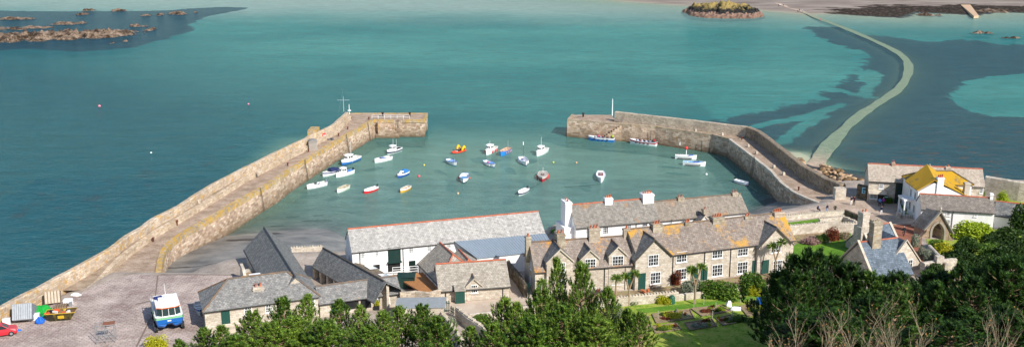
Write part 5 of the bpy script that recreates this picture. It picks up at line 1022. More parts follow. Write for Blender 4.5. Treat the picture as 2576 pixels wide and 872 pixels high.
boat('small white boat with outboard and red waterline alone by the shore arm', (1884, 467), (1848, 457), 'e9e9f2', inner='dfe0e4', L=4.9, B=1.8, fb=.6, extra=['outboard'], boot='c23a44')
PX = [('2f78c8', W_, (1485, 352), (1541, 356), 'bright blue passenger launch with seated people beside the east pier steps'), (W_, 'c8202c', (1588, 360), (1648, 367), 'white and red passenger launch full of people beside the east pier ladder')]
for hc, tc, b, s, lab in PX:
    o = boat(lab, b, s, hc, tc, inner='dfe3ea', rim='e8e8ee', kind='passenger', L=7.4 if hc != W_ else 7.8, B=2.3, fb=.9, boot=None if hc != W_ else 'f2f2f0', fend=[('f0707c', (-1,), 1, 0)], group='passenger launches at the east pier')
    rr = random.Random(3 if hc != W_ else 5); M_ = Matrix.Translation(o.location) @ Matrix.Rotation(o.rotation_euler.z, 4, 'Z'); cols = (['d04880', '2c3448', 'e86aa0', '3a4a70', 'c04a58', '2a2a30'] if hc != W_ else ['22262e', '1e2a4a', '6a6a70', '2c2c34', '30384a', '8a3038'])
    for k in range(8):
        x = -2.3+k*.56; y = (-.55, .5)[k % 2]+rr.uniform(-.1, .1); q = M_ @ Vector((x, y, .22)); cn = ['nearest the stern', 'second from the stern', 'third from the stern', 'fourth from the stern', 'fifth from the stern', 'sixth from the stern', 'seventh from the stern', 'nearest the bow'][k]
        person(q, o.rotation_euler.z+(math.pi if y > 0 else 0), 'sit', cols[k % 6], '2a2e3a', ['2c2018', '6b4a2c', '1c1a1a', 'b89a60'][k % 4], 'passenger seated %s of the %s launch' % (cn, 'blue' if hc != W_ else 'red and white'), 'passengers in the %s launch' % ('blue' if hc != W_ else 'red and white'), seed=k)
    q = M_ @ Vector((-3.0, 0.1, .25)); person(q, o.rotation_euler.z, 'stand', 'c8e040' if hc != W_ else 'c8303a', '20242c', '3a2a20', 'standing helmsman in %s jacket at the stern of the %s launch' % (('lime yellow', 'blue') if hc != W_ else ('dark red', 'red and white')), seed=1)
# the orange inflatable
b = P(1139, 388); s = P(1165, 379); d = b-s; o = thing('inflatable_boat', (b+s)/2, 'orange inflatable rescue boat with tall yellow tubes at its stern', 'boat', 'small boats moored in the harbour', math.atan2(d.y, d.x)); o.scale = (.72,)*3; L = 6.4; m = MB()
pts = [(-L/2, 1.0, .35), (-1, 1.1, .38), (1, 1.05, .42), (2.4, .6, .55), (L/2, 0, .68), (2.4, -.6, .55), (1, -1.05, .42), (-1, -1.1, .38), (-L/2, -1.0, .35)]; m.tube(smooth([Vector(p) for p in pts], 3), .3, 8); m.build('tube', paint('e8482a', .5), o, world=False)
m = MB(); m.add([Vector(p) for p in [(-L/2, -.9, .25), (1.5, -.9, .25), (2.7, 0, .3), (1.5, .9, .25), (-L/2, .9, .25)]], [(0, 1, 2, 3, 4)]); m.box(-L/2, -L/2+.1, -1, 1, -.2, .7); m.build('floor', paint('4c4c50', .7), o, world=False); MB().box(-.4, .6, -.45, .45, .25, 1.1).build('console', paint('2c2c30', .6), o, world=False); MB().box(.65, 1.2, -.4, .4, .25, .85).build('seat', paint('d8c8b8', .7), o, world=False)
for sg in (-1, 1): MB().tube([Vector((-2.9, sg*.95, .4)), Vector((-2.6, sg*1.15, 1.3)), Vector((-1.9, sg*1.2, 1.9)), Vector((-1.2, sg*1.15, 1.3)), Vector((-1.0, sg*1.0, .6))], [.3, .42, .5, .42, .3], 8).build('flotation_tube', paint('f0b818', .5), o, world=False)
MB().box(-L/2-.5, -L/2-.1, -.2, .2, .1, 1.2).build('outboard_motor', paint('1c1c20', .5), o, world=False)
# buoys
for x, y, c, r_, l, g in [(250, 267, 'e88a98', .42, 'pink mooring buoy far out left of the west pier', 1), (625, 262, 'e88a98', .3, 'smaller pink buoy out beyond the west pier wall', 1), (380, 384, 'e6e6e0', .24, 'small white float left of the west pier', 1), (1067, 415, 'd9c64a', .24, 'small yellow float between the rowing boats on the left', 1), (1054, 443, 'e06066', .32, 'red ball buoy beside the small blue boat', 1), (1152, 486, 'e0b890', .24, 'cream float nearest the boathouse', 1), (1392, 408, 'c8d24a', .24, 'lime float to the right of the flag pole boat', 1), (1450, 409, 'e0a880', .24, 'peach float midway between the boats and the east pier', 1), (1777, 438, 'f0f0ee', .26, 'white float below the two ferry boats', 1)]:
    o = MB().ball(P(x, y, .12), r_, r_, r_, 10, 8).build('buoy', paint(c, .5)); o.name = 'mooring_buoy'; tag(o, l, 'buoy', 'mooring buoys')
p = P(1726, 392, 0); o = thing('spar_buoy', p, 'white spar with a big red ball top behind the white ferry boats', 'buoy'); MB().tube([p, p+Vector((0, 0, 1.7))], .12, 7).build('spar', WHITE2, o); MB().ball(p+Vector((0, 0, 1.95)), .42).build('top_ball', paint('e2403c'), o)
for a, b, l in [((1512, 462), (1420, 470), 'dark mooring line running left from the white decked launch'), ((1364, 456), (1326, 477), 'dark mooring line between the red hulled boat and the outboard boat'), ((1755, 400), (1790, 415), 'pale mooring line off the bow of the ferry boat by the red ball spar'), ((1884, 466), (1905, 480), 'pale line from the small boat by the shore arm')]:
    A_ = P(*a, .3); B_ = P(*b, .05); mm = MB(); mm.tube([A_, A_.lerp(B_, .5)-Vector((0, 0, .1)), B_], .03, 4); tag(mm.build('mooring_line', paint('2a3a36' if 'dark' in l else 'a9b09c', .8)), l, 'mooring line')
# ------------------------------------------------------------ amphibious craft in the yard
p = P(430, 838, 5); o = thing('amphibious_craft', p, 'blue and white amphibious passenger craft on wheels standing in the cobbled yard', 'amphibious craft'); o.rotation_euler = (0, 0, R(24)); o.scale = (.84, .84, .82); Lb = lambda mm, nm, mat, par=None: mm.build(nm, mat, par or o, world=False)
BL = paint('1b62b0', .35); rows = []; DG = m_plain('dark_glass', (.03, .05, .055), .08, spec=.7)
# y axis: bow at -y
for y, wt, wb, zt, zb in [(0.0, 1.9, 1.75, 2.5, 1.3), (.5, 2.1, 1.8, 2.45, .9), (1.5, 2.15, 1.85, 2.4, .75), (5, 2.15, 1.9, 2.35, .75), (9.0, 2.05, 1.85, 2.35, .8)]: rows.append((y, wt, wb, zt, zb))
m = MB(); sec = [[Vector((-wt, y, zt)), Vector((-wb-.05, y, (zt+zb)/2-.1)), Vector((-wb, y+.1, zb+.2)), Vector((-wb*.45, y+.1, zb)), Vector((-.3, y+.35, zb+.35)), Vector((.3, y+.35, zb+.35)), Vector((wb*.45, y+.1, zb)), Vector((wb, y+.1, zb+.2)), Vector((wb+.05, y, (zt+zb)/2-.1)), Vector((wt, y, zt))] for y, wt, wb, zt, zb in rows]
strip(m, sec); m.add(sec[0], [tuple(range(10))]); m.add(sec[-1], [tuple(range(9, -1, -1))]); Lb(m, 'hull', BL)
m = MB(); up_ = [[Vector((s_*wt*1.01, y-.02, zt-.02)), Vector((s_*wt*.97, y+.1, zt+.28))] for s_ in (-1,) for y, wt, wb, zt, zb in rows[::-1]] + [[Vector((s_*wt*1.01, y-.02, zt-.02)), Vector((s_*wt*.97, y+.1, zt+.28))] for s_ in (1,) for y, wt, wb, zt, zb in rows]
strip(m, up_); Lb(m, 'green_band', paint('5a9c6a', .4))
m = MB(); a = [Vector((r_[0].x*.97, r_[0].y+.1, r_[0].z+.28)) for r_ in sec]; b_ = [Vector((-q.x, q.y, q.z)) for q in a]
for i in range(len(a)-1): m.quad(a[i], b_[i], b_[i+1], a[i+1])
Lb(m, 'deck', WHITE2); m = MB(); lo = [(-1.75, .9), (-.95, .35), (.95, .35), (1.75, .9), (1.75, 5.8), (-1.75, 5.8)]; hi = [(-1.6, 1.1), (-.9, .65), (.9, .65), (1.6, 1.1), (1.6, 5.6), (-1.6, 5.6)]
LO = [Vector((x, y, 2.72)) for x, y in lo]; HI = [Vector((x, y, 4.1)) for x, y in hi]; m.add(LO+HI, [(i, (i+1) % 6, 6+(i+1) % 6, 6+i) for i in range(6)]+[tuple(range(6, 12))]); cb = Lb(m, 'wheelhouse', WHITE2)
for i, nm in ((0, 0), (1, 1), (2, 2), (3, 3), (5, 5)):
    a, b_, c_, d_ = LO[i], LO[(i+1) % 6], HI[(i+1) % 6], HI[i]; n_ = (b_-a).cross(d_-a).normalized()
    if n_.dot(a-Vector((0, 3, 3))) < 0: n_ = -n_
    L_ = (b_-a).length; k = 3 if L_ > 3 else (2 if i == 1 else 1)
    for q in range(k):
        f0 = (q+.04)/k; f1 = (q+.96)/k; mm = MB(); mm.prism([a.lerp(b_, f0).lerp(d_.lerp(c_, f0), .12), a.lerp(b_, f1).lerp(d_.lerp(c_, f1), .12), a.lerp(b_, f1).lerp(d_.lerp(c_, f1), .9), a.lerp(b_, f0).lerp(d_.lerp(c_, f0), .9)], n_*.04); Lb(mm, 'windscreen' if i < 4 else 'side_window', DG, cb)
m = MB(); R_ = [Vector((x*1.12, y+(-.25 if y < 2 else .3), 4.1)) for x, y in hi]; m.prism(R_, .12); Lb(m, 'roof_edge', paint('e2703c', .5), cb); m = MB(); m.prism([Vector((q.x*.98, q.y+.05, 4.22)) for q in R_], .1); rf = Lb(m, 'roof', WHITE2, cb)
for x in (-.75, .75): mm = MB(); mm.box(x-.45, x+.45, 3.2, 3.9, 4.32, 4.75); Lb(mm, 'roof_locker', WHITE2, rf)
mm = MB(); mm.tube([(0, 3.4, 4.3), (0, 3.4, 5.0), (0, 3.4, 5.1)], [.3, .28, .1], 8); mm.tube([(0, 3.6, 4.3), (-.1, 3.6, 7.1)], [.06, .03], 5); mm.tube([(-.4, 3.6, 5.2), (.4, 3.6, 5.2)], .05, 5); Lb(mm, 'mast', WHITE2, rf); mm = MB(); mm.cbox((-1.1, 4.6, 4.32), (1, .2), 1.2, .7, .3); Lb(mm, 'navy_cover', paint('25306e', .8), rf)
mm = MB(); mm.tube([(-1.95, 1.2, 2.7), (-2.0, 1.2, 3.4), (-2.0, 8.5, 3.4), (-2.0, 8.5, 2.7)], .04, 5); Lb(mm, 'handrail', WHITE2)
for x in (-1.35, 1.35): 
    for y in (1.2,): pass
for x, w_ in ((-1.35, .55), (-.05, .55), (1.45, .45)): mm = MB(); mm.box(x-w_/2, x+w_/2, -.06 if abs(x) < 1.2 else .05, .06 if abs(x) < 1.2 else .2, 2.12, 2.3); Lb(mm, 'name_plate', WHITE2)
for x in (-1.95, 1.95):
    for y in (1.4, 3.0, 7.2): mm = MB(); mm.tube([(x-.2, y, .62), (x+.2, y, .62)], .62, 14); tw = Lb(mm, 'wheel', BLACK); mm = MB(); mm.tube([(x-.23, y, .62), (x+.23, y, .62)], .32, 12); Lb(mm, 'rim', WHITE2, tw)
# ------------------------------------------------------------ gardens, paving and walls
GRASS = m_ground('lawn_grass', [(.3, hh('3f6420')), (.5, hh('5c8428')), (.7, hh('83a03e'))], .5, 5, .6)
ROUGHG = m_ground('rough_grass', [(.3, hh('44601f')), (.43, hh('72902e')), (.53, hh('98a446')), (.63, hh('a89c5a')), (.75, hh('84704a'))], .9, 4, .8)
SOIL = m_ground('garden_soil', [(.3, hh('5c4c3a')), (.45, hh('86725a')), (.54, hh('a08c6e')), (.6, hh('7a8a44')), (.75, hh('8fa04c'))], 1.1, 4, .8)
PATH = m_ground('gravel_path', [(.3, hh('a08c7a')), (.5, hh('c4b29f')), (.7, hh('dccdbc'))], .3, 5, .3)
BRICKP = m_ground('red_path', [(.3, hh('6f4a3c')), (.5, hh('935f4c')), (.7, hh('a87d66'))], .5, 5, .3)
COBB = m_ground('lane_cobbles', [(.25, hh('85705f')), (.42, hh('b39c88')), (.58, hh('d2bfab')), (.8, hh('e6d8c8'))], .3, 2.6, .8, .95, (.35, .25, .04))
COBG = m_ground('yard_cobbles', [(.3, hh('77645b')), (.44, hh('a5928a')), (.56, hh('c6b5ab')), (.72, hh('e0d3ca'))], .3, 2.6, 1.0, .95, (.9, .34, .07))
def sheet(name, px, z, mat, sub=None):
    pts = [P(a, b, z) for a, b in px]; m = MB(); m.add(pts, [tuple(range(len(pts)))]); o = m.build(name, mat)
    if o.data.polygons[0].normal.z < 0: o.data.flip_normals()
    o['kind'] = 'structure'; return o
sheet('yard', [(-60, 880), (-60, 835), (110, 775), (180, 745), (275, 704), (330, 690), (404, 690), (612, 690), (640, 700), (640, 745), (515, 772), (515, 960), (-40, 960)], 5.02, COBG)
sheet('ramp_kerb', [(404, 689), (600, 690), (600, 691), (404, 690.3)], 5.05, paint('5a4c42', .9))
for q in ([(395, 692), (399, 692), (390, 760), (385.5, 790), (383.5, 790), (388, 760)], [(341, 870), (383, 788), (386, 789), (345, 872)], [(340, 766), (342, 763), (387, 752), (387, 755)]): sheet('drain_channel', q, 5.035, paint('7d6d62', .95))
sheet('street', [(2060, 545), (2080, 516), (2105, 500), (2122, 478), (2180, 508), (2258, 509), (2256, 546), (2305, 549), (2330, 600), (2190, 590), (2150, 556), (2120, 545)], 5.02, COBB)
sheet('shore_walk', [(1890, 556), (1925, 543), (2060, 521), (2082, 516), (2130, 541), (1925, 553)], 5.03, COBB)
sheet('red_path', [(2182, 582), (2215, 566), (2325, 562), (2318, 610), (2345, 660), (2300, 665), (2250, 610)], 5.04, BRICKP)
sheet('courtyard', [(1008, 770), (1060, 745), (1105, 762), (1283, 749), (1282, 690), (1345, 744), (1350, 760), (1180, 792), (1130, 800)], 5.02, PATH)
sheet('lane', [(1282, 690), (1300, 675), (1346, 740), (1340, 762), (1283, 765)], 5.03, PATH)
sheet('cottage_garden', [(1346, 748), (1610, 728), (1990, 677), (2010, 700), (1960, 735), (1700, 752), (1540, 768), (1350, 775)], 5.02, SOIL)
sheet('allotment_lawn', [(1350, 800), (1540, 770), (1700, 756), (1965, 730), (2010, 740), (2010, 900), (1300, 900)], 5.03, ROUGHG)
sheet('grass_walk', [(1600, 776), (1760, 760), (1960, 736), (1960, 742), (1770, 770), (1610, 787)], 5.05, GRASS)
sheet('lawn', [(1976, 560), (2060, 549), (2128, 543), (2152, 557), (2150, 562), (1980, 574)], 5.06, GRASS)
sheet('lawn', [(1990, 622), (2010, 608), (2080, 612), (2140, 585), (2150, 650), (1990, 680)], 5.06, GRASS)
sheet('flower_bed', [(1990, 612), (2000, 588), (2140, 578), (2135, 592), (2070, 612)], 5.07, SOIL)
sheet('front_lawn', [(2264, 503), (2304, 503), (2304, 523), (2268, 523)], 5.06, GRASS); sheet('front_lawn', [(2268, 527), (2304, 527), (2304, 542), (2272, 542)], 5.06, GRASS)
sheet('lodge_garden', [(2330, 600), (2400, 603), (2600, 560), (2600, 700), (2350, 700)], 5.03, ROUGHG)
sheet('quay_lawn', [(1384, 577), (1404, 572), (1410, 582), (1392, 588)], 5.06, GRASS)
sheet('back_garden', [(2503, 548), (2600, 556), (2600, 470), (2503, 500)], 5.02, ROUGHG)
BEDS = [[(1640, 790), (1735, 778), (1745, 800), (1650, 812)], [(1738, 776), (1810, 768), (1838, 782), (1765, 795)], [(1640, 822), (1700, 812), (1712, 828), (1648, 838)], [(1722, 812), (1790, 802), (1802, 820), (1735, 830)], [(1800, 800), (1838, 792), (1850, 812), (1818, 818)], [(1860, 770), (1920, 760), (1925, 790), (1880, 795)], [(1600, 800), (1630, 795), (1640, 830), (1600, 835)]]
for i, b in enumerate(BEDS): 
    o = sheet('vegetable_bed', b, 5.09, SOIL)
    pts = [P(x, y, 5.09) for x, y in b]; m = MB()
    for k in range(4): a = pts[k]; c = pts[(k+1) % 4]; m.frame(a, c-a, Vector((0, .12, 0)) if k % 2 == 0 else Vector((.12, 0, 0)), (0, 0, .1))
    e = m.build('bed_edging', WOOD); tag(e, 'timber edging round the %s allotment bed' % ['large dry left', 'upper middle', 'lower left', 'lower middle', 'small right', 'far right by the dark pines', 'narrow leftmost'][i], 'edging', 'allotment bed edgings')
def wall(name, px, h, th, mat, label, z=5.0, crenel=False, px_z=None, cat='wall'):
    pts = [P(a, b, z) for a, b in px]; pd = dense(pts, 1.0); m = MB(); rows = []
    for i, p in enumerate(pd):
        d = (pd[min(i+1, len(pd)-1)]-pd[max(i-1, 0)]); d.z = 0; d.normalize(); s = Vector((-d.y, d.x, 0))*th/2; U = Vector((0, 0, h)); rows.append([p-s-Vector((0, 0, 1)), wob(p-s+U, .06, .8), wob(p-s*.3+U*1.06, .06, .8), wob(p+s*.3+U*1.06, .06, .8), wob(p+s+U, .06, .8), p+s-Vector((0, 0, 1))])
    strip(m, rows); m.add(rows[0], [tuple(range(6))]); m.add(rows[-1], [tuple(range(5, -1, -1))]); o = m.build(name, mat)
    if crenel:
        r_ = thing(name, pts[0], label, cat); o.name = 'wall'; o.parent = r_; 
        for v in o.data.vertices: v.co -= pts[0]
        m = MB(); tot = dense(pts, .42)
        for i in range(len(tot)-1): d = (tot[i+1]-tot[i]).normalized(); m.cbox(tot[i]+Vector((0, 0, h*1.02)), d, .24, th*.7, .16+.05*(i % 3))
        m.build('coping', STONEP, r_); return r_
    return tag(o, label, cat)
wall('garden_wall', [(1918, 556), (1990, 552), (2060, 545), (2126, 541)], .8, .5, GRP, 'low wall with upright coping stones between the beach walk and the upper lawn', crenel=True)
wall('garden_wall', [(1975, 592), (2080, 583), (2158, 585)], 1.6, .5, GRP, 'tall pale stone wall between the upper and lower lawns', crenel=True)
wall('garden_wall', [(2060, 566), (2120, 560), (2156, 575)], 1.1, .5, GRP, 'short pale wall stub ending beside the tall lodge chimney', crenel=True)
wall('garden_wall', [(2126, 541), (2175, 560), (2225, 590)], 1.0, .6, GRD, 'shaded stone wall along the street left of the red path')  # shade of this wall is put into a darker granite
wall('garden_wall', [(1500, 775), (1600, 765), (1705, 755)], 1.25, .5, GRP, 'pale terrace wall with coping stones in front of the cottage gardens', crenel=True)
wall('garden_wall', [(1705, 755), (1850, 738), (1960, 722)], .9, .5, GRP, 'terrace wall half hidden behind the hedges at the far cottages')
wall('yard_wall', [(1007, 772), (1045, 768), (1080, 772), (1107, 764)], 2.1, .5, GR, 'stone wall with sagging top joining the open shed to the stone outbuilding')
wall('garden_wall', [(1150, 800), (1180, 825), (1215, 850), (1250, 885)], 1.5, .6, GRP, 'long coped garden wall running down to the right of the green gate', crenel=True)
wall('garden_wall', [(1110, 805), (1135, 838), (1165, 880)], 1.2, .6, GRP, 'lower parallel garden wall left of the small herb bed', crenel=True)
wall('garden_wall', [(1180, 805), (1245, 798), (1345, 782)], .9, .5, GRP, 'rough low wall along the near side of the courtyard')
wall('yard_wall', [(1322, 748), (1300, 712), (1280, 690), (1276, 672)], 1.9, .5, GRD, 'narrow shaded wall in the lane left of the cottage gable')  # darker granite carries the lane shade in its colour
wall('sea_wall', [(2475, 490), (2560, 505), (2680, 520)], 3.6, .8, GRP, 'tall pale rendered sea wall right of the long shop building')
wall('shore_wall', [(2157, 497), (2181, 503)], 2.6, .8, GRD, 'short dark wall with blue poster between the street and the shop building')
wall('beach_wall', [(735, 650), (815, 646)], 1.8, .6, GRP, 'pale boulder topped wall closing the stable court towards the beach', crenel=True, z=2.6)
wall('quay_wall', [(1368, 610), (1383, 586), (1412, 574)], 1.0, .6, GR, 'low quay wall between the boathouse and the white cottages', z=4.5)
wall('arched_wall', [(2318, 690), (2350, 684), (2400, 678)], 1.8, .9, GRP, 'battlemented stone arch wall just above the dark pines on the right')
wall('terrace_wall', [(2335, 640), (2362, 668), (2380, 690)], 1.6, .5, GRP, 'stepped stone terrace wall below the gothic gatehouse')
m = MB(); q = P(2358, 686, 5); m.cbox(q+Vector((0, -.1, 1.75)), (1, .1), 1.1, .8, 1.0); tag(m.build('battlement', GRP), 'raised pale battlement on the arched wall', 'battlement')
def poster(p, rz, w_, h_, mat, label, z, name='notice_board', cat='notice'):
    o = thing(name, p, label, cat, None, rz); MB().box(-w_/2, w_/2, -.05, 0, z, z+h_).build('board', mat, o, world=False); m = MB(); m.box(-w_*.35, w_*.35, -.07, -.052, z+h_*.55, z+h_*.8); m.box(-w_*.3, 0, -.07, -.052, z+h_*.15, z+h_*.4); m.build('print', paint('1c3c50'), o, world=False); return o
q = P(2169, 500, 5); poster(q+Vector((0, -.75, 0)), R(-10), .9, 1.15, paint('8fd0e4', .6), 'pale blue poster on the short dark wall beside the shop', 1.3)
# gates, decking, railings
def gate(px, h, label, mat=GREEN):
    a, b = [P(x, y, 5) for x, y in px]; o = thing('garden_gate', a, label, 'gate'); m = MB(); n = max(4, int((b-a).length/.28)); d = (b-a).normalized()
    for k in range(n): m.cbox(a.lerp(b, (k+.5)/n), d, .12, .04, h+(.12 if k % 2 else 0))
    m.build('palings', mat, o); m = MB()
    for z in (.3, h-.3): m.tube([a+Vector((0, .04, z)), b+Vector((0, .04, z))], .05, 5)
    m.build('rail', mat, o)
    return o
gate([(1112, 783), (1132, 785)], 1.6, 'tall dark green picket gate at the end of the yard wall'); gate([(1133, 786), (1143, 792)], 1.0, 'small low green picket gate beside the tall one'); gate([(1321, 742), (1334, 745)], 1.9, 'solid green gate under the cottage gable wall')
dk = thing('timber_deck', P(1060, 720, 5), 'timber deck with white mesh railing in front of the boathouse', 'deck'); a, b, c, d = [P(x, y, 6.2) for x, y in ((988, 690), (1075, 683), (1105, 728), (1062, 735))]; m = MB(); m.prism([a, b, c, d], -.2); m.build('floor', m_plain('deck_boards', hh('a8754a'), .8, .2, 2), dk)
railing('railing', [a, P(1052, 686, 6.2)], dk, 1.1, WHITE2, .05, 1.4, 3); railing('railing', [b, c], dk, 1.1, WHITE2, .05, 1.6, 3); m = MB()
for p_ in (a, b, c, d): m.tube([p_-Vector((0, 0, 1.3)), p_], .1, 5)
m.build('post', WHITE2, dk); q = P(1023, 722, 5); m = MB(); m.cbox(q, (1, .1), 2.4, 1.3, 1.7); m.prism([q+Vector((-1.3, -.75, 1.7)), q+Vector((1.3, -.75, 1.7)), q+Vector((1.3, .75, 1.95)), q+Vector((-1.3, .75, 1.95))], .08); tag(m.build('green_store_box', DGREEN), 'dark green store box at the corner of the timber deck', 'box')
for px, l in (([(2256, 500), (2268, 547)], 'white fence on the street side of the front lawn'), ([(2268, 547), (2306, 547)], 'white iron railing along the near edge of the front lawn'), ([(2256, 498), (2304, 500)], 'white railing along the far edge of the front lawn')):
    a, b = [P(x, y, 5) for x, y in px]; o = thing('garden_fence', a, l, 'fence'); railing('rail', [a, b], o, 1.1, WHITE2, .045, .45, 2); m = MB(); m.frame(a+Vector((0, 0, -.1)), b-a, (0, .3, 0), (0, 0, .5)); m.build('plinth', GRP, o)
m = MB(); q = P(2259, 548, 5); m.cbox(q, (1, 0), .6, .6, 1.1); tag(m.build('gate_pillar', GRP), 'squat stone pillar at the corner of the white fence', 'pillar')
q = P(1060, 800, 5); o = thing('kiosk', q, 'flat grey roofed kiosk just below the open fronted shed', 'kiosk'); m = MB(); m.cbox(q, (1, .08), 6, 2.6, 2.0); m.build('wall', GRP, o); m = MB(); m.prism([q+Vector((-3.3, -1.6, 2.0)), q+Vector((3.3, -1.2, 2.0)), q+Vector((3.3, 1.5, 2.35)), q+Vector((-3.3, 1.2, 2.35))], .12); m.build('roof', m_plain('grey_roof_felt', hh('8b9093'), .8), o)
# ------------------------------------------------------------ rocks, reef and islet
ROCK = m_ground('reef_rock', [(.28, hh('1c1712')), (.45, hh('3a2e25')), (.54, hh('7c6a5a')), (.72, hh('b09c8a'))], .25, 1.6, .9)
def rockfield(name, cx, cy, wpx, hpx, height, seed, label, mat=ROCK, ang=0, n=(70, 26), rough=1.0, kind=None, z0=0, flat=.5, cat='rocks', group=None, sk=1.0):
    kk_ = abs(hash(name)) if False else 0; c = P(cx, cy, 0); s_ = pxm(c); a = wpx/2/s_; b = max(1.2, abs(P(cx, cy-hpx/2).y-P(cx, cy+hpx/2).y)/2); ca, sa = math.cos(ang), math.sin(ang); vs = []; fs = []
    for j in range(n[1]+1):
        for i in range(n[0]+1):
            u = i/n[0]*2-1; v = j/n[1]*2-1; e = max(0, 1-(u*u)**sk-(v*v)); x = u*a; y = v*b; q = Vector((x*.16+seed*7, y*.16, seed)); q2 = Vector((x*.6, y*.6, seed*3))
            r_ = noise.fractal(q, .8, 2.1, 3); h = (e**flat)*height*(.55+.3*(1-rough)+.9*r_*rough)+noise.noise(q2)*.25*height*(e > 0)*.8*rough-height*.22*(1-e)-.12; h += (abs(noise.noise(q*2.3))*-.5)*height*(e**.5)*rough; vs.append((c.x+x*ca-y*sa, c.y+x*sa+y*ca, max(-.8, h)+z0))
    w_ = n[0]+1
    for j in range(n[1]):
        for i in range(n[0]):
            k = j*w_+i; f = (k, k+1, k+1+w_, k+w_)
            if any(vs[t_][2] > -.75+z0 for t_ in f): fs.append(f)
    m = MB(); m.add(vs, fs); o = m.build(name, mat, uv=False); tag(o, label, cat, group, kind); return o
rockfield('reef', 120, 93, 480, 24, 3.2, 1, 'long pinkish reef of bare rock at the top left of the bay', ang=.42, n=(150, 34), sk=1.5); rockfield('reef', 40, 72, 200, 9, 1.6, 2, 'narrow dark reef ridge just beyond the long reef', ang=.25, n=(90, 20)); rockfield('reef', 170, 60, 100, 6, 1.7, 9, 'short reef ridge behind the middle of the long reef', ang=.2)
RF = [(35, 48, 110, 5, 'low reef line farthest left near the frame edge'), (205, 36, 48, 6, 'brown reef rock left of the far reef group'), (225, 27, 40, 4, 'pale reef rock farthest out above the brown one'), (300, 27, 44, 5, 'flat pale reef rock in the middle of the far group'), (370, 39, 36, 5, 'pinkish reef rock between the flat rock and the dark chain'), (402, 38, 20, 4, 'small round reef rock right of the pinkish one'), (445, 36, 56, 5, 'dark tipped chain of reef rock towards the right'), (493, 31, 14, 3, 'last small rock at the right end of the far reefs'), (281, 109, 16, 3, 'lone small rock awash below the long reef on the left'), (315, 104, 18, 3, 'lone small rock awash below the long reef on the right'), (374, 75, 34, 9, 'steep brown rock at the right tip of the long reef'), (350, 66, 50, 4, 'dark weedy rock just beyond the reef tip'), (2500, 29, 100, 7, 'brown rocks on the foreshore right of the slipway'), (2335, 38, 70, 5, 'pair of pink rocks on the weedy far foreshore'), (2470, 84, 60, 4, 'dark rock awash off the far right shore'), (2545, 96, 60, 3, 'dark rock at the far right edge of the bay')]
for i, (x, y, w_, h_, l) in enumerate(RF): rockfield('reef_rock', x, y, w_, h_, 1.5 if w_ < 40 else 1.8, 11+i, l, n=(34, 14), group='rocks awash round the bay')
ISL = NT('islet_rock'); ge = ISL.n('NewGeometry'); sp = ISL.n('SeparateXYZ'); ISL.set(sp.inputs[0], ISL.coord('Object')); nz = ISL.noise(ISL.coord('Object'), .35, 5, .7); zz = ISL.math('ADD', sp.outputs[2], ISL.math('MULTIPLY', ISL.math('SUBTRACT', nz, .5), 5.0)); zf = ISL.math('MULTIPLY', zz, .145)
cc = ISL.ramp(zf, [(.12, hh('7d6455')), (.3, hh('8e7465')), (.34, hh('25272a')), (.52, hh('34322c')), (.58, hh('4e4632')), (.68, hh('84744a')), (.85, hh('988450'))]); fz = ISL.noise(ISL.coord('Object'), 1.1, 4, .7); cc = ISL.mix(.5, cc, ISL.ramp(fz, [(.3, .25), (.7, .75)]), 'OVERLAY'); ISL = ISL.pbr(cc, .9, ISL.bump(fz, .9, .3), spec=.1)
rockfield('rocky_islet', 1817, 34, 200, 27, 7.6, 4, 'dark rocky islet topped with golden turf near the far causeway end', ISL, n=(120, 60), flat=.55, cat='islet', sk=1.6, rough=.5)
# slip and foreshore
m = MB(); a, b, c, d, e, f = [P(x, y, 1.2) for x, y in ((2375, 8), (2412, 3), (2436, 6), (2462, 40), (2450, 41), (2415, 11))]; m.prism([Vector((p.x, p.y, 1.3)) for p in (a, b, c, d, e, f)], -1.6); tag(m.build('stone_slipway', m_plain('pale_stone', hh('c9a888'), .85)), 'pale stone slipway bending down to the water at the far right shore', 'slipway')
rr = random.Random(5); bl = []
STN = [m_ground('shore_stone', [(.3, hh('8d7257')), (.55, hh('c3a482')), (.75, hh('e0c8a8'))], .6, 3, .6), m_ground('shore_stone_dark', [(.3, hh('4c3d2e')), (.55, hh('80684c')), (.75, hh('a88c68'))], .6, 3, .6)]
bases = []
for k in range(6):
    m = MB(); m.ball((0, 0, 0), 1, .8, .6, 8, 5); o = m.build('b', STN[k % 2]); me = o.data; bpy.data.objects.remove(o)
    for v in me.vertices: v.co += noise.noise_vector(v.co*1.3+Vector((k*5, 0, 0)))*.45
    bases.append(me)
zones = [((1985, 392), (2030, 425), 30), ((2062, 420), (2130, 452), 70), ((2125, 452), (2180, 478), 50), ((1930, 372), (2000, 412), 40)]
for (x0, y0), (x1, y1), n_ in zones:
    for k in range(n_):
        f = rr.random(); x = x0+(x1-x0)*f+rr.gauss(0, 9); y = y0+(y1-y0)*f+rr.gauss(0, 6); zt = P(x, y, .6); h = float(terr(np.array([zt.x]), np.array([zt.y]))[0][0])
        if abs(x-2048) < 16 and y < 440: continue
        o = bpy.data.objects.new('shore_boulder', bases[rr.randrange(6)]); link(o); s = rr.uniform(.3, .95)*(1.6 if rr.random() < .1 else 1); o.location = (zt.x, zt.y, max(h, -.2)+s*.2); o.scale = (s*rr.uniform(.8, 1.4), s, s*.8); o.rotation_euler = (rr.uniform(-.3, .3), rr.uniform(-.3, .3), rr.uniform(0, 6)); tag(o, 'pale weathered boulder on the rocky shore beside the causeway and east pier', 'boulder', 'boulders on the shore by the causeway')
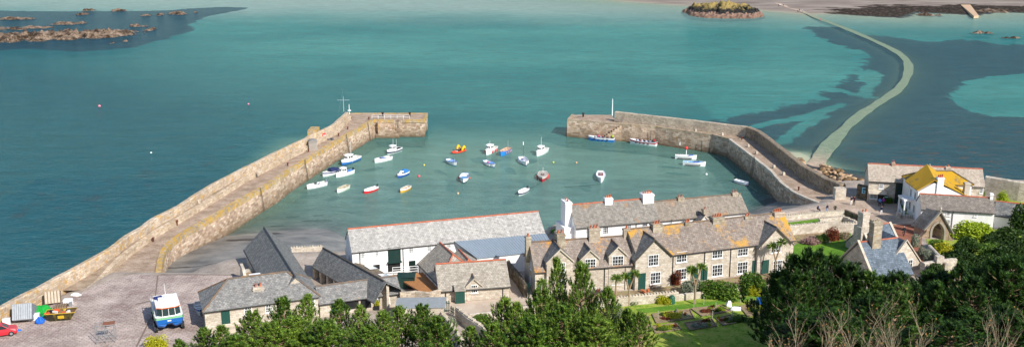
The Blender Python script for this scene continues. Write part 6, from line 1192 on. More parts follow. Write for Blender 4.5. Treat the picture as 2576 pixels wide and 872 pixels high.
# ------------------------------------------------------------ vegetation
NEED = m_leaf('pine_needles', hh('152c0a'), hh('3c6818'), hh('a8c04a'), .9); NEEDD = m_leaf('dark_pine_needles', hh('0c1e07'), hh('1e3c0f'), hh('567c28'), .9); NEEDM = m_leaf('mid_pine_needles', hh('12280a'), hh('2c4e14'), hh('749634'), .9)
BARK = m_plain('pine_bark', hh('a58a70'), .9, .25, 2); TWIG = m_plain('bare_twig', hh('9c8b72'), .8, .2, 2)
def fastmesh(name, V, T, mat):
    V = np.asarray(V, np.float32); T = np.asarray(T, np.int32); k = T.shape[1]; me = bpy.data.meshes.new(name); me.vertices.add(len(V)); me.vertices.foreach_set('co', V.ravel()); me.loops.add(T.size); me.loops.foreach_set('vertex_index', T.ravel())
    me.polygons.add(len(T)); me.polygons.foreach_set('loop_start', np.arange(0, T.size, k, dtype=np.int32)); me.update(calc_edges=True); me.materials.append(mat); return me
def tuft(rs, n=34, L=.72, nl=.36, wd=.045):
    t_ = rs.random(n); a = rs.random(n)*6.283; out = np.zeros((n, 3, 3)); el = np.radians(28+25*rs.random(n)); b = np.stack([np.zeros(n), np.zeros(n), t_*L], 1); d = np.stack([np.cos(a)*np.cos(el), np.sin(a)*np.cos(el), np.sin(el)], 1); s = np.stack([-np.sin(a), np.cos(a), np.zeros(n)], 1)*wd; ln = nl*(.7+.5*rs.random((n, 1)))
    out[:, 0] = b-s; out[:, 1] = b+s; out[:, 2] = b+d*ln; return out
def pine(seed, h=10, rad=3.0, first=.18, dens=1.0):
    r = random.Random(seed); rs = np.random.RandomState(seed); tb = MB(); bend = [(r.uniform(-.3, .3), r.uniform(-.3, .3)) for _ in range(4)]
    def trunk(t): return Vector((bend[0][0]*math.sin(t*3), bend[0][1]*math.sin(t*2.5+1), h*t))
    tb.tube([trunk(k/8) for k in range(9)], [.2*(1-k/8.6) for k in range(9)], 7); tf = [tuft(rs) for _ in range(6)]; parts = []
    nw = int(15*dens)
    for wv in range(nw):
        t = first+(1-first)*(wv/(nw-1))**.9; base = trunk(min(t, .98)); ln0 = rad*min(1.0, (1-t)*1.7+.10)*r.uniform(.7, 1.15); nb = 5 if t > .9 else 6
        for k in range(nb):
            az = k*6.283/nb+wv*2.4+r.uniform(-.3, .3); ln = ln0*r.uniform(.6, 1.15); pts = []; up0 = .25+.5*t
            for q in range(5): s = q/4; pts.append(base+Vector((math.cos(az)*ln*s, math.sin(az)*ln*s, ln*(up0*s*.5+.35*s*s))))
            tb.tube(pts, [.085*(1-q/5.5) for q in range(5)], 4, False); sub = []
            nt_ = max(3, int(ln*2.9*dens))
            for q in range(nt_):
                s = .3+.7*(q+1)/nt_; i = min(3, int(s*4)); f = s*4-i; p = pts[i].lerp(pts[i+1], f); side = r.uniform(-1, 1)*ln*.28*(1.15-s*.5); p = p+Vector((-math.sin(az)*side, math.cos(az)*side, abs(side)*.25+r.uniform(-.1, .1))); sub.append(p)
            sub.append(pts[-1])
            for p in sub:
                tl = r.uniform(0, .75); a2 = az+r.uniform(-.9, .9); ax = Vector((math.cos(a2)*tl, math.sin(a2)*tl, 1)).normalized(); e1 = ax.orthogonal().normalized(); e2 = ax.cross(e1); M3 = np.array([list(e1), list(e2), list(ax)]); parts.append(tf[r.randrange(6)] @ M3*r.uniform(.75, 1.25)+np.array(list(p)))
    V = np.concatenate(parts).reshape(-1, 3); T = np.arange(len(V)).reshape(-1, 3); return tb, V, T
PV = []
for sd, (h, rad, f, de) in enumerate([(10, 3.0, .15, 1.0), (10, 2.5, .1, .9), (10, 3.6, .2, 1.1), (10, 2.8, .25, .8), (10, 3.4, .08, 1.25)]):
    tb, V, T = pine(50+sd, h, rad, f, de); a = tb.build('trunk', BARK); am = a.data; bpy.data.objects.remove(a); PV.append((am, fastmesh('crown', V, T, NEED), fastmesh('crown', V, T, NEEDD), fastmesh('crown', V, T, NEEDM)))
def gz(x, y): return float(terr(np.array([float(x)]), np.array([float(y)]))[0][0])
def put_pine(px, py, D, var, label, group, dark=False, wide=1.0, name='pine_tree', hmin=3.0):
    v = (py-436)/FPX; ang = PIT+math.atan(v); zt = CAMZ-D*math.tan(ang); depth = D*math.cos(PIT)-(zt-CAMZ)*math.sin(PIT); X_ = (px-1288)/FPX*depth; g = gz(X_, D); hgt = max(hmin, zt-g+.3)/10.4
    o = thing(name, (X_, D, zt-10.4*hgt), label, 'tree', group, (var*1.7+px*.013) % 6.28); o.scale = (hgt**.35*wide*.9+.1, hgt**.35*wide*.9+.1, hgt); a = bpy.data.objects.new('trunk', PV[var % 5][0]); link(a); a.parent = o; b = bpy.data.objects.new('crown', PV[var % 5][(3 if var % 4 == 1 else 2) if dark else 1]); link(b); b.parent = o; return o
FP = [(773, 744, 92, 'pine right of the stable block window row', 1), (711, 751, 90, 'pine in front of the stable block chimney', 0), (634, 786, 88, 'pine below the left stable window', 2), (513, 826, 86, 'small pine at the left corner of the stable block', 3), (556, 820, 84, 'small pine beside the corner pine', 1), (854, 757, 92, 'slim pine in front of the dark shed opening', 3), (905, 770, 90, 'pine left of the small green sign', 1), (963, 786, 88, 'pine below the shed window', 0), (1005, 772, 92, 'slim pine at the right end of the open shed', 3), (1062, 770, 92, 'pine below the sagging yard wall', 2), (1100, 800, 86, 'broad low pine left of the coped garden wall', 4), (1184, 822, 86, 'small pine beyond the coped garden wall', 1), (1269, 753, 90, 'bright green pine below the stone outbuilding', 0), (1300, 765, 88, 'second pine below the stone outbuilding', 3), (1362, 730, 90, 'pine left of the tall twin pines', 2), (1402, 655, 93, 'tall slender pine left of its twin in front of the cottages', 1), (1463, 668, 91, 'tall broad pine right of its twin in front of the cottages', 0), (1529, 726, 89, 'pine right of the tall twin pines', 3), (1579, 778, 87, 'small pine at the left edge of the allotments', 1), (1610, 788, 85, 'smallest pine overlapping the allotment beds', 3), (590, 845, 80, 'pine low in the frame below the stable block', 4), (680, 815, 82, 'bushy pine low in the frame left of centre', 2), (820, 810, 82, 'bushy pine low in the frame under the shed', 4), (925, 825, 80, 'bushy pine low in the frame under the green sign', 2), (1330, 800, 82, 'bushy pine low in the frame below the courtyard', 4), (1420, 770, 84, 'dense pine filling the gap under the twin pines', 2), (1500, 800, 82, 'dense pine at the foot of the twin pines on the right', 4), (740, 800, 84, 'dense pine between the stable pines', 4), (1240, 815, 82, 'low pine left of the courtyard pines', 0), (450, 856, 82, 'small low pine beneath the amphibious craft', 1)]
for x, y, D, l, v in FP: put_pine(x, y, D, v, l, 'pines along the foot of the slope', wide=.85 if 'dense' in l or 'bushy' in l else (.62 if 'tall' in l and 'left of the' not in l else .7), hmin=4)
SK = [(1958, 690), (1995, 645), (2045, 636), (2095, 648), (2140, 668), (2190, 690), (2228, 700), (2262, 692), (2300, 715), (2340, 690), (2378, 690), (2420, 665), (2460, 680), (2500, 660), (2545, 650), (2590, 650)]
words = ['leftmost', 'second from the left', 'third from the left', 'fourth from the left', 'fifth from the left', 'sixth from the left', 'seventh from the left', 'eighth from the left', 'ninth from the left', 'tenth from the left', 'eleventh from the left', 'twelfth from the left', 'thirteenth from the left', 'fourteenth from the left', 'second from the right', 'rightmost']
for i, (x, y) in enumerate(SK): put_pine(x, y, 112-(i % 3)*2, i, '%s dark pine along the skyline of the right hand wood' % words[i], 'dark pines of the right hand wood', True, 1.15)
k_ = 0
for row, (D, y0, xs) in enumerate([(103, 728, range(2030, 2640, 80)), (95, 768, range(2015, 2640, 84)), (86, 812, range(2030, 2640, 88))]):
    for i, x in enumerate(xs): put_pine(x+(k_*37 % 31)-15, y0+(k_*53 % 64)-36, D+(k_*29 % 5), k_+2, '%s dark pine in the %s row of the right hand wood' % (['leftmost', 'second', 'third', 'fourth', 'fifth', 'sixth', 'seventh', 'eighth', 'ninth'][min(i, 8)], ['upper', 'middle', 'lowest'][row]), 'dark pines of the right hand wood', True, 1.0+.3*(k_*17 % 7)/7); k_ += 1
def leafball(seed, n=2600, lobes=13, ls=.075, flatz=.8):
    rs = np.random.RandomState(seed); c = rs.normal(size=(lobes, 3)); c /= np.linalg.norm(c, axis=1)[:, None]; c *= (.25+.4*rs.random((lobes, 1))); c[:, 2] = c[:, 2]*flatz+.45; rad = .28+.22*rs.random(lobes); k = rs.randint(0, lobes, n); d = rs.normal(size=(n, 3)); d /= np.linalg.norm(d, axis=1)[:, None]; p = c[k]+d*(rad[k]*(.75+.35*rs.random(n)))[:, None]; p = p[p[:, 2] > -.02]; n = len(p)
    a = rs.normal(size=(n, 3)); a /= np.linalg.norm(a, axis=1)[:, None]; b = np.cross(a, rs.normal(size=(n, 3))); b /= np.linalg.norm(b, axis=1)[:, None]; a *= ls*(.6+.8*rs.random((n, 1))); b *= ls*.55; V = np.stack([p-a, p-b*.9, p+a, p+b*.9], 1).reshape(-1, 3); return V, np.arange(len(V)).reshape(-1, 4)
BV = {}
LM = {'bright': m_leaf('bright_hedge_leaves', hh('3f5c10'), hh('84a01c'), hh('c2cc3a'), 1), 'mid': m_leaf('shrub_leaves', hh('1f3d10'), hh('436a1e'), hh('84983a'), 1), 'dark': m_leaf('evergreen_leaves', hh('0f2108'), hh('233f12'), hh('46601f'), 1), 'grey': m_leaf('grey_shrub_leaves', hh('5c6450'), hh('8b937c'), hh('b4b9a2'), 1), 'red': m_leaf('russet_leaves', hh('4a1f18'), hh('83402c'), hh('a6683a'), 1), 'pink': m_leaf('pink_flowering_leaves', hh('3d5a26'), hh('8a8a56'), hh('d890b0'), 1), 'yel': m_leaf('yellow_shrub_leaves', hh('6a7a14'), hh('aab01e'), hh('e0cc3c'), 1)}
def shrub(x, y, rw, hgt, kind, label, name='shrub', z=5.0, group=None, dep=None, cat='shrub'):
    kk = (kind, int(x+y) % 3)
    if kk not in BV: V, T = leafball(hash(kk[1])+len(BV), 4200 if rw > 60 else 2600); BV[kk] = fastmesh('foliage', V, T, LM[kind])
    p = P(x, y, z); r_ = rw/2/pxm(p); o = bpy.data.objects.new(name, BV[kk]); link(o); o.location = p; o.scale = (r_, (dep or min(r_, 2.2)), hgt/1.15); o.rotation_euler = (0, 0, (x % 7)*.1-.3); tag(o, label, cat, group); return o
SH = [(1806, 748, 118, 2.6, 'mid', 'long dense green hedge in front of the far cottages'), (1888, 735, 78, 3.2, 'mid', 'tall rounded green shrub near the right end of the cottages'), (1898, 742, 44, 1.6, 'yel', 'yellow shrub at the foot of the tall rounded shrub'), (1738, 742, 70, 2.4, 'grey', 'grey green bush between the terrace wall and the hedge'), (1700, 716, 34, 2.2, 'red', 'russet shrub by the cottage wall'), (1668, 762, 46, 1.3, 'yel', 'spiky yellow green clump left of the green water butt'), (1638, 722, 24, .9, 'red', 'dark red plant below the gabled cottage window'), (1950, 722, 40, 1.3, 'bright', 'low bright shrub at the right end of the terrace'), (2445, 600, 130, 3.1, 'bright', 'big bright yellow green hedge right of the gatehouse'), (2520, 632, 150, 3.6, 'dark', 'huge dark evergreen bush below the white wing'), (2425, 640, 90, 2.6, 'dark', 'dark evergreen left of the huge bush'), (2590, 590, 110, 5.4, 'dark', 'tall dark tree crown at the right frame edge'), (2470, 690, 130, 3.0, 'dark', 'dark bush in front of the huge evergreen'), (2303, 620, 30, 1.9, 'grey', 'largest silver bush beside the red path'), (2318, 643, 22, 1.4, 'grey', 'middle silver bush beside the red path'), (2334, 655, 30, 1.6, 'grey', 'lowest silver bush beside the terrace wall'), (2174, 570, 30, 1.8, 'mid', 'green shrub behind the tall lodge chimney'), (2093, 604, 50, 2.0, 'red', 'russet green shrub against the lawn wall'), (2040, 612, 60, 1.2, 'pink', 'pink flowering border at the left of the lower lawn'), (2122, 600, 40, 1.2, 'pink', 'pink flowering border at the right of the lower lawn'), (2065, 610, 44, 1.5, 'mid', 'green clump in the middle of the flower border'), (2355, 625, 50, 1.6, 'mid', 'leafy clump below the gothic arch'), (2374, 640, 60, 1.8, 'yel', 'yellow green clump beside the stone steps'), (2236, 511, 26, 1.3, 'mid', 'round bush beside the shop doorway'), (2461, 495, 28, 1.8, 'mid', 'round bush at the white house back door'), (2520, 512, 34, 2.4, 'bright', 'tall bright shrub by the sea wall'), (2528, 528, 24, 1.0, 'bright', 'small clipped shrub above the low outhouse'), (1590, 765, 30, .7, 'mid', 'small rosette plant at the foot of the terrace wall'), (1552, 800, 40, 2.0, 'grey', 'pale grey green bush at the left corner of the allotments'), (395, 880, 70, 2.0, 'yel', 'bright yellow green bush at the bottom edge below the amphibious craft'), (1880, 722, 30, 1.2, 'bright', 'low green plant at the hedge gap'), (1135, 815, 36, .9, 'grey', 'pale herb clump between the two garden walls'), (1210, 810, 50, 1.2, 'mid', 'green vegetable clump below the courtyard'), (2402, 668, 100, 2.6, 'dark', 'dark evergreen below the stone steps'), (2545, 668, 120, 3.6, 'dark', 'dark evergreen mass at the right edge above the pines'), (2350, 700, 70, 2.0, 'dark', 'dark bush hiding the foot of the arched wall'), (2490, 655, 90, 3.0, 'mid', 'mid green bush between the evergreens at the right'), (1860, 805, 60, .6, 'mid', 'leafy vegetable row in the right beds'), (1690, 795, 60, .5, 'yel', 'dry yellow plants in the large left bed'), (1775, 785, 34, .5, 'red', 'brown dying plants in the upper middle bed'), (1760, 822, 50, .5, 'grey', 'bluish cabbages in the lower middle bed'), (1670, 828, 40, .45, 'mid', 'low greens in the lower left bed'), (1900, 780, 40, .6, 'bright', 'bright greens in the far right bed')]
for x, y, w_, h_, kd, l in SH: shrub(x, y, w_, h_, kd, l)
rq = random.Random(77)
for i, b in enumerate(BEDS):
    for k in range(9):
        u, v_ = rq.random()*.8+.1, rq.random()*.7+.15; x = (b[0][0]*(1-u)+b[1][0]*u)*(1-v_)+(b[3][0]*(1-u)+b[2][0]*u)*v_; y = (b[0][1]*(1-u)+b[1][1]*u)*(1-v_)+(b[3][1]*(1-u)+b[2][1]*u)*v_
        kd = rq.choice(['mid', 'yel', 'grey', 'bright', 'red']); shrub(x, y, rq.uniform(9, 20), rq.uniform(.25, .6), kd, 'small %s vegetable plant growing in the %s allotment bed' % ({'mid': 'green', 'yel': 'yellow', 'grey': 'grey green', 'bright': 'bright green', 'red': 'russet'}[kd], ['large left', 'upper middle', 'lower left', 'lower middle', 'small right', 'far right', 'narrow leftmost'][i]), name='vegetable_plant', group='plants in the allotment beds', cat='plant')
for i in range(16): x = 1985+i*42; shrub(x, 905+(i % 3)*14, 120, 3.0, 'dark', 'dark undergrowth at the foot of the pine wood', name='undergrowth', z=11, group='undergrowth under the wood')
PALML = m_leaf('palm_leaves', hh('3c5a20'), hh('6c8a34'), hh('a0b060'))
def palm(x, y, h, heads, label, z=5.0):
    p = P(x, y, z); o = thing('cordyline_palm', p, label, 'palm tree', 'cordyline palms by the cottages'); r = random.Random(int(x)); m = MB(); tips = []
    for k in range(heads): a = k*2.4; q = p+Vector((math.cos(a)*.7*(heads > 1), math.sin(a)*.5*(heads > 1), h*(1-.12*k))); m.tube([p, p+Vector((0, 0, h*.5)), q], [.16, .13, .1], 6); tips.append(q)
    m.build('trunk', m_plain('palm_bark', hh('9a8468'), .9, .2), o)
    for q in tips:
        m = MB()
        for k in range(80):
            a = r.uniform(0, 6.283); el = r.uniform(-.5, 1.3); d = Vector((math.cos(a)*math.cos(el), math.sin(a)*math.cos(el), math.sin(el))); s = Vector((-math.sin(a), math.cos(a), 0))*.05; L = r.uniform(.8, 1.15); mid = q+d*L*.55; e = q+d*L+Vector((0, 0, -.22)); m.add([q-s*.4, q+s*.4, mid+s, e, mid-s], [(0, 1, 2, 3, 4)])
        m.build('leaf_head', PALML, o, uv=False)
palm(1581, 768, 4.6, 2, 'forked cordyline palm in front of the cottage door'); palm(1548, 772, 4.2, 1, 'single headed cordyline palm left of the forked one'); palm(1747, 764, 5.4, 2, 'tall forked cordyline palm before the far cottages'); palm(1737, 735, 3.4, 1, 'short cordyline palm against the far cottage wall'); palm(1948, 700, 5.6, 2, 'cordyline palm near the right end gable')
palm(1362, 765, 3.2, 1, 'small pale cordyline palm at the left cottage corner')
def baretree(px, py, D, seed, label, spread=1.0):
    v = (py-436)/FPX; zt = CAMZ-D*math.tan(PIT+math.atan(v)); depth = D*math.cos(PIT)-(zt-CAMZ)*math.sin(PIT); X_ = (px-1288)/FPX*depth; g = gz(X_, D)-.5; H_ = zt-g; r = random.Random(seed); m = MB(); lv = MB()
    def br(p, d, L, rad, lvl):
        n = 4; pts = [p]; q = p.copy(); dd = d.copy()
        for k in range(n): dd = (dd+Vector((r.uniform(-.12, .12), r.uniform(-.12, .12), .06))).normalized(); q = q+dd*L/n; pts.append(q.copy())
        m.tube(pts, [rad*(1-.6*k/n) for k in range(n+1)], 4 if lvl else 6, False)
        if lvl >= 3:
            if r.random() < .12: s = .06; lv.add([q+Vector((-s, 0, 0)), q+Vector((0, 0, -s)), q+Vector((s, .03, 0)), q+Vector((0, 0, s))], [(0, 1, 2, 3)])
            return
        for k in range(r.randint(3, 4)):
            i = r.randint(1, n); a = r.uniform(0, 6.283); s = pts[i]; nd = (dd+Vector((math.cos(a), math.sin(a), .1))*r.uniform(.35, .75)*spread).normalized(); br(s, nd, L*r.uniform(.45, .68), rad*.5, lvl+1)
    for k in range(2): br(Vector((X_+k*.3-.3, D, g)), Vector((r.uniform(-.25, .25), r.uniform(-.2, .2), 1)).normalized(), H_*.6, .06, 0)
    o = thing('bare_tree', (X_, D, g), label, 'bare tree', 'leafless trees at the bottom right'); m.build('branches', TWIG, o, uv=False)
    if lv.f: lv.build('last_leaves', paint('9a7040', .8), o, uv=False)
for i, (x, y, D, l) in enumerate([(2096, 765, 70, 'bare tree with forked pale limbs left of the tallest ones'), (2185, 742, 68, 'tallest bare tree with upright pale twigs in the middle of the wood edge'), (2274, 755, 70, 'bare tree right of the tallest one'), (2320, 775, 66, 'smaller bare tree with brown leaves right of centre'), (2541, 710, 66, 'tall bare tree at the far right edge'), (2020, 800, 66, 'low spreading bare bush at the left of the wood'), (1975, 835, 64, 'lowest leftmost bare bush by the grass bank'), (2480, 790, 64, 'thin bare tree left of the right edge'), (2150, 815, 60, 'low tangle of bare twigs under the tallest tree'), (2240, 820, 60, 'low twiggy bush with russet leaves at the bottom')]): baretree(x, y, D, 30+i, l)
# ------------------------------------------------------------ people on land
PE = [(2122, 481, 'stand', '1f8a4a', '20242c', 'person in green coat standing behind the east pier end pillar'), (2140.7, 516, 'hold', '20243c', 'e8e4dc', 'person in navy top and white trousers raising hands on the street'), (2148, 515.5, 'hold', '4a2028', '1c1c20', 'person in dark maroon top beside the one in white trousers'), (2212, 519.7, 'walk', '6a9ad0', '20243a', 'person in light blue jacket outside the shop'), (2221, 518.8, 'walk', 'a04898', '2c3a4a', 'person in purple jacket outside the shop'), (2216, 541, 'hold', '1c2440', 'f0ece6', 'person in navy jumper and white trousers alone in the street'), (2079.7, 536, 'stand', '2a2c4c', '7aa0c8', 'person in navy top and pale jeans by the beach wall'), (2099.8, 537.4, 'stand', '28382c', '242a2a', 'person in dark green clothes by the beach wall'), (2272.8, 593, 'walk', '1e1e22', '26262c', 'person in black with pale hat on the red path'), (1958, 17.5, 'stand', '3a4a60', '20242c', 'leftmost person at the far end of the causeway'), (1962, 17, 'stand', 'e0e0e4', '30343c', 'person in white at the far end of the causeway'), (1970, 17.5, 'stand', '20242c', '20242c', 'person in black at the far end of the causeway'), (2007, 32, 'walk', '5a3a4a', '242830', 'first walker coming down the causeway'), (2011, 29, 'walk', '2a3a5a', '242830', 'second walker close behind on the causeway'), (2018, 31, 'walk', 'a8b4c8', '3a4a60', 'walker in pale blue on the causeway'), (2065, 53, 'walk', 'd04860', 'c05058', 'walker in red paddling where the causeway drowns')]
for i, (x, y, ps, tp, tr_, l) in enumerate(PE): 
    z = 5.03 if y > 100 else (1.0 if y < 25 else .6); p = P(x, y, z) if y > 100 else P(x, y, CAUS[-1][2] if y < 22 else .35 if y < 40 else -.1); person(p, [0, .4, -.3, 2.8, 2.4, .1, .5, -.2, .2][i % 9], ps, tp, tr_, ['2a2018', 'c8c4bc', '7a5a3a'][i % 3] if 'hat' not in l else 'e8e0d0', l, seed=i)
p = P(2056.6, 531.8, 5.05); person(p, .6, 'sit', '22284a', '22242e', 'c09878', 'person in navy sitting on the beach wall with back turned', seed=2); p = P(783, 350, 5.6); person(p, 1.0, 'sit', '2a3040', '384860', '201c1a', 'person in dark clothes sitting on the west pier ledge by the hut', seed=1, sc=1.05)
# ------------------------------------------------------------ clutter in the yard
def crate(x, y, ax, lx, ly, lz, mat, label, name, cat, z=5.03, tilt=0, slats=0, smat=None):
    p = P(x, y, z); o = thing(name, p, label, cat, None, ax); o.rotation_euler = (tilt, 0, ax); m = MB(); m.box(-lx/2, lx/2, -ly/2, ly/2, 0, lz); m.build('body', mat, o, world=False)
    if slats:
        m = MB(); 
        for k in range(slats): u = -lx/2+lx*(k+.5)/slats; m.box(u-lx/slats*.33, u+lx/slats*.33, -ly/2-.05, -ly/2-.005, .05, lz-.05); m.box(u-lx/slats*.33, u+lx/slats*.33, -ly/2, ly/2, lz+.003, lz+.05)
        m.build('slats', smat or WOOD, o, world=False)
    return o
o = crate(62, 806, .25, 2.4, 2.8, 2.1, m_plain('grey_planks', hh('8b8f94'), .85, .2, 2), 'toppled grey plank shed lying against the west wall', 'toppled_shed', 'shed', tilt=R(-28), slats=9, smat=m_plain('silver_slats', hh('a6abb0'), .8, .15, 2)); door_at(o, Vector((-.2, -1.46, .1)), (1, 0, 0), (0, -1, 0), .8, 1.6, m_plain('shed_door_grey', hh('7d8084'), .8)); 
crate(134, 763, .35, 2.0, 1.2, 1.7, WOOD, 'slatted wooden crate leaning on the west wall', 'wooden_crate', 'crate', tilt=R(-25), slats=5, smat=m_plain('pale_slats', hh('c0b09c'), .8)); crate(40, 803, .5, 1.3, .9, .5, m_plain('brown_pallet', hh('8a6448'), .9), 'stack of brown pallets left of the toppled shed', 'pallet_stack', 'pallets', slats=5, smat=m_plain('pallet_slat', hh('a07a58'), .9)); crate(154, 772, .2, 1.6, 1.1, .35, m_plain('brown_pallet2', hh('6c5340'), .9), 'dark pallets behind the skip', 'pallet_stack', 'pallets', slats=5)
crate(87, 802, .3, 1.3, .9, .75, WHITE2, 'white box with a dark opening beside the blue bag', 'white_box', 'box'); crate(18, 822, .4, .9, .8, 1.2, WHITE2, 'old white fridge standing behind the red car', 'fridge', 'fridge', tilt=R(-12)); crate(172, 765, .1, 1.1, .8, .8, WHITE2, 'white plastic tub right of the dark pallets', 'plastic_tub', 'tub'); crate(178, 769, .1, .35, .35, .6, GALV, 'small grey bucket in front of the white tub', 'bucket', 'bucket')
def heap(x, y, lx, ly, h, mat, label, name, cat, seed=0, kind=None):
    p = P(x, y, 5.03); m = MB(); m.ball((0, 0, 0), 1, 1, 1, 22, 12); o = m.build(name, mat); 
    for v in o.data.vertices: c = v.co; c.z = max(0, c.z); n_ = noise.noise_vector(c*2.2+Vector((seed, 0, 0))); c += n_*.35; c.z = max(-.02, c.z); c.x *= lx/2; c.y *= ly/2; c.z *= h
    o.location = p; tag(o, label, cat); return o
heap(105, 786, 2.6, 2.2, 1.1, m_plain('green_net', hh('1f9a3c'), .9, .35, 6), 'heap of bright green fishing net', 'net_heap', 'fishing net', 1); heap(122, 792, 1.8, 1.6, .5, m_plain('green_net2', hh('1c8a4a'), .9, .35, 6), 'lower spill of green net towards the skip', 'net_heap', 'fishing net', 2); heap(101, 811, 1.2, 1.0, .85, m_plain('blue_bag', hh('2a6ad0'), .6, .25, 4), 'bulging bright blue bag near the skip', 'blue_bag', 'bag', 3); heap(40, 830, 1.4, .8, .12, m_plain('blue_sheet', hh('2f78d8'), .6, .2, 4), 'flat blue sheet beside the red car', 'blue_sheet', 'sheet', 4); heap(139, 762, .9, .6, .2, m_plain('blue_sheet2', hh('2a5ad0'), .6, .2, 4), 'small blue scrap below the slatted crate', 'blue_sheet', 'sheet', 6)
o = heap(190, 742, 1.6, .9, .35, WHITE, 'upturned white dinghy by the foot of the ledge', 'upturned_dinghy', 'dinghy', 40)
p = P(156, 800, 5.03); o = thing('skip', p, 'black and yellow rubbish skip full of orange and brown scrap', 'skip', None, R(12)); m = MB(); m.add([Vector(q) for q in [(-1.3, -.75, 0), (1.2, -.75, 0), (1.2, .75, 0), (-1.3, .75, 0), (-1.9, -.85, 1.05), (1.85, -.85, 1.05), (1.85, .85, 1.05), (-1.9, .85, 1.05)]], [(0, 1, 5, 4), (1, 2, 6, 5), (2, 3, 7, 6), (3, 0, 4, 7), (0, 3, 2, 1)]); m.build('bin', m_plain('skip_black', hh('2e2c22'), .6, .3, 3, hh('b0982c'), .6), o, world=False); m = MB(); m.tube([Vector(q) for q in [(-1.9, -.85, 1.05), (1.85, -.85, 1.05), (1.85, .85, 1.05), (-1.9, .85, 1.05), (-1.9, -.85, 1.05)]], .05, 5); m.box(-.3, .5, -.9, -.87, .35, .75); m.build('rim', paint('c8a428'), o, world=False); rr = random.Random(9)
m = MB(); m.add([Vector((-1.7, -.8, .85)), Vector((1.7, -.8, .85)), Vector((1.7, .8, .9)), Vector((-1.7, .8, .9))], [(0, 1, 2, 3)]); m.build('rubble', m_plain('rubble_brown', hh('70543c'), .9, .4, 4), o, world=False)
for k, (c, n_) in enumerate([('e05a2c', 5), ('d8d4cc', 3), ('8a6a4c', 5), ('c8a838', 2), ('2a2c30', 3)]):
    m = MB()
    for j in range(n_): x = rr.uniform(-1.4, 1.3)-(.6 if c == 'e05a2c' else 0); m.cbox((x, rr.uniform(-.5, .5), .88), (1, rr.uniform(-1, 1)), rr.uniform(.3, .8), rr.uniform(.15, .4), rr.uniform(.15, .4))
    m.build('scrap', paint(c, .8), o, world=False)
# red car at the left edge
p = P(2, 842, 5.03); o = thing('parked_car', p, 'red hatchback car parked at the left edge of the yard', 'car', None, R(25)); CR = paint('c8303c', .25, .06)
def carsec(x, zb, zt, w_, wt): return [Vector((x, -w_, zb)), Vector((x, -w_*1.03, (zb+zt)*.5)), Vector((x, -wt, zt)), Vector((x, wt, zt)), Vector((x, w_*1.03, (zb+zt)*.5)), Vector((x, w_, zb))]
secs = [carsec(-1.95, .4, .85, .75, .68), carsec(-1.8, .28, .95, .8, .72), carsec(-1.1, .25, 1.0, .83, .74), carsec(1.1, .25, .98, .83, .74), carsec(1.8, .28, .85, .8, .7), carsec(2.0, .4, .7, .72, .62)]; m = MB(); strip(m, [s[::-1] for s in secs]); m.add(secs[0], [tuple(range(6))]); m.add(secs[-1], [tuple(range(5, -1, -1))]); bd = m.build('body', CR, o, world=False)
m = MB(); top = [Vector((-1.5, -.6, 1.42)), Vector((.35, -.6, 1.42)), Vector((.35, .6, 1.42)), Vector((-1.5, .6, 1.42))]; bot = [Vector((-1.85, -.72, .97)), Vector((1.0, -.72, .97)), Vector((1.0, .72, .97)), Vector((-1.85, .72, .97))]; m.add(bot+top, [(0, 1, 5, 4), (1, 2, 6, 5), (2, 3, 7, 6), (3, 0, 4, 7)]); m.build('windows', GLASS, o, world=False); m = MB(); m.prism([t_+Vector((0, 0, .01)) for t_ in top], .05); 
for a, b in zip(bot, top): m.tube([a, b+Vector((0, 0, .02))], .05, 5)
m.build('roof', CR, o, world=False)
for x in (-1.25, 1.25):
    for y in (-.78, .78): m = MB(); m.tube([(x, y-.1, .32), (x, y+.1, .32)], .32, 12); wv_ = m.build('wheel', BLACK, o, world=False); MB().tube([(x, y-.12, .32), (x, y+.12, .32)], .18, 10).build('rim', GALV, wv_, world=False)
for y in (-.55, .55): MB().ball((1.93, y, .68), .08, .14, .08, 8, 5).build('headlight', paint('e8e8e0', .1), o, world=False); MB().box(-1.99, -1.9, y-.12, y+.12, .65, .82).build('tail_light', paint('a01818', .2), o, world=False)
# scaffold frame
p = P(268, 858, 5.03); o = thing('scaffold_tower', p, 'grey metal scaffold frame standing alone on the cobbles', 'scaffold', None, R(15))
for x in (-1.1, 0, 1.1):
    for y in (-.6, .6): MB().tube([(x, y, 0), (x, y, 2.5)], .045, 5).build('upright', GALV, o, world=False)
for y in (-.6, .6):
    for z in (.4, 1.1, 1.8, 2.4): MB().tube([(-1.15, y, z), (1.15, y, z)], .035, 4).build('cross_bar', GALV, o, world=False)
for x, y in ((-1.1, -.6), (0, -.6)): MB().tube([(x, y, .4), (x+1.1, y, 1.9)], .03, 4).build('brace', GALV, o, world=False)
m = MB(); m.box(-.2, 1.2, -.5, .5, 2.42, 2.48); m.build('board', m_plain('rust_board', hh('8a5a44'), .8), o, world=False)
boat('small white and blue dinghy parked behind the stable block corner', (503, 776), (501, 763), W_, '3f7ad0', L=3.6, B=1.5, fb=.6, group=None, name='dinghy'); bpy.context.scene.objects
for ob_ in scene.objects:
    if ob_.get('label', '').startswith('small white and blue dinghy parked'): ob_.location = P(502, 780, 5.1)
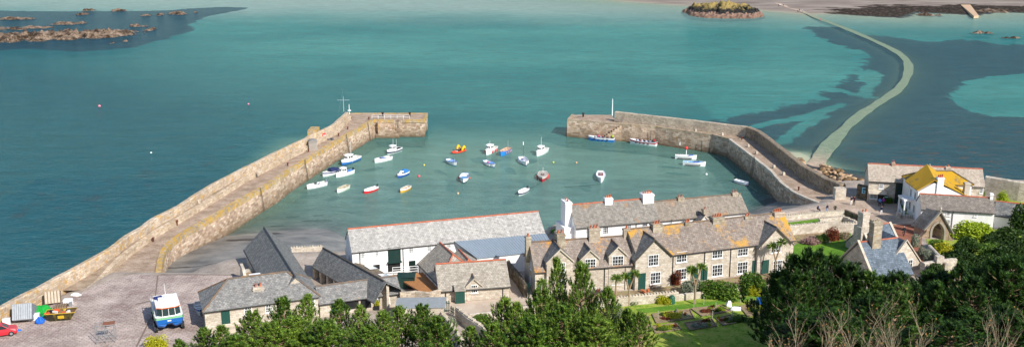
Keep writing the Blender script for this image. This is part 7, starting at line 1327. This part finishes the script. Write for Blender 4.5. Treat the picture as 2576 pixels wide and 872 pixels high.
# allotment details
crate(1913, 763, .2, .9, .9, .8, paint('1f5fc0', .5), 'blue water barrel at the top of the allotments', 'water_barrel', 'barrel'); 
p = P(1690, 762, 5.05); m = MB(); m.tube([p, p+Vector((0, 0, .9)), p+Vector((0, 0, 1.15)), p+Vector((0, 0, 1.2))], [.45, .42, .25, .1], 12); tag(m.build('water_butt', paint('1f5a44', .5)), 'dark green water butt beside the terrace wall', 'water butt')
p = P(1921, 800, 5.05); m = MB(); m.tube([p, p+Vector((0, 0, 1.0)), p+Vector((0, 0, 1.05))], [.4, .45, .2], 12); o = m.build('compost_bin', paint('2c3034', .7)); tag(o, 'black compost bin with pale green lid right of the beds', 'bin'); 
heap(1851, 778, 1.7, .9, .45, WHITE2, 'white fleece bundle lying in the allotments', 'fleece_bundle', 'bundle', 8); heap(1833, 771, .8, .5, .9, WHITE2, 'upright white sack beside the fleece bundle', 'white_sack', 'sack', 9); heap(1570, 852, 1.0, .7, .45, WHITE2, 'white bundle at the lower left of the allotments', 'fleece_bundle', 'bundle', 12)
for i, (x, y) in enumerate([(1745, 772), (1770, 765), (1800, 778), (1862, 760), (1885, 765), (1655, 800), (1792, 800), (1842, 800), (1716, 800), (1625, 815)]):
    m = MB(); p = P(x, y, 5.05); m.tube([p, p+Vector((0, 0, 1.1))], .045, 5); tag(m.build('garden_stake', paint('b8b4a4', .8)), 'short pale wooden stake standing among the allotment beds', 'stake', 'stakes in the allotments')
ah, bh = P(1236, 838, 5), P(1290, 828, 5)
for k in range(3): m = MB(); d_ = bh-ah; o_ = ah+Vector((0, -k*1.4, 0)); m.frame(o_, d_, (0, .5, 0), (0, 0, .35)); tag(m.build('slatted_frame', paint('c2d0b0', .8)), 'pale green slatted cold frame below the courtyard wall', 'cold frame', 'cold frames below the courtyard')
for i, (x, y, zt) in enumerate([(1600, 722, 0), (1615, 735, 0), (1622, 738, 0), (1630, 733, 0), (1505, 735, 0)]):
    m = MB(); p = P(x, y, 5.03); m.tube([p, p+Vector((0, 0, .45))], [.16, .24], 9); tag(m.build('flower_pot', POT), 'small terracotta pot on the ground by the cottage doors', 'flower pot', 'terracotta pots by the cottages')
p = P(948, 777, 5.03); o = thing('potted_shrub', p, 'clipped golden shrub in a black planter below the small green sign', 'potted shrub'); MB().box(p.x-.35, p.x+.35, p.y-.35, p.y+.35, 5.03, 5.6).build('planter', BLACK, o); s_o = shrub(948, 777, 16, 1.1, 'yel', 'x'); del s_o['label']; del s_o['category']; s_o.name = 'foliage'; s_o.parent = o; s_o.location = (0, 0, .5); s_o.rotation_euler = (0, 0, 0)
